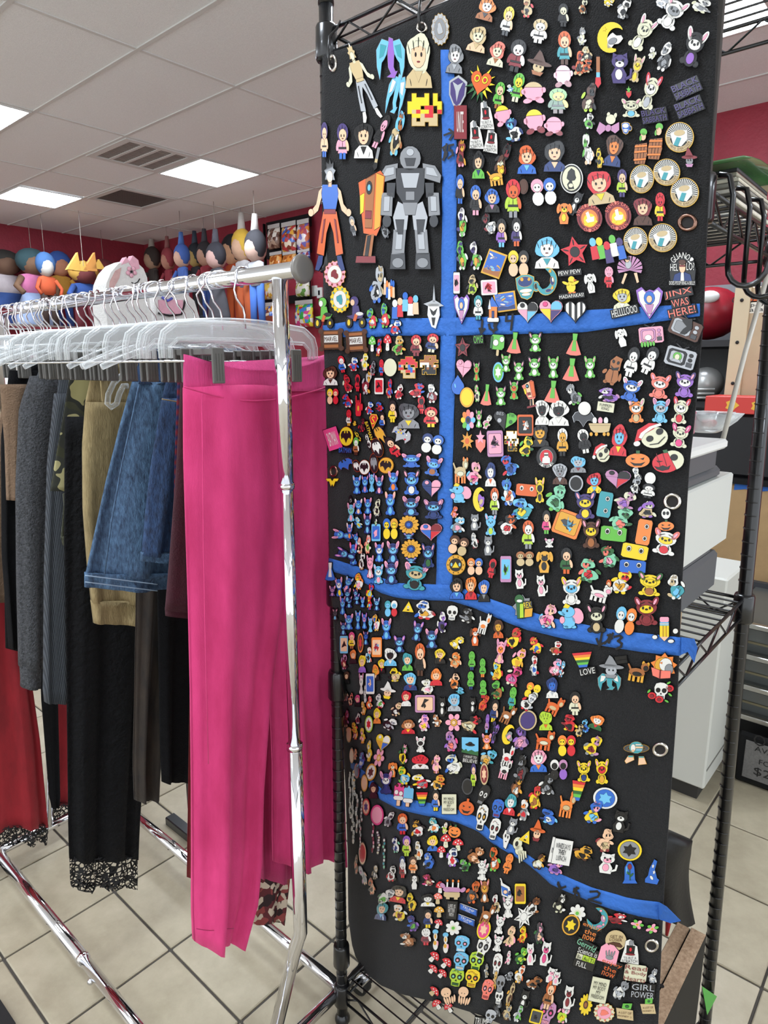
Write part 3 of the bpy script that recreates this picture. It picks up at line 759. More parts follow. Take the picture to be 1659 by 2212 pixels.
tape_strip('tape_strip', [(758, 1640), (792, 1670), (820, 1701), (853, 1718), (899, 1729), (955, 1739), (1001, 1752), (1032, 1765), (1058, 1791), (1084, 1811), (1110, 1827), (1147, 1850), (1190, 1878), (1235, 1898), (1280, 1916), (1353, 1938), (1423, 1948)],
           [(758, 1658), (792, 1692), (820, 1726), (861, 1748), (924, 1762), (989, 1776), (1032, 1794), (1064, 1822), (1137, 1863), (1190, 1909), (1275, 1947), (1335, 1967), (1380, 1979), (1423, 1985)],
           'lowest sloping strip of blue tape marked with price 2', 60, flap=((1423, 1948), (1423, 1985), [(1449, 1994, .86), (1471, 1989, .85), (1440, 1958, .855)]))
def strokes(lines, w, label):
    b = MB()
    for ln in lines:
        for (a, c) in zip(ln, ln[1:]):
            d = Vector((c[0]-a[0], c[1]-a[1])); 
            if d.length < .1: continue
            e = d.normalized()*w*.4; n = Vector((-d.y, d.x)).normalized()*w/2
            q = [(a[0]-e.x+n.x, a[1]-e.y+n.y), (c[0]+e.x+n.x, c[1]+e.y+n.y), (c[0]+e.x-n.x, c[1]+e.y-n.y), (a[0]-e.x-n.x, a[1]-e.y-n.y)]
            b.add([cloth_pt(x, y) + cloth_n(x, y)*.0036 for x, y in q], [(0, 1, 2, 3)])
    b.build('handwriting', INK, label=label, category='handwriting', group='marker prices on the tape')
def tr(pts, ox, oy, s): return [(ox+x/s, oy+y/s) for x, y in pts]
A1 = lambda L: [tr(l, 670, 0, 5.184) for l in L]
strokes(A1([[(1520,1520),(1570,1500),(1625,1490)],[(1575,1455),(1628,1495)],[(1628,1495),(1580,1570)],[(1535,1640),(1505,1660),(1515,1690),(1545,1710),(1540,1750),(1505,1790)],[(1545,1620),(1510,1800)],[(1620,1625),(1575,1635),(1570,1690),(1605,1690),(1615,1740),(1565,1780)]]), 4.6,
        'handwritten black price 5 with arrow on vertical tape')
A5 = lambda L: [tr(l, 970, 350, 5.53) for l in L]
strokes(A5([[(412,1890),(400,2030)],[(378,1990),(398,2045),(440,1995)],[(560,1900),(555,1960),(580,2000),(545,2020),(500,1990),(490,1940)],[(590,1915),(545,2035)],[(700,1820),(695,1900),(770,1895)],[(775,1820),(755,2005)]]), 4.6,
        'handwritten black price 4 with arrow on upper tape')
A15 = lambda L: [tr(l, 1200, 1280, 5.53) for l in L]
strokes(A15([[(570,470),(540,620)],[(505,545),(535,622),(610,585)],[(670,490),(640,560),(600,600)],[(700,480),(650,590)],[(640,500),(690,540)],[(720,520),(780,505),(805,530),(760,570)],[(760,570),(805,600),(795,640),(740,665)]]), 5,
        'handwritten black price 3 with arrow on middle tape')
A21 = lambda L: [tr(l, 1190, 1860, 5.53) for l in L]
strokes(A21([[(100,240),(120,310)],[(95,260),(120,315),(185,290)],[(340,310),(290,315),(285,350),(340,375),(350,420)],[(320,300),(295,400)],[(480,350),(560,345),(590,370),(570,410),(460,445),(605,490)]]), 4.6,
        'handwritten black price 2 with arrow on lowest tape')

# ================================================================== THINGS IN AND BEHIND THE WIRE RACK
# magazines on the upper shelf
mags = ['#e6e3da', '#c9c4b4', '#7a7468', '#d8d3c2', '#b8b09b', '#5a5750', '#e0dccf', '#8c8a80', '#cfc9b7', '#e9e6de', '#a29c8a', '#3a3a3a']
z = Z_UP + .020
rg = random.Random(9)
for k in range(12):
    h = .0042 + .002*rg.random(); dx = rg.uniform(-.012, .012)
    o = MB().cbox((1.13+dx, .30+dx*.5, z), (1.325+dx*.3, .55, z+h), .001).build('magazine', mat('paper_%d' % k, mags[k], .6, var=.15, vscale=40), category='magazine',
        label='magazine %s in the flat stack on the upper shelf' % ['lying at the bottom', 'second from bottom', 'third from bottom', 'fourth from bottom', 'fifth from bottom', 'sixth from bottom', 'seventh from bottom', 'eighth from bottom', 'fourth from top', 'third from top', 'second from top', 'lying uppermost'][k], group='magazines on the upper shelf')
    MB().box((1.132+dx, .3005+dx*.5, z+h), (1.323+dx*.3, .548, z+h+.0004)).build('cover', mat('cover_%d' % (k % 4), ['#444a40', '#c8c2b0', '#7a3030', '#2c3e50'][k % 4], .35, coat=.4), o)
    z += h + .0006
fo = thing('plastic_folder', 'green and blue plastic sleeve draped over the magazines', 'folder', (1.1, .4, z))
gp = [(.94, .30), (1.06, .29), (1.22, .285), (1.36, .28)]
vs = []; 
for i in range(7):
    for j in range(3):
        s = i/6.; vs.append((1.09 + .28*s, .285 + .10*j, z + .002 + .012*math.sin(PI*min(1, s*1.1)) + .010*s))
o = MB().add(vs, [(i*3+j, i*3+j+1, (i+1)*3+j+1, (i+1)*3+j) for i in range(6) for j in range(2)]).build('sleeve', mat('green_plastic', '#4b7a48', .2, coat=.5, var=.3, vscale=12), smooth=True)
o.modifiers.new('t', 'SOLIDIFY').thickness = .002; adopt(fo, o)
o = MB().add([(x, y, zz+.006) for (x, y, zz) in vs[12:21]], [(i*3+j, i*3+j+1, (i+1)*3+j+1, (i+1)*3+j) for i in range(2) for j in range(2)]).build('blue_cover', mat('blue_plastic', '#3f86b8', .3, coat=.5), smooth=True)
o.modifiers.new('t', 'SOLIDIFY').thickness = .003; adopt(fo, o)
# till printer / register on the middle shelf
sz = Z_MID + .021
reg = thing('receipt_printer', 'white and grey stepped counter machine on the middle rack shelf', 'machine', (1.15, .4, sz))
GREYP = mat('grey_plastic', '#55595c', .45); LGREY = mat('light_grey_plastic', '#c9ccc6', .45)
def seg(name, px, ytop, ybot, y0, y1, m, c=.006):   # far corner of each step on the plane y = y0
    A = onY(px, ytop, y0); B = onY(px, ybot, y0); X = (A.x+B.x)/2
    o = MB().cbox((.96, y0, B.z), (X, y1, A.z), c).build(name, m); adopt(reg, o); return B.z
YS = .292
bz = seg('base', 1548, 1190, 1264, YS+.004, YS+.30, GREYP)
seg('lower_step', 1536, 1150, 1192, YS+.010, YS+.28, GREYP, .002)
seg('body', 1577, 1024, 1160, YS, YS+.31, LGREY, .003)
seg('neck', 1557, 1006, 1030, YS+.006, YS+.27, GREYP)
seg('shoulder', 1548, 962, 1010, YS+.004, YS+.24, GREYP, .002)
ttz = seg('top_tray', 1573, 948, 968, YS-.004, YS+.28, mat('white_top', '#e3e4e0', .4), .004)
bx = thing('cardboard_strip', 'small piece of brown cardboard under the counter machine', 'cardboard', (1.0, .3, sz))
A = onY(1462, 1378, .283); B = onY(1497, 1300, .283)
o = MB().cbox((.965, .30, sz-.001), (B.x+.01, .56, bz-.001), .001).build('board', mat('cardboard', '#a08a6c', .85, var=.1, vscale=30)); adopt(bx, o)
o = MB().ball((B.x-.006, .2995, (sz+bz)/2), .002, 8, 6).build('rivet', INK); adopt(bx, o)
dish = thing('glass_dish', 'clear scalloped glass dish of red sweets on the machine', 'dish', tuple(onY(1515, 948, .33)))
c = onY(1520, 948, .36); c.z = ttz + .0135; rgs = []
for (r, h, wv) in ((.022, .0, 0), (.032, .006, .05), (.048, .022, .1), (.056, .036, .14), (.052, .034, .14), (.028, .008, .05)):
    rgs.append([(c.x + r*(1+wv*math.sin(8*a))*math.cos(a), c.y + r*(1+wv*math.sin(8*a))*math.sin(a), c.z + h) for a in [2*PI*k/48 for k in range(48)]])
o = MB().rings(rgs).build('bowl', CLEAR, smooth=True); adopt(dish, o)
for k in range(4):
    o = MB().ball((c.x-.02+.012*k, c.y-.012+.01*(k % 2), c.z+.017), (.009, .007, .006), 10, 6).build('sweet', mat('red_sweet', '#b01f3a', .3), smooth=True); adopt(dish, o)
o = MB().cbox(tuple(onY(1492, 942, .37)), tuple(onY(1507, 885, .37) + Vector((0, .01, 0))), .004).build('pink_card', mat('pink_card', '#d996a8', .6), label='pale pink rounded card behind the glass dish', category='card')
# slanted pale rod
o = MB().tube([onX(1659, 590, 1.30), onX(1610, 760, 1.27), onX(1562, 948, 1.22)], .0042, 10).build('plastic_rod', mat('pale_rod', '#c6c2b8', .35, coat=.3), smooth=True, label='long pale plastic rod leaning diagonally in the rack', category='rod')
# black board with chipboard edges at the foot of the rack
CHIP = mat('chipboard', '#9a7d62', .9, col2='#c5a88a', vscale=170, bump=.3, bscale=200)
BLKB = mat('black_laminate', '#0b0b0d', .6, var=.2, vscale=50, spec=.25)
tA = onY(1494, 2003, .262); ch = thing('chipboard_panel', 'black laminated chipboard panel standing at the rack foot', 'panel', (1.05, .27, 0))
for k, (y0, y1) in enumerate(((.235, .262), (.264, .288))):
    zt = tA.z - .004*k
    o = MB().box((.90, y0, .0), (tA.x, y1, zt-.0006)).build('board', BLKB); adopt(ch, o)
    o = MB().box((.90, y0+.0006, zt-.0006), (tA.x-.0006, y1-.0006, zt)).build('raw_edge', CHIP); adopt(ch, o)
o = MB().tube([(1.04, .262, tA.z+.0004), (1.04, .262, tA.z+.0008)], .004, 12).build('screw_hole', INK); adopt(ch, o)
P1, P2, P3 = [onY(x, y, .2345) for x, y in ((1516, 2130), (1548, 2152), (1527, 2192))]
o = MB().prism([P1, P2, P3], (0, -.0008, 0)).build('green_sticker', mat('green_sticker', '#3f9a35', .5)); adopt(ch, o)
# black leather bag behind the banner's lower right edge
bg = thing('leather_bag', 'black leather bag with red lining behind the banner edge', 'bag', (1.02, .36, .21))
o = cloth_tube([(1795, 1420, 1452), (1830, 1410, 1463), (1900, 1405, 1466), (1970, 1405, 1462)], .335, .05, 41, 2, .006, n=32, dense=16).build('body', mat('black_leather', '#0b0b0c', .5, bump=.08, bscale=120, spec=.4), smooth=True); adopt(bg, o)
o = MB().tube([onY(x, y, .322) for x, y in ((1436, 1935), (1442, 1960), (1444, 1990), (1440, 2020))], [.003, .006, .006, .003], 8).build('red_lining', mat('red_lining', '#b5202c', .6), smooth=True); adopt(bg, o)

# white cabinet behind
cb = thing('white_cabinet', 'plain white cabinet on a dark plinth behind the rack', 'cabinet', (2.6, .9, 0))
o = MB().cbox((2.31, .515, .06), (2.58, 1.35, .84), .006).build('body', mat('white_enamel', '#c2c2ba', .45)); adopt(cb, o)
o = MB().box((2.335, .54, 0), (2.57, 1.33, .06)).build('plinth', mat('dark_plinth', '#2c2b29', .6)); adopt(cb, o)
o = MB().box((2.318, .5135, .13), (2.575, .516, .137)).build('side_groove', mat('groove', '#6d6c66', .7)); adopt(cb, o)
# glass display counter with a leaning sign
dc = thing('display_counter', 'glass display counter with silver shelf edges at far right', 'display case', (2.9, .1, 0))
ALU = mat('aluminium', '#b9b9b6', .3, 1.)
for z in (.225, .345, .465, .585):
    o = MB().cbox((2.60, -.6, z), (2.625, .585, z+.02), .003).build('shelf_edge', ALU); adopt(dc, o)
    o = MB().box((2.63, -.6, z+.004), (3.1, .58, z+.014)).build('shelf', mat('grey_shelf', '#4c4e4c', .3)); adopt(dc, o)
    if z < .5:
        o = MB().box((2.66, -.6, z+.014), (2.67, .575, z+.11)).build('sliding_pane', mat('grey_pane', '#5b5e5c', .15, coat=.5)); adopt(dc, o)
        o = MB().box((2.654, -.6, z+.045), (2.661, .575, z+.053)).build('inner_rail', mat('brass_rail', '#8a8268', .4, .6)); adopt(dc, o)
o = MB().box((2.6, .585, .0), (2.63, .605, .62)).build('corner_post', ALU); adopt(dc, o)
o = MB().box((3.10, -.6, 0), (3.13, .6, .62)).build('back_panel', mat('case_back', '#35363a', .6)); adopt(dc, o)
o = MB().box((2.66, -.6, .0), (3.1, .6, .215)).build('base', mat('case_base', '#141415', .5)); adopt(dc, o)
sg = thing('price_sign', 'black framed sign with dark lettering about a price, far right', 'sign', (2.55, .3, 0))
o = MB().cbox((2.545, -.25, .002), (2.57, .475, .205), .012).build('frame', BLKB); adopt(sg, o)
o = MB().cbox((2.543, -.22, .03), (2.546, .445, .18), .0012).build('face', mat('sign_face', '#6a6866', .7, var=.15, vscale=120)); adopt(sg, o)
tx = MB()
for s, px, py, hgt, wid in (('O', 1641, 1600, .044, .040), ('AVAILABLE', 1684, 1634, .020, .16), ('FOR', 1658, 1652, .020, .055), ('$20', 1656, 1675, .036, .085)):
    c = onX(px, py, 2.5415); lettering(tx, s, c, (0, -wid, 0), (0, 0, hgt))
o = tx.build('lettering', mat('sign_letters', '#161515', .6)); adopt(sg, o)
# kraft paper covered counter with number and blue tape
kp = thing('kraft_covered_table', 'table front wrapped in brown kraft paper, numbered 1', 'table', (2.8, .3, 0))
KR = mat('kraft_paper', '#a4865e', .85, var=.08, vscale=8, bump=.15, bscale=25)
ka = onX(1600, 1045, 3.18); kb = onX(1600, 1345, 3.18)
o = MB().cbox((3.18, -.5, kb.z), (3.47, 1.05, ka.z), .01).build('paper_front', KR); adopt(kp, o)
o = MB().box((3.2, -.45, 0), (3.46, 1.0, kb.z)).build('underframe', mat('dark_void', '#2a2522', .8)); adopt(kp, o)
o = MB().box((3.16, -.52, ka.z), (3.48, 1.07, ka.z+.025)).build('top', BLKB); adopt(kp, o)
for (x0, y0, x1, y1) in ((1588, 1036, 1628, 1068), (1640, 1040, 1680, 1072)):
    A = onX(x0, y0, 3.178); B = onX(x1, y1, 3.178)
    o = MB().prism([(3.1775, A.y, A.z), (3.1775, (A.y+B.y)/2, A.z), (3.1775, B.y, A.z-.01), (3.1775, B.y, B.z), (3.1775, (A.y*.4+B.y*.6), B.z+.02), (3.1775, A.y, B.z+.01)], (.0015, 0, 0)).build('tape_patch', TAPE); adopt(kp, o)
tx = MB(); tx.tube([onX(1566, 1222, 3.1785), onX(1582, 1218, 3.1785), onX(1577, 1244, 3.1785)], .002, 6); tx.tube([onX(1560, 1247, 3.1785), onX(1596, 1248, 3.1785)], .002, 6)
o = tx.build('handwritten_1', INK); adopt(kp, o)
# things standing on it
lp = thing('black_printer', 'wide black machine lying under the red toy box', 'machine', (2.9, .3, ka.z+.025))
o = MB().cbox((3.19, -.4, ka.z+.027), (3.38, .95, ka.z+.30), .012).build('body', mat('black_plastic', '#1b1b1d', .4)); adopt(lp, o)
o = MB().tube([(3.185, .82, ka.z+.26), (3.195, .82, ka.z+.26)], .035, 20).build('round_port', INK, smooth=True); adopt(lp, o)
o = MB().cbox((3.183, -.3, ka.z+.24), (3.19, .55, ka.z+.255), .001).build('trim_line', ALU); adopt(lp, o)
tb = thing('toy_box', 'flat red and white toy box lying on the black machine', 'box', (2.9, .3, ka.z+.28))
o = MB().cbox((3.17, -.25, ka.z+.302), (3.37, .88, ka.z+.375), .003).build('box', mat('red_card', '#c23b34', .5)); adopt(tb, o)
o = MB().box((3.1685, -.2, ka.z+.306), (3.171, .50, ka.z+.37)).build('white_panel', mat('white_card', '#d9d6cf', .5)); adopt(tb, o)
for k in range(3):
    yy = .57 + .10*k
    o = MB().prism([(3.1685, yy+.03*math.cos(a)*(.6+.4*(q % 2)), ka.z+.338+.022*math.sin(a)) for q, a in enumerate([2*PI*i/10 for i in range(10)])], (.001, 0, 0)).build('yellow_print', mat('yellow_print', '#d8a83a', .5)); adopt(tb, o)
bp = thing('beige_panel', 'beige metal panel with an orange CAUTION label', 'panel', (3.0, .3, 1.3))
pa = onX(1590, 622, 3.40)
BEI = mat('beige_metal', '#b09a7c', .5, var=.04, vscale=10)
o = MB().cbox((3.40, -.5, ka.z+.03), (3.45, .83, pa.z), .004).build('sheet', BEI); adopt(bp, o)
o = MB().box((3.385, .795, ka.z+.03), (3.405, .86, pa.z+.004)).build('folded_edge', mat('beige_edge', '#c3b192', .5)); adopt(bp, o)
for py in (650, 740, 828):
    p = onX(1576, py, 3.383); o = MB().ball((3.383, .828, p.z), .008, 8, 6).build('screw', INK); adopt(bp, o)
def sticker(name, x0, y0, x1, y1, m, X):
    A = onX(x0, y0, X); B = onX(x1, y1, X)
    o = MB().box((X, min(A.y, B.y), min(A.z, B.z)), (X+.001, max(A.y, B.y), max(A.z, B.z))).build(name, m); adopt(bp, o); return A, B
A, B = sticker('orange_label', 1597, 639, 1659, 651, mat('orange_label', '#d9622b', .5), 3.3975)
sticker('white_label', 1595, 652, 1656, 675, mat('white_label', '#dcd6c8', .5), 3.3975)
tx = MB(); c = onX(1634, 645, 3.396); lettering(tx, 'CAUTION', c, (0, -.20, 0), (0, 0, .029))
c = onX(1640, 659, 3.396); lettering(tx, 'Tip-over', c, (0, -.135, 0), (0, 0, .022)); c = onX(1639, 668, 3.396); lettering(tx, 'hazard', c, (0, -.115, 0), (0, 0, .018))
c = onX(1603, 645, 3.396); tx.add([c+Vector((0, .016, -.013)), c+Vector((0, -.016, -.013)), c+Vector((0, 0, .015))], [(0, 1, 2)])
c = onX(1611, 663, 3.396); tx.add([c+Vector((0, .018, -.018)), c+Vector((0, -.012, -.024)), c+Vector((0, -.02, .022)), c+Vector((0, .010, .026))], [(0, 1, 2, 3)])
c = onX(1602, 665, 3.396); tx.tube([c+Vector((0, .006, -.018)), c+Vector((0, 0, .01)), c+Vector((0, -.016, .014))], .003, 6); tx.ball(c+Vector((0, 0, .018)), (.002, .005, .005), 8, 6)
o = tx.build('label_print', INK); adopt(bp, o)
# red drum-like box and dark shelf unit left of the panel
su = thing('dark_shelf_unit', 'tall dark shelf unit against the red wall behind the rack', 'shelf', (3.6, .9, 0))
for z in (.4, .95, 1.33, 1.62):
    o = MB().box((3.5, .60, z), (3.95, 1.35, z+.03)).build('shelf', mat('dark_shelf', '#242326', .6)); adopt(su, o)
for y in (.57, 1.35):
    o = MB().box((3.5, y, 0), (3.95, y+.03, 1.95)).build('side', mat('dark_shelf', '#242326', .6)); adopt(su, o)
o = MB().box((3.95, .57, 0), (3.97, 1.38, 1.95)).build('back', mat('shelf_grey', '#76777a', .6)); adopt(su, o)
rb = thing('red_bag', 'shiny red sports bag resting behind the beige panel', 'bag', (3.3, .5, 1.3))
o = MB().ball((3.72, 1.06, 1.79), (.14, .16, .13), 20, 12).build('body', mat('red_vinyl', '#8c1424', .35, var=.2, vscale=12), smooth=True); adopt(rb, o)
o = MB().ball((3.60, 1.03, 1.86), (.03, .05, .03), 12, 8).build('white_patch', WHITEP, smooth=True); adopt(rb, o)
hm = thing('toy_helmet', 'silver toy helmet with face bars on the dark shelf', 'helmet', (3.6, .78, 1.36))
HS = mat('silver_plastic', '#a9aaa8', .3, .4)
o = MB().ball((3.58, 1.0, 1.445), (.09, .085, .08), 18, 12).build('shell', HS, smooth=True); adopt(hm, o)
for k in range(3):
    o = MB().tube([(3.56, 1.09, 1.385+.02*k), (3.49, 1.07, 1.38+.02*k), (3.475, 1.0, 1.378+.02*k), (3.49, .93, 1.38+.02*k)], .006, 8).build('face_bar', HS, smooth=True); adopt(hm, o)

# ================================================================== FAR BACKGROUND
# black second rack standing behind the clothes
br = thing('black_garment_rack', 'foot and post of a black garment rack behind the pink trousers', 'clothes rack', (1.02, 1.75, 0))
o = MB().cbox((1.0, 1.55, .0), (1.035, 1.86, .03), .003).build('foot', BLACKM); adopt(br, o)
o = MB().cbox((1.005, 1.70, .03), (1.03, 1.722, 1.25), .003).build('post', BLACKM); adopt(br, o)
o = MB().tube([(1.017, 1.711, .45), (1.017, 2.3, .45)], .009, 10).build('cross_bar', BLACKM, smooth=True); adopt(br, o)
mt = thing('floor_mat', 'corner of a black rubber floor mat at lower left', 'mat', (.1, 1.0, 0))
q = [onZ(x, y, .006) for x, y in ((0, 2160), (34, 2212), (-40, 2330), (-160, 2240))]
o = MB().prism(q, (0, 0, .004)).build('mat', rubber); adopt(mt, o)
# a second rail of clothes beyond, seen between the hangers
far = thing('far_clothes_rack', 'second chrome rail with pale hangers behind at far left', 'clothes rack', (1.3, 3.2, 0))
fz = onY(30, 706, 3.0).z
fx = onY(30, 706, 3.0).x
o = MB().tube([(fx-.9, 3.0, fz), (fx+.35, 3.0, fz)], .013, 12).build('rail', CHROME, smooth=True); adopt(far, o)
for s in (-.85, .33):
    o = MB().tube([(fx+s, 3.0, 0), (fx+s, 3.0, fz)], .013, 12).build('post', CHROME, smooth=True); adopt(far, o)
for k in range(5):
    x = fx - .25 + .09*k
    t = thing('far_hanger', 'white plastic hanger on the far rail, %s from the left' % ['first', 'second', 'third', 'fourth', 'fifth'][k], 'hanger', (x, 3.0, fz), 'hangers on the far rail')
    o = MB().tube([(x, 3.0, fz+.02), (x+.005, 3.0, fz-.06), (x, 2.98, fz-.08)], .003, 6).build('hook', WHITEP, smooth=True); adopt(t, o)
    o = MB().tube([(x-.01, 2.80, fz-.16), (x, 2.9, fz-.10), (x, 3.0, fz-.08), (x, 3.1, fz-.10), (x+.01, 3.2, fz-.16)], .006, 8).build('shoulders', CLEAR, smooth=True); adopt(t, o)
garm = ['#c9c4be', '#b5a58a', '#d7d2cc', '#8d5f74', '#d9d5d0']
for k in range(5):
    x = fx - .25 + .09*k
    b = MB().rings([[(x + .02*math.sin(a), 3.0 + (r)*math.cos(a), z) for a in [2*PI*i/20 for i in range(20)]] for (r, z) in ((.06, fz-.08), (.19, fz-.16), (.2, fz-.5), (.21, fz-.9))])
    b.build('far_garment', mat('far_cloth_%d' % k, garm[k], .9), smooth=True, label='pale garment on the far rail, %s from the left' % ['first', 'second', 'third', 'fourth', 'fifth'][k], category='garment', group='garments on the far rail')

# paper party figures hung along the red walls (plain stand-ins: no faces)
def pinata(px, yt, yb, wall, hair, skin, top, low, kind, label, wf=.42, hat=None):
    k_ = len([o for o in bpy.data.objects if o.name.startswith('party_figure') and o.type == 'EMPTY']) % 3
    if wall == 'back': P = onY(px, yt, 8.04-.34*k_); Q = onY(px, yb, 8.04-.34*k_)
    else: P = onX(px, yt, 4.60-.30*k_); Q = onX(px, yb, 4.60-.30*k_)
    H = P.z - Q.z; W = H*wf; c = Vector((P.x, P.y, Q.z))
    ax = Vector((1, 0, 0)) if wall == 'back' else Vector((0, -1, 0)); dp = Vector((0, 1, 0)) if wall == 'back' else Vector((1, 0, 0))
    t = thing('party_figure', label, 'party figure', tuple(c), 'paper party figures hung on the red walls')
    def L(x, d, z): return tuple(c + ax*(x*W) + dp*(d*W*.5) + Vector((0, 0, z*H)))
    def ell(cx, cz, rx, rz, rd, n=14, m=8):
        rg = []
        for i in range(m+1):
            a = -PI/2+PI*i/m; cr = max(.03, math.cos(a))
            rg.append([L(cx+rx*cr*math.cos(2*PI*k/n), rd*cr*math.sin(2*PI*k/n), cz+rz*math.sin(a)) for k in range(n)])
        return MB().rings(rg)
    def lf(rows, n=14): return MB().rings([[L(r*math.cos(2*PI*k/n)+o_, .35*math.sin(2*PI*k/n)*max(.4, r*2), z) for k in range(n)] for (z, r, o_) in rows])
    def ad(nm, mb, col):
        o = mb.build(nm, mat('paper_' + col, col, .85, var=.06, vscale=20), smooth=True); adopt(t, o)
    ad('hair', ell(0, .83, .36, .15, .5), hair)
    ad('head', ell(0, .79, .27, .125, .62), skin)
    ad('torso', lf([(.68, .16, 0), (.66, .30, 0), (.55, .30, 0), (.44, .26, 0)]), top)
    if kind == 'skirt':
        ad('skirt', lf([(.46, .26, 0), (.30, .40, 0), (.12, .50, 0), (.06, .50, 0)]), low)
        for s in (-1, 1): ad('leg', lf([(.08, .09, s*.15), (.0, .10, s*.17)]), skin)
    else:
        for s in (-1, 1):
            ad('leg', lf([(.46, .15, s*.14), (.25, .13, s*.16), (.05, .11, s*.18)]), low)
            ad('shoe', lf([(.06, .13, s*.2), (.0, .15, s*.22)]), hair)
    for s in (-1, 1):
        ad('arm', MB().tube([L(s*.28, -.1, .63), L(s*.44, -.3, .52), L(s*.34, -.5, .44)], [.07*W, .065*W, .06*W], 10), skin if kind == 'skirt' else top)
    if k_: ad('hanging_string', MB().tube([L(0, 0, .97), (P.x, P.y, CEILZ+.002)], .0025, 6), '#8a8078')
    if hat: ad('hanging_loop', MB().tube([L(0, 0, .95), L(.02, 0, 1.12)], [.12*W, .07*W], 10), hat)
FIGS = [(6, 535, 712, 'back', '#2d2a26', '#6e5241', '#c9bfc2', '#34508c', 'skirt', 'party figure in white blouse and blue skirt at left edge', .62),
 (66, 532, 716, 'back', '#2f4a50', '#7a5c46', '#d67ba8', '#9cb0d4', 'skirt', 'party figure with teal curls and pink blouse', .55),
 (95, 540, 712, 'back', '#3a5f8f', '#b9b5ae', '#b8502c', '#3a2a24', 'legs', 'narrow orange and black party figure with blue cap', .36),
 (125, 538, 714, 'back', '#3a5ea8', '#c98a6a', '#c9953c', '#35549a', 'legs', 'party figure in yellow sleeves and blue overalls', .42),
 (222, 556, 716, 'back', '#6b2a30', '#7a2c34', '#6a2630', '#2f4f90', 'legs', 'dark red party figure with blue legs near the corner', .5),
 (178, 560, 720, 'back', '#c79b46', '#6a3030', '#2f4f90', '#6a2a34', 'legs', 'blue and maroon party figure below the yellow fan', .6),
 (327, 528, 690, 'right', '#3a302c', '#a98a72', '#45403c', '#33302e', 'legs', 'party figure in dark grey vest beside the corner', .40, '#a39a92'),
 (361, 530, 690, 'right', '#7a2a30', '#9c6a58', '#7c2630', '#7a2430', 'legs', 'slim dark red party figure', .34, '#7c4a48'),
 (391, 522, 690, 'right', '#2f4a86', '#b08a78', '#34508e', '#8f8a90', 'legs', 'party figure in blue suit with pale leggings', .38, '#3c5c94'),
 (420, 520, 692, 'right', '#22262e', '#a58a52', '#2c2c30', '#26262a', 'legs', 'black caped party figure with yellow collar', .36, '#3a4654'),
 (441, 516, 694, 'right', '#241f22', '#bb8f78', '#8c2a34', '#2f4a86', 'legs', 'party figure in red bodice with black hair', .36, '#3c3a40'),
 (465, 518, 705, 'right', '#2a2930', '#b39088', '#3a3a40', '#3e3d42', 'skirt', 'party figure in black ruffled dress', .42, '#4c4a52'),
 (500, 500, 716, 'right', '#1e1c1f', '#c99a78', '#c2562c', '#c45a2e', 'legs', 'party figure in orange suit with black hair', .40),
 (521, 488, 716, 'right', '#cda63c', '#c9a184', '#b9b6b6', '#bb5a30', 'legs', 'party figure with tall yellow hair', .36, '#bdb8b2'),
 (550, 490, 716, 'right', '#2c2b30', '#b99a8c', '#a9abb2', '#3a62ac', 'legs', 'party figure in white chest piece and blue leggings', .38, '#b9b4b0')]
for f in FIGS: pinata(*f)
fan = thing('paper_fan', 'yellow and orange paper fan hanging before the far red wall', 'paper fan', tuple(onY(180, 580, 6.95)))
F = lambda x, y: onY(x, y, 6.95)
for k, (x0, y0, x1, y1, c) in enumerate(((145, 582, 168, 545, '#c79b46'), (160, 584, 182, 562, '#d0a84e'), (180, 584, 205, 545, '#c98a44'), (198, 580, 214, 560, '#cfa24a'))):
    o = MB().prism([F(x0, y0), F(x0+30, y0+2), F(x1, y1)], (0, .05, 0)).build('rib_panel', mat('fan_%d' % k, c, .8)); adopt(fan, o)
o = MB().tube([F(180, 575), (F(180, 575).x, F(180, 575).y, CEILZ+.002)], .0025, 6).build('hanging_string', mat('string', '#8a8078', .8)); adopt(fan, o)
# white animal party piece in the middle distance, with table below
tbz = onY(300, 760, 3.9).z
dt = thing('display_table', 'dark covered table carrying the white party animals', 'table', (2.2, 3.9, 0))
o = MB().cbox((1.75, 3.6, tbz-.03), (2.95, 4.3, tbz), .005).build('top', BLKB); adopt(dt, o)
o = MB().box((1.8, 3.65, 0), (2.9, 4.25, tbz-.03)).build('cloth_side', BLACKF); adopt(dt, o)
PW = mat('white_crepe', '#d9d8d4', .9, var=.05, vscale=60, bump=.4, bscale=90); PPK = mat('pink_crepe', '#dfa9b8', .9, var=.08, vscale=40)
wc = thing('white_party_animal', 'white crepe party animal with pink ears and flower', 'party figure', tuple(onY(280, 760, 3.9)))
Fp = lambda x, y, Y=3.85: onY(x, y, Y)
o = MB().prism([Fp(x, y) for x, y in ((226, 640), (230, 612), (240, 588), (256, 570), (275, 562), (295, 566), (310, 580), (318, 600), (322, 640), (330, 700), (334, 760), (225, 760), (232, 700))], (0, .16, 0)).build('body', PW); adopt(wc, o)
for pts in (((262, 572), (273, 555), (280, 566)), ((279, 568), (287, 552), (299, 562), (302, 580), (290, 584))):
    o = MB().prism([Fp(x, y, 3.845) for x, y in pts], (0, .05, 0)).build('ear', PPK); adopt(wc, o)
for k in range(5):
    a = 2*PI*k/5+.3; cc = Fp(284+8*math.cos(a), 587+8*math.sin(a), 3.842); o = MB().ball(cc, (.013, .008, .013), 10, 6).build('petal', PPK, smooth=True); adopt(wc, o)
o = MB().ball(Fp(284, 587, 3.836), .007, 8, 6).build('flower_centre', INK); adopt(wc, o)
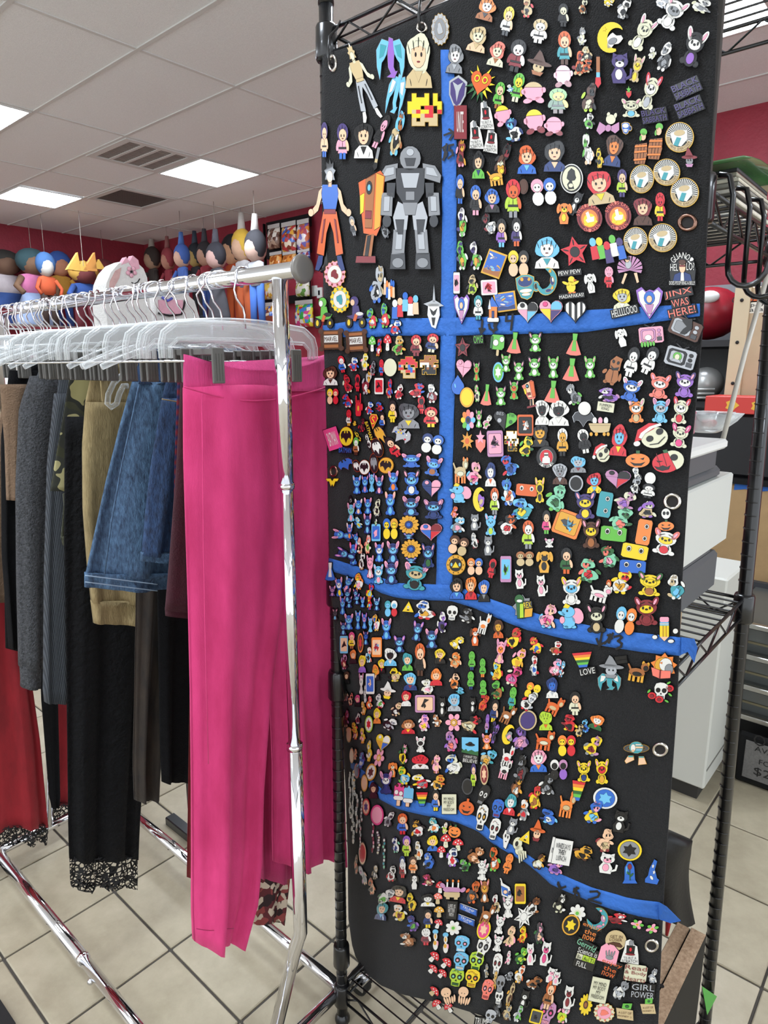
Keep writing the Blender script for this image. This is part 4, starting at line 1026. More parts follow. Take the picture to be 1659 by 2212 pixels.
o = MB().tube([Fp(x, y, 3.845) for x, y in ((284, 610), (290, 613), (298, 609), (302, 602))], .003, 6).build('closed_eye', INK, smooth=True); adopt(wc, o)
o = MB().prism([Fp(x, y, 3.843) for x, y in ((250, 585), (262, 578), (258, 600), (246, 622), (236, 630), (238, 608))], (0, .02, 0)).build('mane', mat('mane_crepe', '#c9a4a0', .9, var=.1, vscale=40)); adopt(wc, o)
wd = thing('pink_party_animal', 'white and pink crepe party animal with black trim', 'party figure', tuple(onY(385, 760, 3.9)))
o = MB().prism([Fp(x, y, 3.95) for x, y in ((338, 640), (352, 630), (400, 632), (420, 650), (432, 690), (436, 760), (334, 760))], (0, .15, 0)).build('body', PW); adopt(wd, o)
o = MB().prism([Fp(x, y, 3.94) for x, y in ((343, 648), (395, 648), (396, 678), (345, 678))], (0, .02, 0)).build('pink_panel', PPK); adopt(wd, o)
o = MB().tube([Fp(x, y, 3.935) for x, y in ((342, 676), (366, 682), (392, 679), (398, 660), (400, 648))], .006, 6).build('black_trim', INK, smooth=True); adopt(wd, o)
o = MB().tube([Fp(x, y, 3.935) for x, y in ((350, 642), (362, 650), (372, 644))], .008, 6).build('blue_ribbon', mat('blue_ribbon', '#5a62c8', .6), smooth=True); adopt(wd, o)
# bagged sweets on a dark wall frame
gw = thing('sweet_display_frame', 'dark wall frame behind rows of bagged sweets', 'display frame', tuple(onX(620, 700, 4.68)))
Gx = lambda x, y, X=4.69: onX(x, y, X)
for (x0, y0, x1, y1) in ((578, 482, 672, 488), (664, 470, 672, 700), (578, 538, 672, 545), (570, 645, 672, 652), (572, 484, 578, 690)):
    A = Gx(x0, y0); B = Gx(x1, y1)
    o = MB().box((4.67, min(A.y, B.y), min(A.z, B.z)), (4.70, max(A.y, B.y), max(A.z, B.z))).build('bar', BLKB); adopt(gw, o)
BAGS = [(577, 487, 605, 536, 'brown'), (606, 482, 640, 542, 'mixed'), (640, 476, 668, 538, 'pastel'), (581, 546, 609, 588, 'orange'), (609, 545, 640, 586, 'orange'), (641, 540, 669, 575, 'blue'),
        (566, 606, 604, 645, 'gold'), (638, 606, 668, 640, 'green'), (564, 655, 602, 706, 'mixed'), (636, 650, 676, 706, 'bright')]
CC = {'brown': ['#7a5a4a', '#a98c78', '#d8cfc4', '#5a3a30'], 'mixed': ['#b03a3a', '#d9c9b0', '#7a3a2a', '#3a62b0', '#d9a03a'], 'pastel': ['#c86a4a', '#d8cfd0', '#6a62a8', '#d98a3a', '#b04a5a'],
      'orange': ['#c2702c', '#d98c3a', '#a8581e', '#e0b070'], 'blue': ['#3a4f9a', '#c9c9d4', '#8a3a4a', '#5a70b8'], 'gold': ['#c99a3a', '#d8d0c0', '#b0402c', '#e0c060'], 'green': ['#5a8a3a', '#d8d4c8', '#a8b04a', '#e0ddd0'],
      'bright': ['#d8c83a', '#3aa84a', '#d04a8a', '#e0dcd8', '#3a80c8', '#c83a3a']}
NAMES = ['bag of brown sweets, top left of the display', 'bag of red and white sweets, top middle', 'bag of pastel sweets, top right of display', 'bag of orange snacks, left in second row', 'bag of orange snacks, middle of second row',
         'bag of blue wrapped sweets, right in second row', 'bag of gold wrapped sweets beside the rail end', 'bag of green and white sweets above switch plate', 'bag of mixed coloured sweets at lower left', 'bag of bright multicoloured sweets at lower right']
for k, (x0, y0, x1, y1, c) in enumerate(BAGS):
    A = Gx(x0, y0, 4.63); B = Gx(x1, y1, 4.63); cy, cz = (A.y+B.y)/2, (A.z+B.z)/2; hy, hz = abs(A.y-B.y)/2, abs(A.z-B.z)/2
    t = thing('sweet_bag', NAMES[k], 'bag', (4.64, cy, cz-hz), 'bags of sweets on the red wall')
    rg_ = []
    for (s, d) in ((-1, .15), (-.85, .7), (-.4, 1), (.2, .95), (.7, .5), (.92, .12)):
        rg_.append([(4.64 - .055*d*max(0, math.cos(a)) + .01*min(0, math.cos(a))*-1, cy + hy*math.sin(a)*(1-.05*abs(s)), cz + hz*s*.86 - hz*.1) for a in [2*PI*i/16 for i in range(16)]])
    o = MB().rings(rg_).build('bag', cells('sweets_' + c, CC[c], 26, .25), smooth=True); adopt(t, o)
    o = MB().box((4.632, cy-hy*.95, cz+hz*.7), (4.638, cy+hy*.95, cz+hz)).build('header_card', mat('header', '#b9b4b0', .5)); adopt(t, o)
for k, (x, y) in enumerate(((675, 628), (686, 632))):
    p = Gx(x, y, 4.70); o = MB().cbox((4.72, p.y-.035, p.z-.05), (4.74, p.y+.035, p.z+.05), .003).build('wall_switch', WHITEP, label='white switch plate on the red wall, %s of two' % ('left', 'right')[k], category='switch', group='switch plates')
    MB().box((4.717, p.y-.012, p.z-.022), (4.721, p.y+.012, p.z+.022)).build('toggle', INK if k else WHITEP, o)

# ================================================================== ENAMEL PINS
PAL = {'w': ('#d9d7d0', 'white'), 'c': ('#cfcdb0', 'cream'), 'k': ('#121214', 'black'), 'g': ('#818386', 'grey'), 'd': ('#3c3e42', 'dark grey'), 's': ('#a7aaae', 'silver'),
       'o': ('#e07d35', 'orange'), 'O': ('#cc5c26', 'deep orange'), 'y': ('#e2c426', 'yellow'), 'Y': ('#d29a30', 'golden'), 'r': ('#c62430', 'red'), 'R': ('#7c222b', 'maroon'),
       'p': ('#e59aae', 'pink'), 'P': ('#d4447e', 'hot pink'), 'b': ('#2a62b8', 'blue'), 'B': ('#1c346c', 'navy'), 'l': ('#68b2d6', 'light blue'), 't': ('#38929c', 'teal'),
       'n': ('#5fae42', 'green'), 'N': ('#265c30', 'dark green'), 'L': ('#a8c632', 'lime'), 'v': ('#8c5eb4', 'purple'), 'V': ('#41336c', 'dark purple'), 'u': ('#9a5e32', 'brown'),
       'U': ('#4c2b1b', 'dark brown'), 'f': ('#e2b894', 'peach'), 'e': ('#bfa97e', 'tan'), 'a': ('#e47464', 'coral'), 'm': ('#b47fa4', 'mauve'), 'z': ('#7cc09c', 'seafoam')}
def enamel(c): return mat('enamel_' + PAL[c][1].replace(' ', '_'), PAL[c][0], .3, spec=.5, coat=.25)
RIMM = {'k': mat('black_nickel', '#1a1a1c', .3, .8), 's': mat('pin_silver', '#b5b7ba', .25, 1.), 'Y': mat('pin_gold', '#c9a04a', .25, 1.), 'U': mat('pin_bronze', '#7a5a3a', .3, 1.), 'w': mat('pin_white_rim', '#d0cfc8', .4)}
def ell(cx, cy, rx, ry, n=14, rot=0):
    r = math.radians(rot); C, S = math.cos(r), math.sin(r)
    return [(cx + rx*math.cos(a)*C - ry*math.sin(a)*S, cy + rx*math.cos(a)*S + ry*math.sin(a)*C) for a in [2*PI*k/n for k in range(n)]]
def rct(x0, y0, x1, y1): return [(x0, y0), (x1, y0), (x1, y1), (x0, y1)]
def rrc(x0, y0, x1, y1, c=.08):
    return [(x0+c, y0), (x1-c, y0), (x1, y0+c), (x1, y1-c), (x1-c, y1), (x0+c, y1), (x0, y1-c), (x0, y0+c)]
def strp(n, r1, r2, cx=0, cy=0, a0=90):
    return [(cx + (r1 if k % 2 == 0 else r2)*math.cos(math.radians(a0)+PI*k/n), cy + (r1 if k % 2 == 0 else r2)*math.sin(math.radians(a0)+PI*k/n)) for k in range(2*n)]
def heart(s=1.):
    P = []
    for k in range(24):
        a = 2*PI*k/24; P.append((s*.5*math.sin(a)**3*1.0, s*(.40*math.cos(a) - .155*math.cos(2*a) - .06*math.cos(3*a) - .03*math.cos(4*a) + .02)))
    return P
def blob(rg, r=.5, n=22, wob=.16):
    ph = [rg.uniform(0, 6.3) for _ in range(3)]
    return [((r*(1-wob) + r*wob*math.sin(2*a+ph[0])*.6 + r*wob*math.sin(3*a+ph[1])*.7 + r*wob*.4*math.sin(5*a+ph[2]))*math.cos(a),
             (r*(1-wob) + r*wob*math.sin(2*a+ph[0])*.6 + r*wob*math.sin(3*a+ph[1])*.7 + r*wob*.4*math.sin(5*a+ph[2]))*math.sin(a)) for a in [2*PI*k/n for k in range(n)]]
def half_plane(P, f):                      # keep the side of a polygon where f(x, y) > 0
    out = []
    for i in range(len(P)):
        a, b = P[i], P[(i+1) % len(P)]; fa, fb = f(*a), f(*b)
        if fa > 0: out.append(a)
        if fa*fb < 0:
            t = fa/(fa-fb); out.append((a[0]+(b[0]-a[0])*t, a[1]+(b[1]-a[1])*t))
    return out
BAT = [(-.5,.1),(-.36,.34),(-.16,.40),(-.18,.22),(-.07,.22),(-.05,.42),(0,.34),(.05,.42),(.07,.22),(.18,.22),(.16,.40),(.36,.34),(.5,.1),(.42,-.22),(.33,-.10),(.2,-.12),(.1,-.26),(0,-.46),(-.1,-.26),(-.2,-.12),(-.33,-.10),(-.42,-.22)]
# each design returns (part name, polygon or ('text', ...), colour, layer)
def design(t, c, rg, arg=None):
    g = lambda i: c[min(i, len(c)-1)]
    D = []
    A = lambda nm, P, col, ly=0: D.append((nm, P, col, ly))
    TX = lambda s, x, y, w, h, col, ly=3, rot=0: D.append(('lettering', ('text', s, x, y, w, h, rot), col, ly))
    if t == 'fig':
        A('hair', ell(0, .24, .33, .26), g(0)); A('face', ell(.02, .17, .22, .17), g(1), 1)
        A('body', [(-.17, .02), (.17, .02), (.27, -.34), (-.27, -.34)], g(2)); 
        A('arm', ell(-.27, -.12, .09, .17, rot=-25), g(2)); A('arm', ell(.27, -.12, .09, .17, rot=25), g(1))
        A('leg', rct(-.18, -.5, -.03, -.32), g(3)); A('leg', rct(.03, -.5, .18, -.32), g(3))
        A('eye', ell(-.07, .15, .025, .035, 8), 'k', 2); A('eye', ell(.1, .15, .025, .035, 8), 'k', 2); A('belt', rct(-.22, -.22, .22, -.17), g(4) if len(c) > 4 else 'k', 1)
        for i in range(3): A('line', ell(-.18+.16*i, .38-.05*abs(i-1), .012, .07, 6, 20-20*i), 'k', 1)
        A('line', ell(.0, -.1, .01, .1, 6), 'k', 1); A('smile', ell(.02, .07, .05, .012, 6), 'R', 2)
    elif t == 'bust':
        A('hair', [(p[0]*.92, p[1]*.72+.13) for p in blob(rg, .52, 22, .1)], g(0)); A('face', ell(0, .1, .25, .24), g(1), 1)
        A('shoulders', [(-.2, -.16), (.2, -.16), (.42, -.3), (.47, -.5), (-.47, -.5), (-.42, -.3)], g(2)); A('collar', [(-.14, -.2), (.14, -.2), (0, -.4)], g(3), 1)
        A('eye', ell(-.1, .1, .03, .04, 8), 'k', 2); A('eye', ell(.1, .1, .03, .04, 8), 'k', 2); A('fringe', [(-.24, .2), (-.1, .34), (.1, .34), (.25, .2), (.05, .26)], g(0), 2)
        for i in range(5): A('line', ell(-.34+.17*i, .2+.12*(1-abs(i-2)/2.), .012, .1, 6, 24-12*i), 'k', 1 if i in (0, 4) else 3)
        A('smile', ell(0, -.03, .06, .014, 6), 'R', 2); A('line', ell(-.28, -.4, .01, .07, 6, 20), 'k', 1); A('line', ell(.28, -.4, .01, .07, 6, -20), 'k', 1)
    elif t == 'man':
        A('hair', strp(9, .13, .085, 0, .41), g(0)); A('face', ell(0, .375, .065, .055), g(1), 1)
        A('neck', rct(-.04, .28, .04, .36), g(1)); A('torso', [(-.17, .30), (.17, .30), (.2, .22), (.13, .06), (-.13, .06), (-.2, .22)], g(2)); A('sash', rct(-.13, .03, .13, .07), g(4) if len(c) > 4 else g(3), 1)
        for s in (-1, 1):
            A('arm', [(s*.17, .28), (s*.25, .24), (s*.31, .12), (s*.42, .06), (s*.40, .01), (s*.27, .06), (s*.19, .18)], g(1)); A('fist', ell(s*.43, .04, .06, .035), g(1), 1)
            A('trouser_leg', [(0, .05), (s*.15, .05), (s*.24, -.15), (s*.30, -.34), (s*.14, -.36), (s*.08, -.15), (0, -.04)], g(3))
            A('fold', [(s*.1, -.02), (s*.14, -.03), (s*.2, -.24), (s*.17, -.24)], 'R' if g(3) in 'oO' else 'd', 2)
            A('boot', [(s*.16, -.36), (s*.26, -.36), (s*.34, -.49), (s*.26, -.5), (s*.18, -.44)], g(5) if len(c) > 5 else 'B')
    elif t == 'armor':
        A('helmet', ell(0, .40, .17, .10), g(0)); A('visor', [(-.09, .40), (.09, .40), (.06, .34), (-.06, .34)], g(2), 1); A('lamp', ell(.0, .45, .06, .03), g(1), 1)
        A('chest', [(-.24, .32), (.24, .32), (.22, .12), (.1, .02), (-.1, .02), (-.22, .12)], g(2)); A('plate', [(-.15, .28), (.15, .28), (.1, .16), (-.1, .16)], g(1), 1); A('vent', rct(-.07, .06, .07, .13), g(0), 1)
        A('hip', [(-.12, .04), (.12, .04), (.08, -.06), (-.08, -.06)], g(0), 1)
        for s in (-1, 1):
            A('pauldron', [(s*.2, .36), (s*.4, .34), (s*.5, .26), (s*.48, .2), (s*.22, .24)], g(0)); A('pauldron_plate', [(s*.26, .33), (s*.38, .32), (s*.45, .25), (s*.26, .27)], g(1), 1)
            A('upper_arm', [(s*.24, .2), (s*.38, .2), (s*.38, .1), (s*.26, .08)], g(2)); A('forearm', [(s*.28, .12), (s*.46, .12), (s*.48, -.06), (s*.3, -.07)], g(0)); A('gauntlet', [(s*.33, .09), (s*.42, .09), (s*.43, -.03), (s*.34, -.03)], g(1), 1)
            A('hand', ell(s*.38, -.11, .07, .05), g(2)); A('thigh', [(s*.02, .0), (s*.2, .05), (s*.28, -.08), (s*.24, -.2), (s*.06, -.18)], g(1)); A('knee', [(s*.1, -.1), (s*.24, -.1), (s*.2, -.22), (s*.12, -.22)], g(2), 1)
            A('shin', [(s*.07, -.18), (s*.27, -.18), (s*.3, -.38), (s*.1, -.38)], g(0)); A('shin_plate', [(s*.12, -.2), (s*.22, -.2), (s*.24, -.34), (s*.14, -.34)], g(1), 1)
            A('boot', [(s*.09, -.37), (s*.31, -.37), (s*.33, -.5), (s*.08, -.5)], g(2)); A('toe_cap', ell(s*.2, -.45, .09, .04), g(0), 1)
    elif t == 'bot':
        A('body', [(-.42, .36), (.3, .5), (.46, .44), (.4, -.1), (.28, -.2), (-.16, -.18)], g(0)); A('side', [(.18, .47), (.44, .44), (.38, -.1), (.2, -.14)], g(1), 1)
        A('panel', [(-.18, .4), (.14, .46), (.12, -.12), (-.12, -.12)], g(2), 1); A('lens', ell(-.04, .31, .10, .07), g(3), 2); A('lens_core', ell(-.04, .31, .05, .035), 'l', 3)
        A('plate', rct(-.13, -.02, .08, .06), 'R', 2); A('wheel', [(-.06, -.2), (.2, -.18), (.14, -.43), (-.14, -.42)], g(2)); A('tread', [(-.02, -.21), (.1, -.2), (.04, -.42), (-.08, -.42)], g(3), 1); A('foot', [(-.36, -.43), (.28, -.42), (.3, -.49), (-.38, -.5)], 'R')
        A('patch', [(-.34, .22), (-.2, .25), (-.2, .05), (-.3, .02)], 'y', 1)
    elif t == 'crit':
        tall = rg.random() < .5
        A('ear', ell(-.30, .33, .10, .20, rot=28), g(1)); A('ear', ell(.30, .33, .10, .20, rot=-28), g(1))
        A('head', ell(0, .14, .36, .27), g(0)); A('muzzle', ell(0, .07, .24, .14), g(2), 1)
        A('body', ell(0, -.29, .26, .22), g(0)); A('belly', ell(0, -.30, .15, .15), g(3) if len(c) > 3 else g(2), 1); A('paw', ell(-.27, -.40, .11, .08), g(0)); A('paw', ell(.27, -.40, .11, .08), g(0))
        for s in (-1, 1): A('ear_lining', ell(s*.30, .34, .045, .12, 8, rot=-28*s), 'p' if g(1) != 'p' else 'm', 1); A('line', ell(s*.14, .29, .09, .012, 6, -20*s), 'k', 2); A('line', ell(s*.15, -.2, .012, .09, 6, 12*s), 'k', 2); A('mark', ell(s*.12, .12, .035, .05, 8), 'k', 2)
        A('nose', ell(0, .07, .05, .03, 8), 'k', 2)
    elif t in ('cat', 'dog'):
        A('body', [(-.2, -.48), (.22, -.48), (.26, -.2), (.12, .05), (-.12, .05), (-.26, -.2)], g(0)); A('chest', ell(0, -.2, .12, .17), g(1), 1)
        A('head', ell(.03, .22, .28, .22), g(0))
        if t == 'cat':
            A('ear', [(-.22, .3), (-.2, .5), (-.02, .41)], g(0)); A('ear', [(.28, .3), (.28, .5), (.1, .41)], g(0)); A('tail', [(.2, -.4), (.42, -.3), (.46, -.02), (.38, 0), (.36, -.22), (.2, -.32)], g(0))
        else:
            A('ear', ell(-.28, .2, .1, .22, rot=-12), g(2)); A('ear', ell(.34, .2, .1, .22, rot=12), g(2))
        A('muzzle', ell(.03, .13, .15, .1), g(1), 1); A('nose', ell(.03, .17, .04, .03, 8), 'k', 2); A('eye', ell(-.08, .25, .03, .04, 8), 'k', 2); A('eye', ell(.14, .25, .03, .04, 8), 'k', 2)
    elif t == 'beast':
        A('body', ell(-.02, -.08, .36, .2), g(0)); A('head', ell(.3, .22, .18, .2), g(0)); A('face', ell(.34, .18, .1, .11), g(1), 1); A('belly', ell(0, -.14, .2, .09), g(1), 1)
        for x in (-.3, -.12, .1, .26): A('leg', rct(x-.055, -.5, x+.055, -.14), g(2))
        A('tail', [(-.34, -.02), (-.48, .24), (-.42, .28), (-.28, .06)], g(0)); A('ear', ell(.2, .4, .06, .09), g(2)); A('ear', ell(.42, .38, .06, .09), g(2))
    elif t == 'puff':
        A('body', ell(0, .04, .42, .40, 18), g(0)); A('foot', ell(-.24, -.38, .2, .11, rot=15), g(2)); A('foot', ell(.26, -.34, .2, .13, rot=-20), g(2)); A('arm', ell(-.42, .02, .1, .12), g(0))
        A('hood', half_plane(ell(0, .05, .42, .40, 24), lambda x, y: y-.22), g(1), 1); A('arm', ell(.44, .1, .09, .12), g(0))
    elif t == 'bl':
        k = len(c); s = rg.choice((-1, 1)); hx = s*rg.uniform(.04, .2)
        A('body', [(-.04*s + x*.74, -.18 + y*.64) for x, y in blob(rg, .5, 18, .14)], g(0))
        A('limb', ell(-s*.34, rg.uniform(-.15, .12), .15, .07, 10, s*rg.uniform(20, 70)), g(1)); A('limb', ell(s*.32, rg.uniform(-.36, -.1), .15, .07, 10, s*rg.uniform(-70, 30)), g(2))
        A('limb', ell(-.14, -.43, .1, .07, 10), g(1)); A('limb', ell(.14, -.42, .1, .07, 10), g(1))
        A('head', [(hx + x*.62, .24 + y*.52) for x, y in blob(rg, .5, 18, .12)], g(1) if rg.random() < .5 else g(0))
        A('crest', [(hx-.16, .34), (hx-s*.05, .5), (hx+.05, .42), (hx+.18, .47), (hx+.17, .32)], g(2))
        A('patch', [(hx + s*.05 + x*.36, .17 + y*.28) for x, y in blob(rg, .5, 12, .2)], g(2), 1)
        A('patch', [(x*.4, -.2 + y*.34) for x, y in blob(rg, .5, 12, .2)], g(3), 1)
        A('patch', ell(rg.uniform(-.2, .2), rg.uniform(-.36, -.02), .1, .06, 8, rg.uniform(-60, 60)), c[-1], 2)
        A('mark', ell(hx-.06, .22, .03, .045, 8), 'k', 3); A('mark', ell(hx+.1, .22, .03, .045, 8), 'k', 3)
        for i in range(3): x, y, a = rg.uniform(-.2, .2), rg.uniform(-.38, .05), rg.uniform(-70, 70); A('line', ell(x, y, .12, .012, 6, a), 'k', 3)
    elif t == 'duo':
        for s, o_ in ((-1, 0), (1, 2)):
            A('head', ell(s*.22, .18, .22, .24), g(o_)); A('face', ell(s*.22, .12, .14, .14), g(1), 1); A('body', ell(s*.22, -.26, .2, .24), g(o_+1))
            A('eye', ell(s*.22-.06, .13, .02, .03, 6), 'k', 2); A('eye', ell(s*.22+.06, .13, .02, .03, 6), 'k', 2)
    elif t == 'group':
        for i in range(5):
            x = -.4+.2*i; y = rg.uniform(-.05, .25)
            A('head', ell(x, y+.12, .1, .13), g(i)); A('body', [(x-.1, y), (x+.1, y), (x+.12, y-.4), (x-.12, y-.4)], g((i+2) % len(c)))
    elif t == 'pix':
        n = 8
        for i in range(n):
            for j in range(n):
                x, y = -.5+i/n, -.5+j/n
                if abs(x+.06) < .5 - abs(y)*.35 and rg.random() < .82:
                    D.append(('pixel', rct(x, y, x+1/n, y+1/n), g(2) if j < 2 else (g(0) if j > 4 else rg.choice(c)), 0))
    elif t == 'wing':
        for s in (-1, 1):
            A('wing', [(s*.06, .4), (s*.3, .46), (s*.48, .2), (s*.46, -.2), (s*.36, -.5), (s*.3, -.1), (s*.22, -.02), (s*.14, .1)], g(0)); A('membrane', [(s*.14, .3), (s*.34, .34), (s*.38, 0), (s*.24, .06)], g(1), 1)
        A('body', [(-.06, .5), (.08, .46), (.12, .1), (.1, -.2), (.2, -.36), (.05, -.42), (-.08, -.2), (-.1, .1)], g(2)); A('tail', [(.1, -.32), (.24, -.3), (.14, -.46), (-.12, -.44)], g(2), 1)
    elif t == 'moon':
        P = [(.5*math.cos(a), .5*math.sin(a)) for a in [math.radians(-60+300*k/16-60) for k in range(17)]]; Q = [(.12+.36*math.cos(a), .05+.38*math.sin(a)) for a in [math.radians(215-290*k/14) for k in range(15)]]
        P = [(.5*math.cos(a), .5*math.sin(a)) for a in [math.radians(50+260*k/18) for k in range(19)]]; Q = [(.2+.34*math.cos(a), .34*math.sin(a)+.02) for a in [math.radians(285-220*k/14) for k in range(15)]]
        A('crescent', P+Q, g(0)); A('cluster', [(x*.66+.12, y*.62-.06) for x, y in blob(rg, .5, 16, .25)], g(1)); A('stripe', ell(.1, -.1, .16, .1, rot=30), g(2), 1); A('star', strp(5, .08, .035, -.3, .2), 'y', 1)
    elif t == 'crescent':
        P = [(.5*math.cos(a), .5*math.sin(a)) for a in [math.radians(110-280*k/20) for k in range(21)]]; Q = [(-.2+.4*math.cos(a), .06+.36*math.sin(a)) for a in [math.radians(-85+130*k/12) for k in range(13)]]
        A('crescent', P+Q, g(0)); A('swirl', ell(.27, .05, .1, .16, rot=20), g(2), 1); A('swirl', ell(.15, -.32, .14, .06, rot=15), g(2), 1); A('dot', ell(.1, .4, .06, .05), g(1), 2); A('dot', ell(.33, -.2, .05, .05), g(1), 2); A('curl', ell(.3, .1, .04, .08, rot=20), 'w', 2)
    elif t == 'mug':
        A('handle', ell(.36, -.02, .14, .2), g(0)); A('handle_hole', ell(.37, -.02, .07, .12), 'k', 1); A('cup', [(-.46, .36), (-.2, .47), (.1, .46), (.3, .36), (.28, -.1), (.12, -.42), (-.06, -.5), (-.3, -.4), (-.44, -.05)], g(0))
        A('scene', ell(-.08, .2, .3, .2), g(2) if len(c) > 2 else g(1), 1); A('star', ell(-.2, .3, .06, .06), g(1), 2); A('star', ell(.1, .28, .05, .05), g(1), 2); A('wave', ell(-.08, -.16, .26, .07), g(1) if len(c) < 3 else 'w', 1); A('wave', ell(-.08, -.3, .18, .05), 'w', 1)
    elif t == 'oval':
        A('rim', ell(0, 0, .5, .5, 22), g(0)); 
        if len(c) > 1: A('field', ell(0, 0, .4, .41, 22), g(1), 1)
        if len(c) > 2: A('motif', [(x*.3, y*.3) for x, y in strp(6, 1, .6)], g(2), 2)
    elif t == 'badge':
        A('scallop', [(r*math.cos(a), r*math.sin(a)) for r, a in [(.5 if k % 2 else .45, 2*PI*k/32) for k in range(32)]], g(0)); A('field', ell(0, 0, .33, .33, 20), g(1), 1); A('motif', blob(rg, .2, 12, .2), g(2), 2)
        for k in range(10): A('bead', ell(.40*math.cos(.628*k), .40*math.sin(.628*k), .04, .04, 8), g(2), 1)
    elif t == 'bat':
        A('oval', ell(0, 0, .5, .5, 24), g(0)); A('field', ell(0, 0, .43, .43, 24), g(0), 1); A('bat_emblem', [(x*.8, y*.78) for x, y in BAT], g(1), 2)
    elif t == 'batshape':
        A('bat_emblem', [(x, y*1.05) for x, y in BAT], g(0))
        if len(c) > 1:
            for i in range(10): A('mosaic', ell(rg.uniform(-.34, .34), rg.uniform(-.06, .22), .05, .05, 6), c[1 + i % (len(c)-1)], 1)
    elif t == 'rect':
        A('card', rrc(-.5, -.5, .5, .5, .06), g(0)); 
        if len(c) > 1: A('field', rrc(-.4, -.38, .4, .38, .05), g(1), 1)
        for i in range(2, len(c)): A('motif', [(x*.42+rg.uniform(-.14, .14), y*.38+rg.uniform(-.14, .14)) for x, y in blob(rg, .5, 14, .2)], g(i), 2)
    elif t == 'bar':
        A('bar', rrc(-.5, -.5, .5, .5, .09), g(0))
        v = arg == 'v'
        for s in (-1, 1):
            A('pale_mark', ell(.14 if v else s*.24, s*.24 if v else .14, .15 if v else .09, .09 if v else .2), 'w', 1); A('dark_mark', ell(.14 if v else s*.24, s*.24 if v else .12, .08 if v else .05, .05 if v else .12), 'k', 2)
    elif t == 'swirl':
        A('frame', rct(-.5, -.5, .5, .5), g(1)); A('sky', rct(-.45, -.45, .45, .45), g(0), 1)
        for i in range(9): A('brush_mark', ell(rg.uniform(-.32, .32), rg.uniform(-.3, .34), .12, .035, 8, rg.uniform(-40, 40)), rg.choice(['l', 'w', 'b', g(1)]), 2)
        A('ground', [(-.45, -.45), (.45, -.45), (.45, -.2), (.1, -.3), (-.2, -.2), (-.45, -.32)], g(2), 2)
    elif t == 'heart':
        A('heart', heart(), g(0))
        if len(c) == 2:
            for x in (-.36, -.1, .16, .4): A('stripe', half_plane(half_plane(heart(.94), lambda X, Y: X-x+.065), lambda X, Y: x+.065-X), g(1), 1)
        else:
            A('patch', half_plane(half_plane(heart(.94), lambda X, Y: X), lambda X, Y: Y-.02), g(1), 1); A('patch', half_plane(half_plane(heart(.94), lambda X, Y: -X-.02), lambda X, Y: .05-Y), g(2), 1)
            if len(c) > 3: A('patch', half_plane(half_plane(heart(.94), lambda X, Y: X), lambda X, Y: -.02-Y), g(3), 1)
            A('spiral', ell(-.24, .24, .1, .09), g(4) if len(c) > 4 else g(1), 2)
    elif t == 'kite':
        P = [(0, -.5), (-.42, .05), (-.5, .4), (-.3, .5), (-.14, .36), (0, .42), (.16, .38), (.34, .5), (.5, .36), (.42, .02)]
        A('edge', P, g(0)); A('field', [(x*.84, y*.84) for x, y in P], g(1), 1); A('hair', ell(0, .16, .2, .2), g(2), 2); A('face', ell(0, .12, .1, .11), 'f', 3); A('body', [(-.16, -.05), (.16, -.05), (.06, -.34), (-.06, -.34)], 'm', 2)
    elif t == 'flower':
        n = arg or 8
        for k in range(n):
            a = 2*PI*k/n; A('petal', ell(.34*math.cos(a), .34*math.sin(a), .19, .10 if n > 9 else .15, 10, math.degrees(a)), c[2 + k % (len(c)-2)] if len(c) > 2 else g(0), 0)
        A('centre', ell(0, 0, .2, .2, 16), g(0) if len(c) > 2 else g(1), 1); A('core', ell(0, 0, .11, .11, 12), g(1), 2)
    elif t == 'star':
        n = arg or 5; A('star', strp(n, .52, .27), g(0)); A('centre', ell(0, 0, .17, .17, 14), g(1), 1)
        for k in range(n): a = PI/2+2*PI*k/n; A('ridge', ell(.32*math.cos(a), .32*math.sin(a), .1, .02, 8, math.degrees(a)), 'k' if g(0) != 'Y' else 'O', 1)
    elif t == 'drop': A('drop', [(0, .5)] + [(.5*math.cos(a), -.12+.38*math.sin(a)) for a in [math.radians(25-230*k/14) for k in range(15)]], g(0)); A('shine', ell(-.2, -.05, .05, .12, 8, 20), g(1), 1)
    elif t == 'shield':
        P = [(0, .5), (.38, .36), (.5, .3), (.46, -.1), (.2, -.4), (0, -.5), (-.2, -.4), (-.46, -.1), (-.5, .3), (-.38, .36)]
        A('edge', P, g(1)); A('field', [(x*.84, y*.86) for x, y in P], g(0), 1); A('motif', [(0, .2), (.3, .3), (.1, .02), (0, -.3), (-.1, .02), (-.3, .3)], g(1), 2)
    elif t == 'spike':
        for k, a in enumerate((150, 120, 60, 30, 5, -20, -45, 200, 225, 250, 275, 295)): r = math.radians(a); A('spike', [(.26*math.cos(r-.2), .26*math.sin(r-.2)), (.52*math.cos(r), .52*math.sin(r)), (.26*math.cos(r+.2), .26*math.sin(r+.2))], g(1) if k < 7 else g(3))
        A('mask', [(x*.72, y*.72+.02) for x, y in heart()], g(0), 1); A('ring', ell(-.14, .1, .1, .1), g(1), 2); A('ring', ell(.14, .1, .1, .1), g(1), 2); A('core', ell(-.14, .1, .05, .05), 'r', 3); A('core', ell(.14, .1, .05, .05), 'r', 3)
    elif t == 'hat':
        A('cone', [(-.12, .5), (.0, .42), (.26, .02), (-.3, .02)], g(0)); A('brim', ell(0, 0, .5, .1), g(0)); A('face', ell(0, -.18, .22, .2), g(1)); A('body', [(-.24, -.34), (.24, -.34), (.16, -.5), (-.16, -.5)], g(2)); A('eye', ell(-.08, -.15, .03, .03, 6), 'k', 2); A('eye', ell(.08, -.15, .03, .03, 6), 'k', 2)
    elif t == 'wizhat':
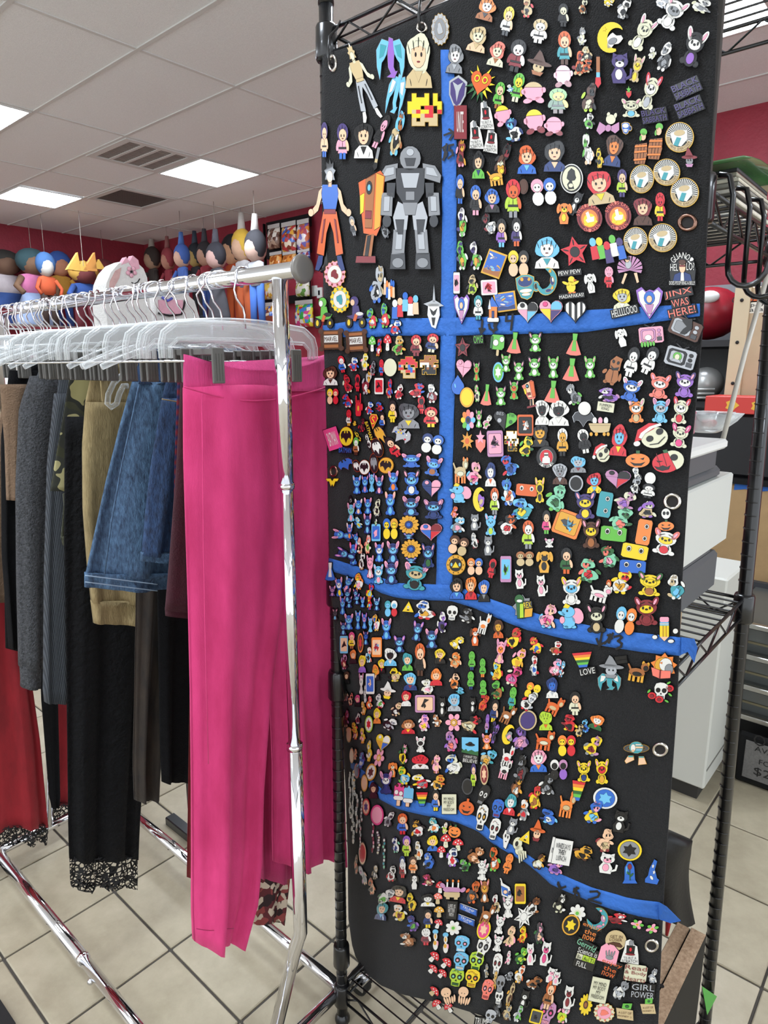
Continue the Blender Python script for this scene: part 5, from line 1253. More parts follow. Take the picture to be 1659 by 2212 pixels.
        A('hat', [(-.05, .5), (.16, .44), (.1, .1), (.34, -.24), (.5, -.3), (.42, -.5), (-.4, -.5), (-.44, -.36), (-.28, -.2), (-.26, .1)], g(0)); A('star', strp(5, .1, .045, -.06, .22), g(1), 1); A('star', strp(5, .1, .045, .08, -.02), g(1), 1); A('moon', ell(-.02, -.26, .13, .06, rot=-25), g(1), 1)
    elif t == 'mush':
        A('stalk', [(-.16, 0), (.16, 0), (.22, -.44), (.1, -.5), (-.14, -.5), (-.22, -.42)], g(1)); A('cap', [(-.5, .02), (-.4, .3), (-.1, .5), (.2, .46), (.44, .24), (.5, .0), (.2, -.06), (-.2, -.06)], g(0))
        for x, y in ((-.2, .2), (.06, .34), (.26, .14), (0, .08)): A('spot', ell(x, y, .07, .06, 8), 'w', 1)
        A('mark', ell(0, -.24, .05, .05, 8), g(2) if len(c) > 2 else 'e', 1)
    elif t == 'skull':
        A('skull', [(-.46, .2), (-.36, .42), (-.1, .5), (.16, .49), (.4, .38), (.47, .12), (.4, -.1), (.28, -.2), (.26, -.46), (0, -.5), (-.26, -.46), (-.28, -.2), (-.42, -.08)], g(0))
        for s in (-1, 1): A('eye_socket', ell(s*.2, .04, .14, .13), g(1), 1); A('eye_ring', ell(s*.2, .04, .07, .065), g(2) if len(c) > 2 else 'k', 2)
        A('nose', [(0, -.1), (.06, -.2), (-.06, -.2)], 'k', 1)
        for i in range(5): A('tooth', rct(-.2+.085*i, -.42, -.14+.085*i, -.3), g(3) if len(c) > 3 else 'g', 1)
        if len(c) > 3:
            for i in range(6): A('dot', ell(-.26+.1*i, .3+.06*math.sin(i), .03, .03, 6), c[2 + i % (len(c)-2)], 1)
    elif t == 'roseskull':
        D += [(n_, [(x*.62+.02, y*.8+.04) for x, y in P] , col, ly) for n_, P, col, ly in design('skull', ['w', 'k'], rg)]
        for x, y in ((-.34, -.22), (.36, .2), (-.02, -.36)): A('rose', ell(x, y, .17, .16, 12), 'r', 2 if y < -.3 else 0); A('rose_core', ell(x, y, .08, .08, 8), 'R', 3)
        for x, y, r in ((-.48, -.02, 60), (.3, .46, 40), (.4, -.1, -40), (.28, -.42, -30)): A('leaf', ell(x, y, .1, .045, 8, r), 'n')
    elif t == 'tv':
        A('case', rrc(-.5, -.4, .5, .4, .07), g(0)); A('screen', rrc(-.42, -.3, .18, .3, .08), g(1), 1); A('picture', rrc(-.34, -.22, .1, .22, .06), g(2), 2)
        for y in (.2, .0): A('knob', ell(.33, y, .07, .08, 10), g(1), 1)
        A('grille', rct(.24, -.3, .42, -.12), 'd', 1); A('aerial', [(-.08, .4), (-.26, .52), (-.22, .55), (-.02, .42)], 'k'); A('aerial', [(.0, .4), (.16, .55), (.2, .52), (.06, .4)], 'k')
        if arg == 'drip':
            for x in (-.4, -.28, -.16, -.04, .08): A('drip', ell(x, -.44, .05, rg.uniform(.08, .16), 8), 'n', 2)
            A('cloud', ell(-.12, -.12, .14, .14), 'w', 3)
        elif arg == 'snake': A('dark_shape', [(-.2, .3), (.1, .5), (.2, .1), (.05, -.25), (-.1, -.28), (-.05, -.05), (.02, .1), (-.12, .2)], 'k', 3)
        elif arg == 'fig': A('hair', ell(-.1, .02, .14, .18), 'n', 3); A('face', ell(-.1, 0, .08, .12), 'c', 4); A('suit', [(-.28, -.22), (.08, -.22), (0, -.1), (-.2, -.1)], 's', 4)
    elif t == 'barrel':
        A('cap', ell(.08, .42, .26, .1), g(1)); A('face', ell(.08, .29, .2, .11), 'f'); A('hairside', ell(-.1, .24, .09, .08), g(1)); A('barrel', [(-.44, .04), (.4, .12), (.48, -.18), (.36, -.48), (-.38, -.5), (-.5, -.2)], g(0))
        for x in (-.22, 0, .22): A('stave_gap', rct(x-.012, -.46, x+.012, .06), 'U', 1)
        for y in (.04, -.12, -.34): A('hoop', [(-.46, y-.03), (.44, y+.03), (.45, y-.02), (-.46, y-.08)], 'o', 2)
    elif t == 'pencil':
        A('shaft', rct(-.2, -.28, .16, .16), g(0)); A('ferrule', rct(-.2, .16, .16, .3), g(2)); A('eraser', rrc(-.2, .3, .16, .5, .04), g(1)); A('tip', [(-.2, -.28), (.16, -.28), (-.02, -.46)], 'f'); A('ferrule_band', rct(-.2, .21, .16, .25), 'w', 1)
        A('stripe', rct(-.08, -.26, -.05, .14), 'Y', 1); A('stripe', rct(.04, -.26, .07, .14), 'Y', 1); A('glove', ell(-.4, -.3, .1, .08), 'w'); A('glove', ell(.42, -.06, .1, .1), 'w'); A('shoe', ell(.24, -.46, .12, .07), 'w')
    elif t == 'pop':
        A('ice', rrc(-.44, -.2, .44, .5, .12), g(0)); A('side', rct(-.44, -.16, -.3, .4), 'N', 1); A('patch', ell(-.1, .12, .17, .15), g(1), 1); A('patch', ell(.28, .3, .14, .13), g(1), 1); A('stick', rrc(-.02, -.5, .14, -.2, .04), g(2))
    elif t == 'icecream':
        A('ice', rrc(-.46, -.22, 0, .5, .14), g(0)); A('ice', rrc(0, -.3, .46, .42, .14), g(1)); A('vanilla', rrc(-.46, -.24, 0, -.06, .06), 'w', 1); A('vanilla', rrc(0, -.32, .46, -.14, .06), 'w', 1); A('stick', rct(-.3, -.5, -.14, -.24), 'f'); A('stick', rct(.14, -.5, .3, -.32), 'f')
        for x in (-.34, -.12, .12, .34): A('drip', ell(x, .4, .06, .06), 'U', 1)
        A('ring', ell(-.34, .1, .09, .1), 'w', 2); A('ring', ell(-.12, .06, .09, .1), 'w', 2)
    elif t == 'news':
        A('banner_rim', ell(0, 0, .5, .5, 28), 'e'); A('dark_ground', ell(0, .03, .47, .46, 28), 'k', 1)
        for k in range(25): a = math.radians(-15 + 210*k/24); A('ray', [(.2*math.cos(a-.03), .2*math.sin(a-.03)), (.47*math.cos(a-.035), .47*math.sin(a-.035)), (.47*math.cos(a+.035), .47*math.sin(a+.035)), (.2*math.cos(a+.03), .2*math.sin(a+.03))], 'w', 2)
        A('coat', [(-.34, .06), (-.1, .22), (.22, .28), (.3, -.02), (.14, -.3), (-.16, -.3)], 'w', 3); A('shirt', [(-.08, -.02), (.08, -.02), (.02, -.32), (-.14, -.3)], 't', 4); A('head', ell(-.02, .14, .2, .1, rot=18), 'e', 4)
        A('ribbon', [(.47*math.cos(a), .47*math.sin(a)) for a in [math.radians(190+160*k/10) for k in range(11)]] + [(.34*math.cos(a), .34*math.sin(a)) for a in [math.radians(350-160*k/10) for k in range(11)]], 'e', 3)
        for i, ch in enumerate('GOOD NEWS EVERYONE!'):
            if ch != ' ': a = math.radians(196 + 148*i/18.); TX(ch, .405*math.cos(a), .405*math.sin(a), .04, .075, 'U', 4, math.degrees(a)+90)
    elif t == 'lava':
        A('disc', ell(0, 0, .40, .40, 24), 'R'); A('flame', ell(0, -.02, .33, .33, 20), 'o', 1); A('glow', ell(0, -.08, .25, .24, 16), 'y', 2); A('bird', [(-.1, -.16), (.16, -.16), (.2, .02), (.05, .02), (.02, .24), (-.1, .2), (-.08, .0), (-.16, -.06)], 'w', 3); A('foot', ell(-.16, -.2, .1, .05), 'y', 3); A('foot', ell(.2, -.18, .1, .05), 'y', 3)
        for s, r, a0, a1 in (("STEVE'S LAVA", .45, 155, 25), ('CHICKEN', .45, 235, 312)):
            for i, ch in enumerate(s):
                if ch == ' ': continue
                a = math.radians(a0 + (a1-a0)*i/(len(s)-1.)); TX(ch, r*math.cos(a), r*math.sin(a), .085, .12, 'a', 3, math.degrees(a) + (-90 if a0 < 180 else 90))
        A('banner_arc', ell(0, 0, .5, .5, 24), 'R', -1)
    elif t == 'legion':
        A('disc', ell(0, 0, .5, .5, 24), 'k'); A('ring', ell(0, 0, .34, .36, 22), 'w', 1); A('field', ell(0, 0, .31, .33, 22), 'r', 2); A('figure', [(-.2, -.28), (.2, -.28), (.18, -.04), (.1, .02), (.1, .2), (-.1, .2), (-.1, .02), (-.18, -.04)], 'w', 3); A('shade', rct(-.08, .08, .08, .12), 'k', 4)
        for s, a0, a1 in (('501ST LEGION', 225, 318),):
            for i, ch in enumerate(s):
                if ch == ' ': continue
                a = math.radians(a0 + (a1-a0)*i/(len(s)-1.)); TX(ch, .42*math.cos(a), .42*math.sin(a), .07, .11, 'w', 3, math.degrees(a)+90)
    elif t == 'text':
        n = len(arg); A('backing', rrc(-.5, -.5, .5, .5, .1), g(1)) if len(c) > 1 and c[1] != '.' else None
        for i, s in enumerate(arg): TX(s, 0, .5-(i+.5)/n, .96 if len(s) > 3 else .6, .8/n, g(0), 3)
        if not (len(c) > 1 and c[1] != '.'):
            for i, s in enumerate(arg): D.append(('word_plate', rct(-.5 if len(s) > 3 else -.32, .5-(i+.96)/n, .5 if len(s) > 3 else .32, .5-(i+.04)/n), 'k', 0))
    elif t == 'cardtext':
        A('card', rct(-.5, -.5, .5, .5), g(0)); n = len(arg)
        for i, s in enumerate(arg): TX(s, 0, .36-(i+.5)/n*.72, .82*min(1, len(s)/9.+.1), .62/n, g(1), 2)
    elif t == 'knight':
        A('outline', [(-.3, .42), (-.1, .5), (.12, .46), (.16, .3), (.34, .24), (.44, -.1), (.5, -.5), (-.5, -.44), (-.4, -.1), (-.34, .1)], 'w'); A('helm', rrc(-.1, .26, .12, .46, .05), 'g', 1); A('tunic', [(-.22, .24), (.22, .24), (.2, -.06), (-.2, -.06)], 'k', 1); A('emblem', ell(0, .1, .07, .08), 'r', 2); A('puddle', ell(0, -.1, .26, .04), 'R', 2)
        TX("'TIS BUT A", 0, -.24, .7, .1, 'k', 2, 4); TX('SCRATCH', 0, -.38, .84, .13, 'k', 2, 4)
    elif t == 'cameo':
        A('frame', ell(0, 0, .5, .5, 28), 'w'); A('ring', ell(0, 0, .45, .455, 28), 'k', 1); A('field', ell(0, 0, .40, .41, 28), 'c', 2); A('profile', [(-.14, .22), (.0, .34), (.14, .26), (.16, .12), (.2, .02), (.14, -.06), (.02, -.08), (.06, -.2), (.12, -.34), (-.12, -.36), (-.18, -.2), (-.08, -.08), (-.2, 0)], 'k', 3); A('bow', ell(-.02, -.24, .1, .07), 'c', 4)
    elif t == 'plaque':
        A('plate', rrc(-.44, -.42, .44, .42, .05), 'U'); A('field', rct(-.3, -.12, .3, .2), 'w', 1)
        for x in (-.42, .42):
            for y in (-.4, .4): A('corner_boss', ell(x, y, .11, .11, 12), 'U', 1)
        TX('MARVEL', 0, .04, .56, .22, 'U', 2); A('upper_bar', rct(-.3, .26, .3, .38), 'u', 1); A('lower_bar', rct(-.3, -.36, .3, -.22), 'u', 1)
    elif t == 'diamond':
        A('edge', [(-.3, .5), (.3, .5), (.5, .24), (0, -.5), (-.5, .24)], 'Y'); A('field', [(-.26, .42), (.26, .42), (.4, .22), (0, -.38), (-.4, .22)], 'r', 1); TX('S', 0, .1, .4, .52, 'y', 2)
    elif t == 'tri':
        A('triangle', [(0, .5), (.5, -.42), (-.5, -.42)], g(0)); A('eye', ell(0, 0, .1, .12), 'w', 1); A('slit', ell(0, 0, .02, .08, 8), 'k', 2); A('bow', [(-.1, -.2), (.1, -.3), (.1, -.2), (-.1, -.3)], 'k', 1)
        for y in (-.26, -.34): A('line', rct(-.36, y, .36, y+.012), 'Y', 1)
    elif t == 'triring':
        A('ring', ell(0, 0, .5, .5, 26), 'Y'); A('field', ell(0, 0, .34, .34, 22), 'k', 1); A('triangle', [(0, .16), (.18, -.14), (-.18, -.14)], 'y', 2); A('flame', ell(-.22, .02, .05, .09), 'l', 2); A('flame', ell(.22, .02, .05, .09), 'l', 2)
        for k in range(10): A('glyph', ell(.42*math.cos(.63*k), .42*math.sin(.63*k), .025, .04, 6), 'U', 1)
    elif t == 'ufo':
        A('poster', [(-.5, .46), (.42, .5), (.5, -.2), (-.42, -.12)], 'l'); A('saucer', ell(0, .2, .26, .05), 'k', 1); A('dome', ell(0, .24, .12, .06), 'k', 1); A('treeline', [(-.44, -.12), (-.42, .02), (-.3, -.04), (-.2, .02), (-.1, -.06), (.1, .0), (.3, -.06), (.48, -.02), (.5, -.2)], 'N', 1)
        A('word_plate', rct(-.36, -.52, .5, -.18), 'k'); TX('I WANT TO', .08, -.27, .7, .1, 'w', 2, -3); TX('BELIEVE', .08, -.42, .78, .13, 'w', 2, -3)
    elif t == 'pew':
        A('word_plate', rct(-.46, .3, .46, .5), 'k'); TX('PEW PEW', 0, .41, .9, .14, 'w', 2, 3); A('duck_body', ell(0, -.1, .18, .2), 'y'); A('duck_head', ell(.04, .15, .13, .12), 'y'); A('beak', [(.14, .16), (.26, .12), (.14, .08)], 'o', 1); A('wing', ell(.18, .02, .16, .05, rot=20), 'y', 1); A('wing', ell(-.2, .04, .14, .05, rot=-25), 'y', 1); A('foot', ell(-.06, -.3, .07, .03), 'o'); A('foot', ell(.1, -.3, .07, .03), 'o')
        A('word_plate', rct(-.5, -.5, .5, -.33), 'k'); TX('MADAFAKAS!', 0, -.42, .98, .12, 'w', 2, 2)
    elif t == 'guano':
        A('man_coat', [(-.36, -.36), (.36, -.36), (.3, -.16), (.08, -.08), (-.08, -.08), (-.3, -.16)], 'B'); A('shirt', [(-.07, -.36), (.07, -.36), (.05, -.1), (-.05, -.1)], 'w', 1); A('face', ell(0, .08, .12, .19), 'f', 1); A('hair', ell(0, .24, .14, .08), 'U', 2); A('glasses', rct(-.1, .1, .1, .14), 'R', 2)
        for i, ch in enumerate('GUANO!'): a = math.radians(148-116*i/5.); TX(ch, .40*math.cos(a), .12+.34*math.sin(a), .14, .2, 'w', 3, (math.degrees(a)-90)*.8)
        TX('HEL', -.3, .07, .3, .22, 'w', 3); TX('LO?', .32, .1, .3, .24, 'w', 3); TX('DOES POOP RING A BELL!!', 0, -.43, .98, .12, 'w', 3); A('word_plate', rct(-.5, -.5, .5, -.36), 'k')
        A('backing', [(-.5, 0), (-.4, .4), (0, .52), (.4, .4), (.5, 0), (.46, -.36), (-.46, -.36)], 'k', -1)
    elif t == 'pew2': pass
    elif t == 'lovebar':
        for i, q in enumerate('royNnbv'[:6]): y = .5-.155*i; A('stripe', [(-.5+.05*i, y), (.5-.05*i, y), (.5-.05*(i+1), y-.15), (-.5+.05*(i+1), y-.15)], q)
    elif t == 'santa':
        A('skull', ell(.1, -.08, .40, .40, 22), 'c'); A('hat', [(-.5, -.14), (-.36, .3), (0, .5), (.3, .42), (.1, .24), (-.2, .1), (-.3, -.1)], 'r', 1); A('fur', [(-.28, -.06), (-.16, .12), (.1, .28), (.36, .34), (.34, .44), (.0, .36), (-.28, .16), (-.36, 0)], 'w', 2); A('bobble', ell(-.44, -.22, .1, .1), 'w', 1)
        A('eye_socket', ell(.28, .12, .1, .12, rot=-20), 'k', 2); A('eye_socket', ell(-.04, -.1, .1, .11, rot=-20), 'k', 2); A('stitched_mouth', [(-.06, -.34), (.2, -.34), (.42, -.12), (.4, -.1), (.18, -.31), (-.06, -.31)], 'k', 2)
    elif t == 'halfpump':
        A('skull', ell(.14, .02, .36, .42, 20), 'c'); A('pumpkin', half_plane(ell(-.06, -.06, .44, .42, 24), lambda x, y: .12-x-.3*y), 'r', 1); A('stalk', [(-.1, .34), (.02, .36), (.0, .5), (-.14, .48)], 'N', 1); A('eye_socket', ell(.2, .14, .11, .13), 'k', 2); A('cut_eye', [(-.36, .06), (-.16, .02), (-.3, -.02)], 'k', 2); A('grin', [(-.44, -.16), (-.3, -.22), (-.18, -.16), (-.04, -.24), (.06, -.18), (0, -.34), (-.2, -.38), (-.36, -.3)], 'k', 2)
        for x in (-.3, -.1): A('rib', ell(x, .1, .012, .3, 8, 8), 'R', 2)
    elif t == 'pumpkin':
        A('pumpkin', ell(0, -.06, .48, .4, 20), g(0)); A('stalk', rct(-.06, .3, .08, .5), g(1)); A('eye', [(-.26, .1), (-.1, .04), (-.22, -.02)], 'k', 1); A('eye', [(.26, .1), (.1, .04), (.22, -.02)], 'k', 1); A('grin', [(-.3, -.14), (-.1, -.22), (.1, -.22), (.3, -.14), (.14, -.34), (-.14, -.34)], 'k', 1)
    elif t == 'skullpump':
        A('skull', ell(0, .26, .26, .23), 'w'); A('eye_socket', ell(-.1, .28, .07, .07), 'k', 1); A('eye_socket', ell(.1, .28, .07, .07), 'k', 1); D.extend((n_, [(x*.95, y*.5-.26) for x, y in P], q, l_) for n_, P, q, l_ in design('pumpkin', ['o', 'N'], rg))
    elif t == 'sack':
        A('head', [(-.2, .06), (-.24, .3), (0, .5), (.34, .44), (.3, .3), (.3, .02)], g(0)); A('mouth', [(-.18, .16), (.0, .08), (.24, .14), (.2, .04), (-.06, .0)], 'k', 1); A('eye', ell(-.08, .3, .06, .05, rot=-20), 'k', 1); A('eye', ell(.16, .28, .06, .05, rot=20), 'k', 1); A('body', [(-.22, .02), (.24, .02), (.32, -.3), (.16, -.44), (-.3, -.44), (-.34, -.2)], g(0)); A('arm', ell(-.42, -.08, .12, .07, rot=30), g(0)); A('arm', ell(.38, -.2, .07, .14), g(0)); A('foot', ell(.06, -.46, .1, .05), g(0)); A('foot', ell(-.3, -.42, .1, .06), g(0)); A('seam', ell(0, -.2, .01, .2, 8), 'U', 1)
    elif t == 'tub':
        A('tub', [(-.5, .12), (.5, .16), (.42, -.24), (.2, -.3), (-.26, -.3), (-.42, -.14)], g(0)); A('rim', rct(-.5, .08, .5, .18), g(0), 1)
        for i, q in enumerate((g(1), g(2), g(1))): A('head', ell(-.24+.26*i, .32, .1, .18), q)
        for x in (-.4, -.16, .2, .38): A('claw_foot', ell(x, -.38, .07, .1), 'Y')
    elif t == 'fire':
        A('flame', strp(9, .52, .38, 0, .04), 'o'); A('inner_flame', ell(0, .06, .34, .32), 'Y', 1); A('bird', ell(.08, .1, .24, .26), 'w', 2); A('wing', ell(.22, -.06, .16, .2), 'g', 3); A('beak', [(-.16, .16), (-.06, .2), (-.06, .12)], 'o', 3); A('book', [(-.46, -.04), (-.1, -.14), (.3, -.12), (.3, -.4), (-.1, -.46), (-.38, -.36)], 'a', 4); A('spine', rct(-.12, -.46, -.08, -.12), 'R', 5)
    elif t == 'eleph':
        A('body', ell(-.08, -.24, .26, .26), g(0)); A('ear', ell(.26, 0, .24, .32, rot=15), g(1)); A('head', ell(-.1, .16, .26, .22), g(0), 1); A('trunk', ell(-.36, .1, .16, .07, rot=-25), g(0), 1); A('hat', [(-.3, .34), (-.2, .5), (-.02, .4), (-.1, .3)], g(2), 2); A('ear_near', ell(-.34, -.16, .1, .14), g(1), 1); A('eye', ell(-.14, .2, .03, .04, 8), 'k', 2); A('foot', ell(-.2, -.44, .1, .06), g(0)); A('foot', ell(.12, -.44, .1, .06), g(0))
    elif t == 'dress':
        A('bodice', [(-.16, .5), (.16, .5), (.12, .16), (-.12, .16)], g(0)); A('skirt', [(-.14, .18), (.14, .18), (.5, -.44), (.2, -.5), (-.2, -.5), (-.5, -.44)], g(1)); A('apron', [(-.1, .16), (.1, .16), (.16, -.3), (-.16, -.3)], g(0), 1)
    elif t == 'hand':
        A('palm', rrc(-.3, -.5, .3, .1, .08), g(0)); A('finger', rct(-.3, .08, -.18, .4), g(0)); A('finger', rct(-.12, .06, -.02, .2), g(0)); A('finger', rct(.02, .06, .12, .2), g(0)); A('finger', rct(.18, .08, .3, .5), g(0)); A('thumb', ell(.4, -.1, .1, .16), g(0)); A('gem', ell(0, -.16, .1, .12), g(1), 1)
    elif t == 'horn':
        A('spike', [(-.04, .1), (.02, .5), (.08, .1)], g(0)); A('brow', [(-.5, .06), (-.2, .1), (0, .14), (.2, .1), (.5, .02), (.2, 0), (-.2, 0)], g(0)); A('helm', [(-.26, .06), (.26, .06), (.3, -.2), (.1, -.5), (-.1, -.46), (-.3, -.2)], g(1)); A('eye_slot', [(-.2, -.04), (0, -.12), (.2, -.04), (.1, -.18), (0, -.22), (-.1, -.18)], 'k', 1); A('gap', [(-.1, -.26), (.1, -.26), (.04, -.44), (-.04, -.44)], 'k', 1)
    elif t == 'scoot':
        A('wheel', ell(-.32, -.34, .16, .16), 'k'); A('hub', ell(-.32, -.34, .07, .1), 'y', 1); A('wheel', ell(.32, -.34, .16, .16), 'k'); A('rear_hub', ell(.32, -.34, .06, .06), 'y', 1); A('frame', [(-.44, -.14), (-.1, -.24), (.3, -.2), (.44, -.04), (.1, -.06)], g(0)); A('rider_head', ell(-.06, .34, .2, .16), g(0)); A('face', ell(-.14, .3, .1, .1), g(1), 1); A('rider_body', [(-.14, .2), (.14, .2), (.24, -.1), (-.16, -.1)], g(0)); A('seat', ell(.2, -.06, .18, .06), g(2), 1); A('leg', [(-.02, -.06), (.14, -.06), (.02, -.3), (-.12, -.28)], 'O', 1)
    elif t == 'bow':
        A('loop', [(-.5, -.34), (-.46, .0), (-.08, -.1), (-.08, -.2), (-.3, -.46)], g(0)); A('loop', [(.5, -.1), (.4, .18), (.08, -.06), (.08, -.18), (.36, -.26)], g(0)); A('knot', ell(0, -.14, .13, .13), g(0), 1); A('head', ell(0, .2, .22, .18), g(1)); A('ear', ell(.16, .38, .07, .1), g(1)); A('ear', ell(-.16, .36, .07, .08), g(1))
    elif t == 'rod': A('handle', rct(-.3, .0, .3, .5), g(0)); A('band', rct(-.3, -.16, .3, 0), g(1)); A('bristle', [(-.4, -.16), (.4, -.16), (.5, -.36), (0, -.5), (-.5, -.36)], g(2))
    elif t == 'berry': A('berry', [(-.4, .14), (0, .2), (.4, .14), (.36, -.2), (0, -.5), (-.36, -.2)], g(0)); A('leaf', strp(5, .36, .16, 0, .26), g(1), 1)
    elif t == 'beads':
        for i in range(9): A('bead', ell(rg.uniform(-.2, .2), .46-.115*i, .2, .05, 8), c[i % len(c)])
    elif t == 'house': A('wall', rct(-.34, -.34, .34, .1), g(2)); A('roof', [(-.44, .08), (-.1, .5), (.44, .08)], g(1)); A('door', rct(-.1, -.34, .1, -.08), 'B', 1); A('plinth', rrc(-.48, -.5, .48, -.34, .04), g(0)); A('tower', [(-.4, .0), (-.28, .4), (-.16, .0)], g(0), 1)
    elif t == 'fan':
        for k in range(11): a = math.radians(200-220*k/10); A('pleat', [(0, 0), (.5*math.cos(a-.14), .1+.42*math.sin(a-.14)), (.5*math.cos(a+.14), .1+.42*math.sin(a+.14))], g(0) if k % 2 else 'm')
        A('bodice', ell(-.06, .22, .12, .16), 's', 1); A('head', ell(-.1, .38, .08, .09), g(1), 2); A('hair', ell(-.08, .44, .09, .06), g(2), 3); A('leg', [(-.2, -.1), (-.1, -.12), (-.26, -.5), (-.34, -.46)], g(1)); A('leg', [(.16, -.1), (.28, -.08), (.36, -.42), (.28, -.46)], g(1))
    elif t == 'winged': A('emblem', [(-.5, .4), (-.14, .4), (0, .1), (.14, .4), (.5, .4), (.4, .1), (.24, .1), (.1, -.46), (0, -.2), (-.1, -.46), (-.24, .1), (-.4, .1)], g(0))
    elif t == 'splitheart':
        P = half_plane(heart(1.0), (lambda x, y: -x) if arg == 'L' else (lambda x, y: x)); P = [((x*2+.5) if arg == 'L' else (x*2-.5), y) for x, y in P]; A('half', P, g(0)); A('edge_motif', ell(0, -.05, .16, .1), g(1), 1); TX('BES' if arg == 'L' else 'TIE', 0, .27, .56, .14, g(1), 2)
    elif t == 'envelope':
        A('note', [(-.2, .1), (.3, .16), (.34, .5), (-.16, .44)], 'n'); A('note_mark', ell(.08, .3, .1, .08), 'N', 1); A('envelope', [(-.5, .16), (.42, .1), (.5, -.5), (-.38, -.46)], g(0), 1); TX('A LOT OF', 0, -.08, .7, .13, 'U', 2); TX('MONEY :)', 0, -.3, .74, .13, 'U', 2)
    elif t == 'element':
        A('word_plate', rct(-.5, -.5, .5, .5), 'k'); TX('Science is', 0, .32, .96, .26, 'w', 2)
        for i, (s, q) in enumerate((('Be', 'c'), ('Au', 'L'), ('Ti', 'L'))): A('cell', rct(-.46+.31*i, -.12, -.17+.31*i, .14), q, 1); TX(s, -.315+.31*i, .0, .2, .18, 'k', 2)
        TX('FULL', -.1, -.32, .5, .24, 'w', 2)
    elif t == 'loser':
        A('disc', ell(0, 0, .5, .5, 26), 'e'); TX('GET IN', 0, .2, .6, .14, 'U', 2, 6); TX('LOSER', 0, .04, .6, .14, 'U', 2, 6); A('car', [(-.34, -.2), (-.1, -.1), (.2, -.1), (.36, -.22), (.3, -.3), (-.34, -.28)], 'U', 1)
    elif t == 'tomb':
        A('slab', [(-.5, -.4), (-.42, .3), (-.2, .5), (.2, .46), (.5, .2), (.46, -.5)], g(0)); 
        for i in range(4): A('finger', ell(-.1+.12*i, 0+.05*(i % 2), .035, .16, 8, 12-8*i), g(1), 1)
        A('palm', ell(.08, -.16, .18, .1), g(1), 1)
    elif t == 'rex':
        A('burst', strp(8, .5, .36), 'g', -1); A('head', ell(-.16, .3, .22, .2), 'N'); A('mouth', ell(-.14, .24, .14, .06), 'w', 1); A('body', [(-.3, .16), (.06, .16), (.1, -.46), (-.24, -.48)], 'N'); A('belly', [(-.12, .12), (.04, .12), (.06, -.44), (-.12, -.46)], 'L', 1); A('flash', [(.12, -.1), (.5, -.06), (.46, -.4), (.1, -.44)], 'Y'); TX('REX', .26, .08, .36, .24, 'y', 2, 10); A('word_plate', rct(.06, -.06, .46, .22), 'd', 0)
    elif t == 'handskel':
        A('skull', ell(-.18, .24, .26, .24), 'c'); A('eye_socket', ell(-.22, .22, .08, .09), 'k', 1); A('jaw', ell(-.02, .0, .22, .18), 'c')
        for i in range(4): A('finger', [(-.1+.13*i, .0), (.0+.13*i, .02), (.2+.1*i, -.46+.08*i), (.14+.1*i, -.48+.08*i)], 'c')
    elif t == 'coffin': A('coffin', [(-.2, .5), (.24, .44), (.46, .1), (.14, -.5), (-.16, -.42), (-.42, .2)], 'w'); A('socket', ell(-.1, .2, .09, .1), 'k', 1); A('socket', ell(.2, .14, .08, .09), 'k', 1); A('crack', ell(.02, -.1, .1, .03), 'k', 1)
    elif t == 'dome': A('dome', [(-.36, -.36), (-.34, .2), (-.14, .44), (.1, .46), (.3, .22), (.36, -.36)], 'b'); A('shine', ell(-.2, .1, .05, .18), 'l', 1); A('rose', ell(0, .24, .13, .12), 'R', 1); A('stem', [(-.02, .14), (.03, .14), (.05, -.34), (-.01, -.34)], 'N', 1); A('leaf', ell(-.12, -.04, .12, .05, 8, -30), 'N', 1); A('leaf', ell(.14, -.12, .12, .05, 8, 30), 'N', 1); A('base', [(-.5, -.5), (.5, -.5), (.36, -.34), (-.36, -.34)], 'b')
    elif t == 'planet': A('ring', ell(0, .18, .5, .17, 22), 'd'); A('ring_gap', ell(0, .18, .34, .1, 18), 'k', 1); A('planet', ell(0, .22, .28, .24), 't', 2); A('band', rct(-.02, .2, .26, .26), 'f', 3); A('band', rct(0, .1, .24, .15), 'l', 3); A('band', rct(-.02, .32, .2, .36), 'w', 3); A('animal_face', ell(-.12, .2, .09, .15), 'w', 3); A('nose', ell(-.12, .09, .05, .04), 'f', 4); A('foot', [(-.34, -.16), (-.12, -.14), (-.1, -.3), (-.4, -.44), (-.46, -.34)], 'f'); A('foot', [(.1, -.2), (.3, -.18), (.4, -.46), (.08, -.5)], 'f'); A('cuff', rct(-.32, -.18, -.12, -.12), 't', 1); A('cuff', rct(.1, -.2, .3, -.15), 't', 1)
    elif t == 'flag': A('flag', [(-.5, .3), (.46, .1), (.5, -.34), (-.46, -.1)], 'B'); A('border', [(-.44, .24), (.4, .06), (.44, -.28), (-.4, -.06)], 'b', 1); TX('TRUMP', 0, .06, .66, .17, 'w', 2, -13); TX('2024', 0, -.1, .26, .09, 'w', 2, -13); A('stripe', [(-.46, .33), (.46, .14), (.46, .11), (-.46, .3)], 'w', 1)
    elif t == 'milk': A('carton', [(-.4, .3), (.2, .1), (.42, -.36), (.36, -.5), (-.2, -.4)], 'w'); A('panel', [(-.34, .1), (.1, .0), (.2, -.4), (-.14, -.32)], 'b', 1); A('face', ell(0, -.18, .12, .1), 'f', 2); A('straw', [(-.5, .5), (-.42, .5), (-.26, .24), (-.34, .24)], 'w'); A('window', rct(.2, -.3, .34, -.1), 'B', 1)
    elif t == 'cake':
        A('tier', rrc(-.34, -.4, .3, -.12, .06), 'e'); A('icing', rrc(-.38, -.16, .34, .1, .1), 'm'); A('arm', ell(-.4, .16, .09, .14, rot=30), 'm'); A('arm', ell(.42, .0, .09, .14, rot=-30), 'm')
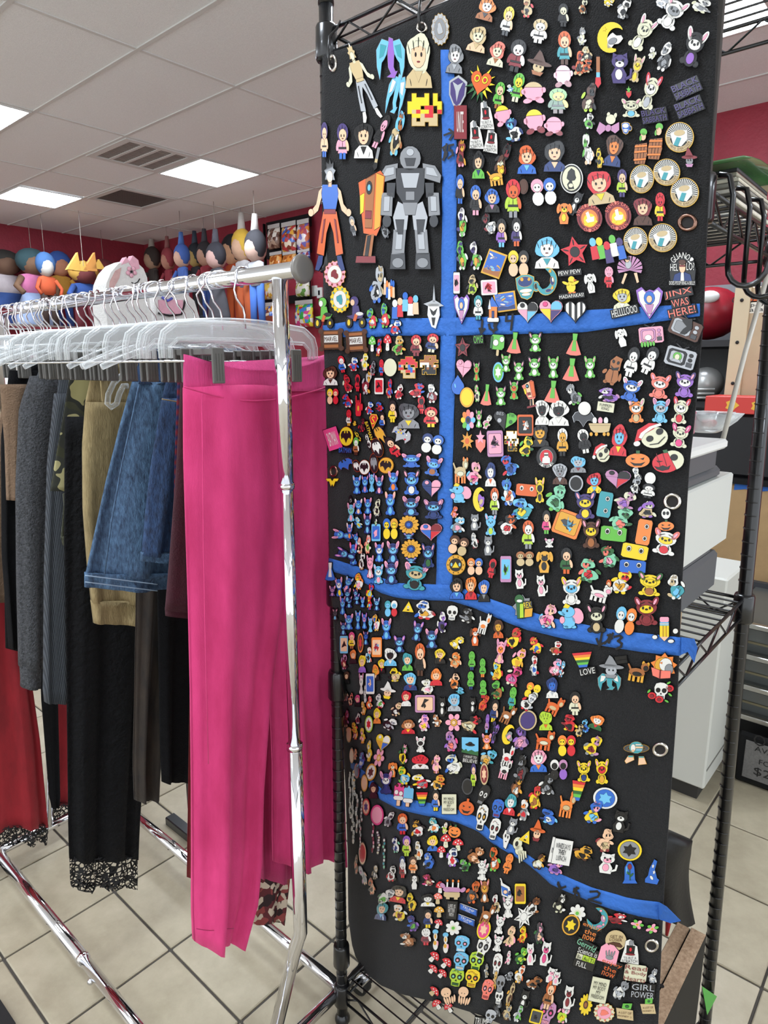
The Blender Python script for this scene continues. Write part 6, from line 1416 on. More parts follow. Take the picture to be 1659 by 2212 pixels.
        for x in (-.22, 0, .22): A('candle', rct(x-.03, .1, x+.03, .34), 'w'); A('flame', ell(x, .42, .04, .07), 'o')
        A('foot', rct(-.24, -.5, -.1, -.4), 'e'); A('foot', rct(.08, -.5, .22, -.4), 'e')
    elif t == 'octo':
        A('head', ell(-.1, .22, .36, .28), g(0)); A('eye', ell(.0, .14, .03, .03, 6), 'k', 1); A('eye', ell(-.2, .14, .03, .03, 6), 'k', 1)
        for i in range(5): A('tentacle', ell(-.3+.17*i, -.22-.05*(i % 2), .07, .22, 10, 10-6*i), g(0))
    elif t == 'chicken':
        A('hat', ell(0, .38, .3, .11), 'l'); A('head', ell(0, .16, .2, .18), 'w'); A('yolk', ell(0, .16, .1, .1), 'Y', 1); A('body', ell(0, -.24, .26, .24), 'w'); A('yolk', ell(-.04, -.14, .16, .1), 'Y', 1); A('wing', ell(.24, -.16, .08, .12), 'p', 1)
    else:
        raise KeyError(t)
    return D
# position, size, turn, design and colours of every pin: "x y w h turn design colours [arg] ; wording"
# read off in enlarged views of the banner; TILE gives each view's corner and scale
TILES = [
((670, 0, 5.184), '''
600 950 330 860 18 man ecesew ; tall tan and cream winged figure
930 670 330 470 0 wing ltv ; teal and lilac dragon with spread wings
985 1070 200 460 -12 wing lwl ; pale blue dragon with spread wings
1250 690 320 620 0 bust cfee ; pale cream figure cropped at the thighs
1310 1240 380 360 0 pix yre ; blocky yellow and red pixel figure
1480 340 200 360 0 badge sgs ; round silver filigree
185 1570 110 390 0 fig Vffb
390 1590 190 400 0 fig Vfpb ; figure with purple hat and lilac hair
620 1570 230 420 0 bust kfwk ; black haired figure in white blouse
820 1480 140 400 -25 fig kpkp
1000 1500 170 520 -10 bl elukw ; jumbled cream and blue cluster
770 1790 50 260 -12 rod gek
'''),
((670, 350, 5.184), '''
250 620 490 1200 0 man kfbORB ; tall figure in blue vest and orange trousers
690 620 330 1040 -3 bot OYuk ; rust orange boxy robot on a single wheel
1150 520 690 1370 0 armor gsd ; large grey armoured suit
505 720 90 220 10 fig gfdg
860 760 110 200 10 bl gdk
300 1260 240 300 0 badge pwR ; round pink scalloped badge with white centre
360 1540 220 300 0 badge ywt ; yellow and teal scalloped oval badge
180 1690 220 340 0 scoot nwk ; green rider on a black wheeled scooter
530 1680 230 350 0 scoot Vfw ; purple rider on a black wheeled scooter
770 1370 180 430 0 bl sbekw ; tall cluster of small grey and blue shapes
910 1410 120 300 0 group wofb
1090 1620 290 330 0 group wfbrl ; group of five people in white and blue
1400 1620 220 480 0 horn sws ; silver helmet with one tall spike
720 1750 130 230 0 bl rnbwy
860 1720 130 280 0 bl rnbwo
980 1850 140 160 0 bl rwb
'''),
((970, 0, 5.53), '''
470 120 220 280 -15 bust owud
720 270 190 350 -12 fig yfwd ; blond haired figure in white near banner top
960 110 150 250 -8 bl eruk
1390 200 170 270 0 fig kckk ; pale oval face with long black hair
1620 90 110 180 0 bl uck
1100 390 260 290 -10 fig ewww ; golden haired figure in white gown
370 480 240 310 -12 bust ecfe ; light brown haired head
600 660 210 300 -12 bust accu ; red orange haired head
830 680 280 390 -12 fig kwRk ; black haired figure with red scarf
1100 770 300 300 -15 hat Ueu ; brown pointed hat over tan face
1400 590 230 400 0 fig OftU ; auburn haired figure in blue coat
1610 450 120 220 0 bl cgw
1590 760 190 320 -15 bl OeRk
100 710 210 350 -5 bust gwgs ; grey bearded bust beside the tape top
130 1110 210 390 -4 shield Vs ; purple kite shield with silver rim
410 1010 340 450 -14 spike OyVN ; spiked orange heart mask
620 1150 170 320 -10 fig nfnu ; green capped figure with bow
840 1060 200 350 -12 fig nync ; green capped figure raising a sword
755 1070 90 90 0 bl lw
1030 1120 280 270 0 puff pep ; round pink puff with cream hood
1380 920 220 280 0 puff ppR ; round pink puff with crimson feet nearest banner top
1320 1220 320 300 0 fig nyNU ; green capped figure holding a leaf shield
670 1390 200 260 10 puff pyp ; small pink puff with yellow halo
800 1560 240 290 10 bl wBlk ; white horned mask with navy cloak
1040 1460 250 310 5 puff pyR ; pink puff with yellow band
1270 1520 230 240 0 puff ppR ; plain pink puff with one crimson foot
165 1470 150 400 0 cardtext Rw UNITE ; tall maroon poster with rayed design
470 1390 170 350 5 knight w ; armless knight pin, highest of three
340 1620 170 350 5 knight w ; armless knight pin, leftmost of three
530 1680 170 320 -5 knight w ; armless knight pin, rightmost of three
170 1840 140 330 0 bl RpYk
'''),
((1260, 0, 5.53), '''
330 40 130 120 -30 bl yw
510 110 180 270 -20 bl wgk
960 40 180 150 -30 bl wg
1080 180 310 390 -30 crit wwgw ; large white hooded animal near the top right corner
1420 90 280 180 -20 bl wcg
350 460 320 370 -15 moon ywg ; yellow crescent over a white cluster
730 410 250 430 -30 crit cwcw ; cream long eared animal
850 650 100 150 -20 bl cw
1010 700 190 360 -25 bl kwg ; black hooded white oval face
1330 590 300 460 -18 crit kwwv ; black hooded white animal with pale bow
60 660 150 190 0 bl kec
60 800 150 170 0 bl Oek
200 880 70 370 0 rod ulr ; thin paintbrush with red tip
450 830 350 370 0 cat Vwk ; large grey purple cat with white collar
660 830 150 330 -15 crit ecy
565 1120 80 130 0 berry rn ; tiny red strawberry
820 1110 230 430 -18 crit crws ; cream animal with red bow and apron
590 1300 270 220 0 crit cccl ; cream floppy eared animal with blue cup
535 1540 120 140 0 mug bw
330 1500 260 320 -15 bow mc ; dusty pink bow under a cream head
1250 1070 340 190 24 text V BLACK|SABBATH ; lilac lettering, uppermost of three alike
1280 1290 330 190 22 text V BLACK|SABBATH ; lilac lettering, middle of three alike
870 1390 300 170 10 text V BLACK|SABBATH ; lilac lettering, lowest of three alike
90 1180 210 350 -5 bl ULkc
90 1460 150 190 0 bl nwk
710 1760 160 420 -5 barrel un ; brown barrel with green capped head, lower of two
890 1700 170 430 -8 barrel un ; brown barrel with green capped head, higher of two
1170 1650 330 350 -12 news e ; gold rayed badge with bald head, highest of six
1290 1890 190 230 0 hat Rgm ; maroon pointed hat over grey face
70 1790 160 380 0 bl wfnw ; white snowman with small green friend
380 1800 220 390 -8 bust UoBo ; bearded figure in navy and orange
210 1900 110 240 0 bl yYk
'''),
((970, 350, 5.53), '''
380 40 160 330 0 bust kfnB ; black haired figure in green shirt
660 -30 180 400 -15 bl UkRc
950 -20 240 340 0 bust Ofbl ; curly red haired figure in blue dress
1280 -60 280 370 0 bust kfBf ; black haired figure in navy bodice
590 170 220 240 8 beast YyY ; golden walking cub
910 300 110 180 0 oval UU ; dark brown textured oval
1150 350 340 350 5 duo pwbw ; pair of round heads with pink bow
1480 210 270 350 0 cameo w ; oval cameo with black profile
160 330 140 350 0 fig bfkb
340 460 190 360 0 fig bfkp ; blue haired figure with one pink sleeve
540 460 190 290 0 bust bfkm ; blue haired figure winking
790 440 260 460 0 fig rOLg ; tall red fox in lime shirt
1390 620 220 270 0 dog oyo ; orange spaniel portrait
1520 500 170 300 -25 cat kwk ; black and white cat, tilted
180 720 140 350 0 bl nwVYu ; green and gold oval, uppermost of three alike
180 1120 150 350 0 bl nwVYu ; green and gold oval, lower left of three alike
350 1120 150 350 0 bl nwVYu ; green and gold oval, lower right of three alike
510 740 180 260 10 bl wkRs ; grey mortarboard over white face
650 850 170 340 0 fig kfvl ; black haired figure in purple sash
830 840 170 340 0 fig kwVO ; skeleton figure with orange crown
565 1220 220 290 -20 swirl bYu ; tilted blue swirl painting
850 1200 280 340 0 duo yfkf ; trio of round heads with yellow and black hair
1190 1080 310 390 0 bust lwwt ; spiky pale blue haired figure in white coat
1520 1080 330 360 10 star rk ; large red five pointed star flower
115 1450 75 250 0 rect wpk
300 1470 160 240 -10 bl Lek ; olive frog pointing
500 1500 190 180 3 rect wpkr ; white card with scalloped top
960 1490 280 300 5 mug tYB ; swirl painted mug
1190 1430 240 320 -8 crescent tYB ; swirl painted crescent moon
1470 1460 300 340 5 pew w ; yellow duckling between two white words
170 1760 190 350 0 kite vwb ; purple edged heart beside the vertical tape
370 1740 150 290 0 fig twwt ; white robed figure with teal head
550 1760 140 300 0 house wbo ; small orange house with pointed roof
690 1670 250 220 8 swirl bYB ; blue swirl painting, level
960 1780 250 280 0 heart wkpl ; patchwork heart with a pink spiral
1240 1770 280 300 0 heart plyVP ; patchwork heart with yellow top
1530 1780 260 290 0 heart kw ; black and white striped heart
'''),
((1240, 350, 5.53), '''
320 310 350 410 8 bust rfey ; red haired figure hugging a yellow fish
590 260 170 330 0 fig VfLV ; purple haired figure in lime dress
830 210 280 330 -8 news e ; gold rayed badge with bald head, second row left
1130 130 310 310 -10 news e ; gold rayed badge with bald head, second row right
1340 370 330 340 -8 news e ; gold rayed badge with bald head, just above the bronze eyelet
840 590 240 340 0 bust RfUU ; red capped bearded figure
1050 540 170 340 0 fig rryr ; red faced figure with black pigtails
200 680 300 330 12 lava R ; round flaming chicken badge, left of two
540 650 310 340 5 lava R ; round flaming chicken badge, right of two
750 950 280 320 -6 news e ; gold rayed badge with bald head, lowest row left
1080 910 330 330 -6 news e ; gold rayed badge with bald head, lowest row right
420 1060 390 400 12 group lyrnVwb ; crowd of coloured figures on a white board
680 1300 300 330 0 fan mfk ; dancer in lilac pleated skirt
430 1380 150 250 0 fig pprr ; pink horned imp in red
210 1450 170 250 10 dog www ; white long eared ghost dog above the upper tape
1320 1290 310 370 0 guano w ; white words around a man in dark glasses
1290 1680 340 330 12 text a JINX|WAS|HERE! ; pink scrawled words with blue shadow
590 1640 230 270 0 bust yscw ; curly blond wig with grey face
620 1790 320 110 13 text w HELLLLOOO ; long black strip of white capitals
920 1690 320 380 0 kite vwb ; purple edged heart on the right of the upper tape
'''),
((690, 680, 5.7207), '''
170 310 290 270 2 plaque U ; bronze framed plaque, left of two
480 330 270 280 4 plaque U ; bronze framed plaque, right of two
680 360 90 190 0 mush nw
770 400 80 230 -10 bl rYbw
865 345 100 200 0 mush rw
1000 380 190 240 5 bl neYR ; green shelled orange turtle
1220 380 190 260 0 fig rfRR ; red capped figure with red cape
1420 350 210 230 -8 fig rfBc ; red capped figure leaping
300 610 120 210 10 fig rwbr
450 610 150 170 0 bl rwb
590 580 110 220 0 bl cpy
690 660 90 180 0 bl grk
790 650 80 200 0 fig rrbr
900 650 160 220 0 oval c ; plain cream oval
1120 650 230 260 0 pix rbe ; pixel figure in red cap and blue overalls
1380 620 220 230 0 pix uwk ; brown pixel lump with red cap
160 750 190 240 0 bust UfwU ; brown haired bust at banner left edge
370 850 130 230 15 bl rcR
500 840 90 210 0 fig rkrr
610 840 120 290 -5 bl RsYw
760 880 110 200 0 rect wrk
890 910 95 240 0 bl reb
1010 950 120 190 0 bl rwR
1230 930 210 180 0 bl rwbR
1410 970 150 240 0 bl Rws
190 1000 160 210 0 duo yfrr
380 1060 140 170 0 bl rwb
510 1110 110 280 0 hand rY ; red rocking hand with gold gem
640 1150 110 160 0 bl rwb
770 1130 110 120 0 bl rbR
930 1190 140 270 0 fig kfyy ; black haired figure with yellow chest
1130 1240 290 320 0 bust dggy ; grey pointed eared bust with yellow emblem
1280 1110 130 220 0 fig rkrr
1400 1260 240 250 0 fig rfry ; red hooded figure with yellow disc
390 1270 90 200 0 fig rrwY
550 1360 100 170 0 bl krR
690 1320 110 190 -5 diamond r ; red and yellow diamond letter badge
800 1300 90 190 0 fig kfbk
190 1530 170 270 18 cardtext Pw BATMAN ; tilted pink card with white lettering
360 1500 165 230 0 bat yk ; yellow oval with black bat, upper
345 1670 160 80 -3 text b BATMAN ; blue gothic lettering
460 1340 50 60 0 bl Yy
500 1500 60 140 35 bl yk
480 1620 100 220 0 fig nwuU
640 1430 240 45 -72 text y BATMAN
630 1560 60 200 15 bl wk
740 1640 135 230 18 bat kw ; black oval with silver bat, tilted
780 1480 110 240 30 batshape Y ; golden bat silhouette, tilted
1030 1480 240 220 -40 batshape sbywr ; bat silhouette with coloured mosaic
930 1630 170 270 35 fig kfrr ; peach faced figure, tilted, in red
1420 1580 300 260 -10 duo Bwbw ; pair of blue animals, one with skull face
'''),
((690, 980, 5.7207), '''
350 130 180 150 28 batshape b ; blue bat silhouette with rainbow edge
480 150 80 140 15 bat kw
580 165 130 175 0 bat wk ; white oval with black bat
700 115 100 230 5 bat kg
850 140 180 190 -8 bat Yk ; yellow oval with black bat, lower
180 350 155 110 0 winged y ; yellow winged letter emblem
1160 80 280 170 0 crit bplb
1430 150 240 230 -10 crit bplu
490 380 120 230 0 crit blll
585 370 100 220 0 crit bVlm
670 350 85 240 0 crit lbll
765 380 120 230 0 crit Bplp
940 330 150 250 0 crit bplo
1160 350 240 310 0 crit bklw ; blue animal with black round ears
1410 410 240 250 0 heart BpBp ; dark blue and pink heart
900 610 150 290 0 crit bfll
1160 640 250 240 0 crit Bpll
1430 680 280 240 0 crit BmlB
900 910 210 280 0 duo byYy ; hugging pair, one blue one yellow
1130 870 240 230 0 flower BbYY 14 ; sunflower with dark face, higher of two
1130 1010 150 70 0 crit Bbll
1400 950 270 240 0 heart pRbrb ; red and pink heart with blue animal
415 720 110 230 0 crit lpzp
410 560 40 90 0 bl gk
510 650 110 190 0 crit bwlf
620 640 110 200 0 crit bpll
735 660 110 220 0 bl cgk
500 850 90 150 30 bl lbcy
620 860 110 250 0 crit Bpll
720 970 110 210 0 rect lbp
720 840 30 80 0 bl nw
300 1000 140 230 80 crit bpll
400 950 90 200 0 crit bwmo
475 1050 80 150 15 crit bBll
525 1130 80 200 0 bl fawk
620 1110 90 240 0 bl fawn
350 1240 140 240 70 crit Bvll
440 1230 110 280 0 crit bPll
545 1320 90 220 0 bl wukk
650 1390 100 280 0 crit pppw
765 1210 130 240 0 crit bpwl
930 1210 180 270 0 crit Bpll
1155 1170 240 230 0 flower BbYY 14 ; sunflower with dark face, lower of two
1155 1310 160 70 0 crit Bbll
1370 1250 190 300 0 crit BBlN ; navy animal holding a green frog
750 1480 140 240 0 crit llwp
910 1460 200 280 0 crit Bpll
1210 1510 350 330 -8 crit tpek ; teal animal with flower crown and tan shirt
160 1450 125 220 0 dress wb ; blue dress with white apron
265 1640 110 240 5 crit bpwy
375 1600 110 170 -20 crit bllp
185 1690 90 130 0 crit Vpmm
510 1570 130 210 0 bl woyp
640 1690 100 190 0 bl yrbl
470 1730 80 150 0 crit Bkll
370 1740 100 170 0 crit Bpll
'''),
((960, 690, 5.53), '''
240 340 180 240 0 star Rk ; maroon five pointed star flower
425 240 180 110 5 text n OMG ; green cartoon letters under the price 4
650 310 185 250 -5 pop nwe ; green ice lolly on a stick
860 280 170 250 -5 dress na
1110 270 180 230 0 crit nkww
1570 300 180 260 -5 dress na
250 575 185 240 -5 heart ppp ; pale pink folded heart
180 780 150 230 0 drop bl ; plain blue teardrop
290 930 170 240 0 oval Yy ; plain golden oval with centre ring
300 1200 165 240 0 flower Bklpaoyn 8 ; rainbow petal flower with navy centre
290 1450 150 220 0 star YO 8 ; golden eight pointed sun
450 1470 150 240 0 berry ap ; coral flame crest
405 620 90 230 0 crit nkOO
660 630 130 240 0 oval lnw
755 520 130 210 0 crit nnww
910 610 150 230 0 crit nkww
1100 560 180 230 0 crit nkww
1320 570 150 260 0 crit nnww
1540 600 200 270 -5 dress na
410 880 80 210 0 bl cnpk
525 900 130 250 -5 dress na
690 910 150 230 0 crit nkww
850 840 130 230 0 crit nkOO
1040 890 170 320 12 bot aOfk ; coral boxy robot with raised arm
1320 860 190 260 -5 dress na
1570 890 190 260 10 bl gnwd ; grey and green robot head
430 1180 90 220 0 crit nkpw
530 1220 100 180 -20 bl pwcn
680 1190 150 260 -8 splitheart ks L ; dark half of a split heart
810 1210 140 250 -8 splitheart nN R ; green half of a split heart
985 1260 190 250 0 rect OkwO ; brown comic panel card
1190 1100 180 310 0 bust wkww ; white helmeted figure, smaller
1390 1110 260 310 0 bust wkww ; white helmeted figure, larger
1160 1380 230 270 0 bust kYkY ; black bust drawn in gold lines
820 1450 160 230 0 pix wrk ; white and red pixel figure
1000 1510 190 250 -8 bl ynNk ; yellow and green serpent
625 1480 190 310 2 rect mpmk ; mauve trading card
1430 1460 180 330 0 fig wYYk ; skull headed figure in gold cloak
1240 1640 240 260 0 legion k ; round black badge with white ring lettering
'''),
((1220, 690, 5.53), '''
690 220 170 230 15 dog www ; white long eared ghost dog below the upper tape
1050 190 290 240 5 tv pmp drip ; pink television dripping green
1460 110 380 280 -22 tv Usg snake ; brown television with dark snake shape
1400 460 360 280 -16 tv sks fig ; silver television frame with green haired figure
600 610 240 350 -12 sack u ; brown sack creature
820 510 210 360 -15 fig kwww ; grey coated figure with wire arms, left
1030 490 220 340 -25 fig kwww ; grey coated figure with wire arms, right
320 570 160 260 0 crit nnww
810 840 280 270 -12 crit bwwb ; blue hooded white animal
1150 800 290 290 -8 crit aawa ; coral hooded white animal
1450 780 280 300 -5 crit vVwv ; purple hooded white animal
870 1090 230 290 0 crit ocwe ; tan hooded white animal with pink bow
1160 1090 240 290 -5 crit lpsl ; light blue hooded grey animal
1400 1090 240 310 -10 crit crwr ; white animal with red bow
1390 1390 260 280 -10 crit cPcP ; white animal with magenta bow
550 900 300 170 -5 bl vmwk ; purple cape with white head
510 1045 200 110 -8 cardtext ck PUMPKIN|KING ; small white sign below a purple cape
260 1060 150 160 0 oval ww ; white round head above a black cape
240 1180 250 200 0 batshape d ; dark bat cape under a white head
440 1280 260 230 0 tub ewp ; cream bathtub with three heads
670 1440 220 370 -5 bust rlry ; red haired blue faced figure on a scooter
1050 1390 400 310 8 santa c ; white skull head with red santa hat
250 1450 200 290 10 fig wkkw ; white headed figure in black suit
460 1590 200 230 0 santa c ; small white head with santa hat
890 1670 300 210 0 pumpkin oN ; orange pumpkin shell with white head
1250 1690 380 280 5 halfpump r ; half red pumpkin, half white skull
'''),
((960, 980, 5.53), '''
210 190 190 320 0 beast eco ; tall cream and orange striped tiger
370 230 200 280 0 bl plfPe ; pink striped figure with blue scarf, higher
570 240 140 290 0 bust BwwO ; white bird head with blue cap
800 130 230 250 10 bl blrB ; blue shark with red mouth
1400 230 190 260 0 bust sgUs ; grey helmeted figure with small companion
210 460 260 240 0 eleph lpy ; blue elephant with yellow cap, higher of two
440 540 160 290 0 moon yve
620 560 150 320 0 fig OwLg ; orange fox in lime shirt, higher of two
780 450 190 330 0 bl wblO ; white and blue bird with orange bill
1000 430 250 140 -5 bar O ; orange bar with angry marks
1160 430 130 300 0 crit yykk
1360 520 270 330 -10 bl znzN ; pale green creature with round bulb
940 650 310 260 0 bl tlby ; curled blue serpent
140 690 100 140 0 bl Ofp
180 840 200 190 0 bl glwp ; grey cat face with blue goggles
380 810 170 200 0 cat gwk
570 840 160 260 0 crit lllL ; light blue furry monster
770 840 240 240 0 bl wkOr ; white gloved figure with orange shoes
1020 960 200 340 0 fig OwLg ; orange fox in lime shirt, lower of two
1240 810 140 280 0 fig kfPn ; figure in leaf skirt with paddle
1490 830 320 300 -20 rect oYdl ; orange handheld console with yellow animal
190 1080 260 240 -15 duo UfUe ; dark bronze couple portrait
385 1030 100 190 0 bl wRsk
540 1090 170 240 0 cat gwp ; grey cat head with pink ears
1270 1060 125 110 0 crit wpww
980 1240 240 190 0 duo ueue ; pair of brown chipmunk heads
1210 1280 240 280 0 dog YkY ; golden dog with big dark mouth
1480 1270 200 310 0 fig kfNO ; dancer in green grass skirt
155 1320 220 230 0 triring Y ; gold ring badge with yellow triangle
385 1330 210 220 0 duo ofbf ; two round heads with orange hair
590 1360 130 230 -10 fig rkrr
755 1370 130 310 0 rect mlnk ; tall pink and blue poster card
910 1490 180 240 5 cat wpw ; white standing cat, left of two
1170 1570 180 260 5 cat wpw ; white standing cat, right of two
170 1600 180 250 0 bust kfbl ; black haired figure with blue puffed sleeves
340 1590 150 280 0 bust ofrR ; coral haired figure below poster card
490 1620 140 270 0 bust bfkg ; blue haired figure on the middle tape
'''),
((1210, 980, 5.53), '''
155 1630 280 330 0 crit wylw ; white yeti with pale blue face
240 120 200 200 0 bust lsgR ; grey cloaked figure with pale blue face
215 350 170 195 0 oval sk ; black disc with thin silver line
430 340 190 250 0 bust rlyl ; long red haired blue faced figure
710 290 310 250 -5 heart mkmr ; magenta heart with tiny couple
940 250 130 200 0 bl wks
920 370 130 200 0 bl wsk
1090 290 130 140 0 oval ww ; white round skull head
1070 440 220 170 -10 fig kwwk ; black suited figure below a white skull head
325 610 290 330 0 crit VByy ; navy eared hood over a yellow animal
560 600 165 300 -10 bar t v ; teal bar standing upright
790 550 260 230 -15 bl mcmv ; mauve blob with cream swirl
750 770 310 280 -10 bl zzNa ; seafoam creature laughing
1060 660 260 200 0 bl evck ; pale sack creature with purple shadow
1280 780 210 270 0 skullpump o ; white skull sitting on an orange pumpkin
390 950 260 350 0 crit UUyu ; brown eared hood over a yellow animal
660 950 305 170 -6 bar n ; green bar with red marks
1020 930 170 300 -10 bar o v ; orange bar standing upright
915 1160 310 170 -11 bar y ; yellow bar with round marks
885 1340 310 150 -4 bar b ; blue bar with sharp marks
1270 1050 350 300 -12 crit wayr ; pink ribbon hood over a yellow animal
610 1220 270 260 0 bl zNap ; seafoam creature grinning
380 1390 290 280 -20 bl zNar ; seafoam creature shouting
760 1520 280 300 -12 bl wyrY ; white egg creature with yellow crown
1090 1550 340 280 -5 crit yNyu ; yellow animal with green cap and satchel
1400 1580 230 300 0 bl twel ; teal wave dragon
500 1650 280 220 -15 beast wpw ; white pig with pink ears
600 1590 90 190 0 fig OfBk
'''),
((700, 1280, 6.381), '''
1185 190 155 155 -5 tri y ; yellow triangle with one eye, higher
1420 230 330 260 -8 bl wrbYk ; white rabbit carrying a pocket watch
950 200 200 240 0 duo tlwr
280 170 90 250 0 crit bpll
370 120 110 170 0 crit Bkll
480 80 90 150 0 crit Bbll
560 120 70 150 0 crit bpll
650 130 80 200 0 bl rbyl
750 150 100 180 0 crit Blll
180 290 80 160 0 crit dkdl
370 390 140 220 0 crit bpll
490 370 80 260 0 crit blll
580 380 80 220 0 crit bvml
665 430 70 210 0 crit lbll
750 400 110 240 0 bl wYbp
880 490 160 290 0 crit bpll
290 480 100 190 0 crit Bdll
1310 520 160 270 -10 crit Bvll
1510 620 200 270 0 crit Bpll
1060 700 180 230 0 crit Bvll
600 610 90 200 0 crit Bkbl
300 700 110 240 0 rect lfk
410 640 120 230 0 fig Pfyu
525 680 80 270 0 oval oUr
750 740 140 270 0 rect ofrl
640 840 100 220 0 bl lwak
940 870 190 250 0 bust wklw ; white fur hatted figure
1170 940 160 250 0 bust tfnN ; teal haired figure in green
1345 910 210 450 0 fig OfkU ; orange haired figure in black jacket
1610 850 130 180 0 bust yfkk
430 860 100 190 0 bust ofkk
300 930 100 230 0 bl Rmkf
550 960 110 250 0 bust yfvv
820 990 100 200 0 bust yfkr
740 1080 110 210 0 bust oYkf
1000 1120 200 190 0 bl eykf ; tan curled figure
335 1150 80 170 0 bust Ufkk
540 1240 70 290 0 crit wpww
665 1240 120 280 0 rect wbf
1210 1210 200 250 0 bust lfBR ; light blue capped round face
1450 1280 210 210 0 bl wecp ; white curly bearded face
910 1330 220 240 -10 hat wfy ; white brimmed hat figure
1570 1150 180 230 0 bust ofrr ; straw hatted figure in red
590 1380 50 250 0 bl ws
320 1400 90 150 0 bl gfr
490 1470 80 160 0 bust Pfkk
395 1450 70 170 0 bl fak
570 1580 80 190 0 bl Yof
650 1500 100 180 0 bl orfw
800 1480 130 200 0 bl wrgn
1160 1440 145 220 0 bust rfww ; red haired round figure
1410 1520 270 240 0 rect mfk ; lilac cornered card with black haired head
1020 1590 150 200 -15 bl kfew
760 1680 110 220 0 bust yfou
330 1720 90 230 0 bl Rfmk
490 1720 70 150 0 bl Rwk
645 1800 110 230 0 oval Lwr
930 1790 200 180 -30 bl kws
1190 1830 200 200 0 bust ufry
1400 1780 180 240 0 bl pwvy
1580 1750 140 170 0 bl ufw
450 1850 90 160 0 bl yro
370 1880 70 80 0 oval Yf
'''),
((940, 1280, 5.925), '''
100 370 140 270 10 bl Vwvk ; purple robed pale figure
240 250 150 190 -5 skull wk ; white skull with green jaw
440 280 220 190 -20 bl kwg ; black figure with white speed lines
650 380 150 280 -15 beast wow
530 550 170 250 0 dog OwU ; brown fawn head
830 450 140 240 0 bust UYOU
1040 570 200 280 -30 bl yruk
1140 170 260 310 0 rex N ; dark green dinosaur with yellow word
1460 290 260 320 -8 bl plfPe ; pink striped figure with blue scarf, lower
290 620 190 190 -30 bl ykw
860 740 150 310 -8 crit ppof ; orange mouse with pink ears
1320 660 190 210 0 bl yrYb
1560 700 170 180 0 bl uwr
1090 830 190 280 -15 bl ypY
85 800 150 190 0 bust yfku
290 850 190 200 -20 bl ofe
490 860 120 240 0 fig nnnB
630 950 110 240 0 fig nnno
480 1110 120 230 0 fig nnnB
640 1220 120 230 0 fig nnnr
820 990 180 260 -15 bl yrlY
1030 1050 210 270 -25 bl PcRm ; pink striped grinning cat
1290 920 130 270 0 bl wgrb
1560 940 190 220 0 bl pRlw
270 1120 160 200 0 bl ofk
265 1390 180 230 0 bust lssg ; spiky light blue haired grey face
110 1450 140 250 0 cat kwk
830 1230 170 240 -10 bl unN
1010 1340 130 290 -8 fig nntn ; green faced figure in teal dress
1270 1240 210 220 -20 duo oyyc
1520 1200 165 270 0 bust Bbws ; navy haired blue faced figure in white sweater
1220 1380 190 250 -30 bl wrsk
1540 1430 230 260 -25 beast OeO
500 1430 130 210 0 cat kwk
640 1400 130 230 -15 bl Okr
350 1240 120 90 -20 bl lt
780 1500 140 290 -8 fig kfBy
950 1540 180 260 -25 beast uwu ; brown warthog
1210 1620 230 260 -8 oval eV ; cream oval with purple cloaked figure
1440 1620 180 250 0 bust LLLO ; lime yellow bird with orange feet
260 1650 210 230 0 flower Yfpp 6 ; pink petal flower with blond head
480 1660 260 240 -25 bl ekrc
690 1660 70 240 -5 fig vvml
790 1700 60 160 0 bl Vvk
'''),
((1200, 1280, 5.53), '''
200 270 300 300 0 eleph lpy ; blue elephant with yellow cap, lower of two
510 300 280 340 0 crit kkce ; black rabbit with cream flower
860 310 280 350 -10 duo lwoo ; pair of dogs, one blue one orange
1110 210 340 340 0 crit RRyR ; maroon eared hood over a yellow animal
1320 430 300 300 0 pencil ypl ; yellow pencil with pink eraser
340 800 235 190 5 lovebar r ; rainbow striped cup above a white word
405 925 185 90 10 text w LOVE ; white capitals under rainbow stripes
690 870 300 270 -5 hat gsg ; grey wizard cat with pointed hat
800 790 140 90 8 text k. YOU SHALL|NOT PET
660 1050 280 210 0 wing twt ; pale teal winged fairy
1000 920 270 260 -10 beast ukY ; brown bear with striped scarf
1310 870 310 300 -5 fire o ; white bird reading a red book in flames
1270 1170 290 250 -5 roseskull w ; white skull with red roses
250 1310 190 280 0 fig kfcc ; cream gowned figure with black hair
190 1540 220 200 -15 bl ryRk ; red caped figure with yellow collar
300 1630 110 150 0 bl eYk
375 1580 110 160 -15 bl blk
510 1530 180 180 -20 bust owNr ; curly orange haired figure with green hat
90 900 80 200 -8 bl Rlw
'''),
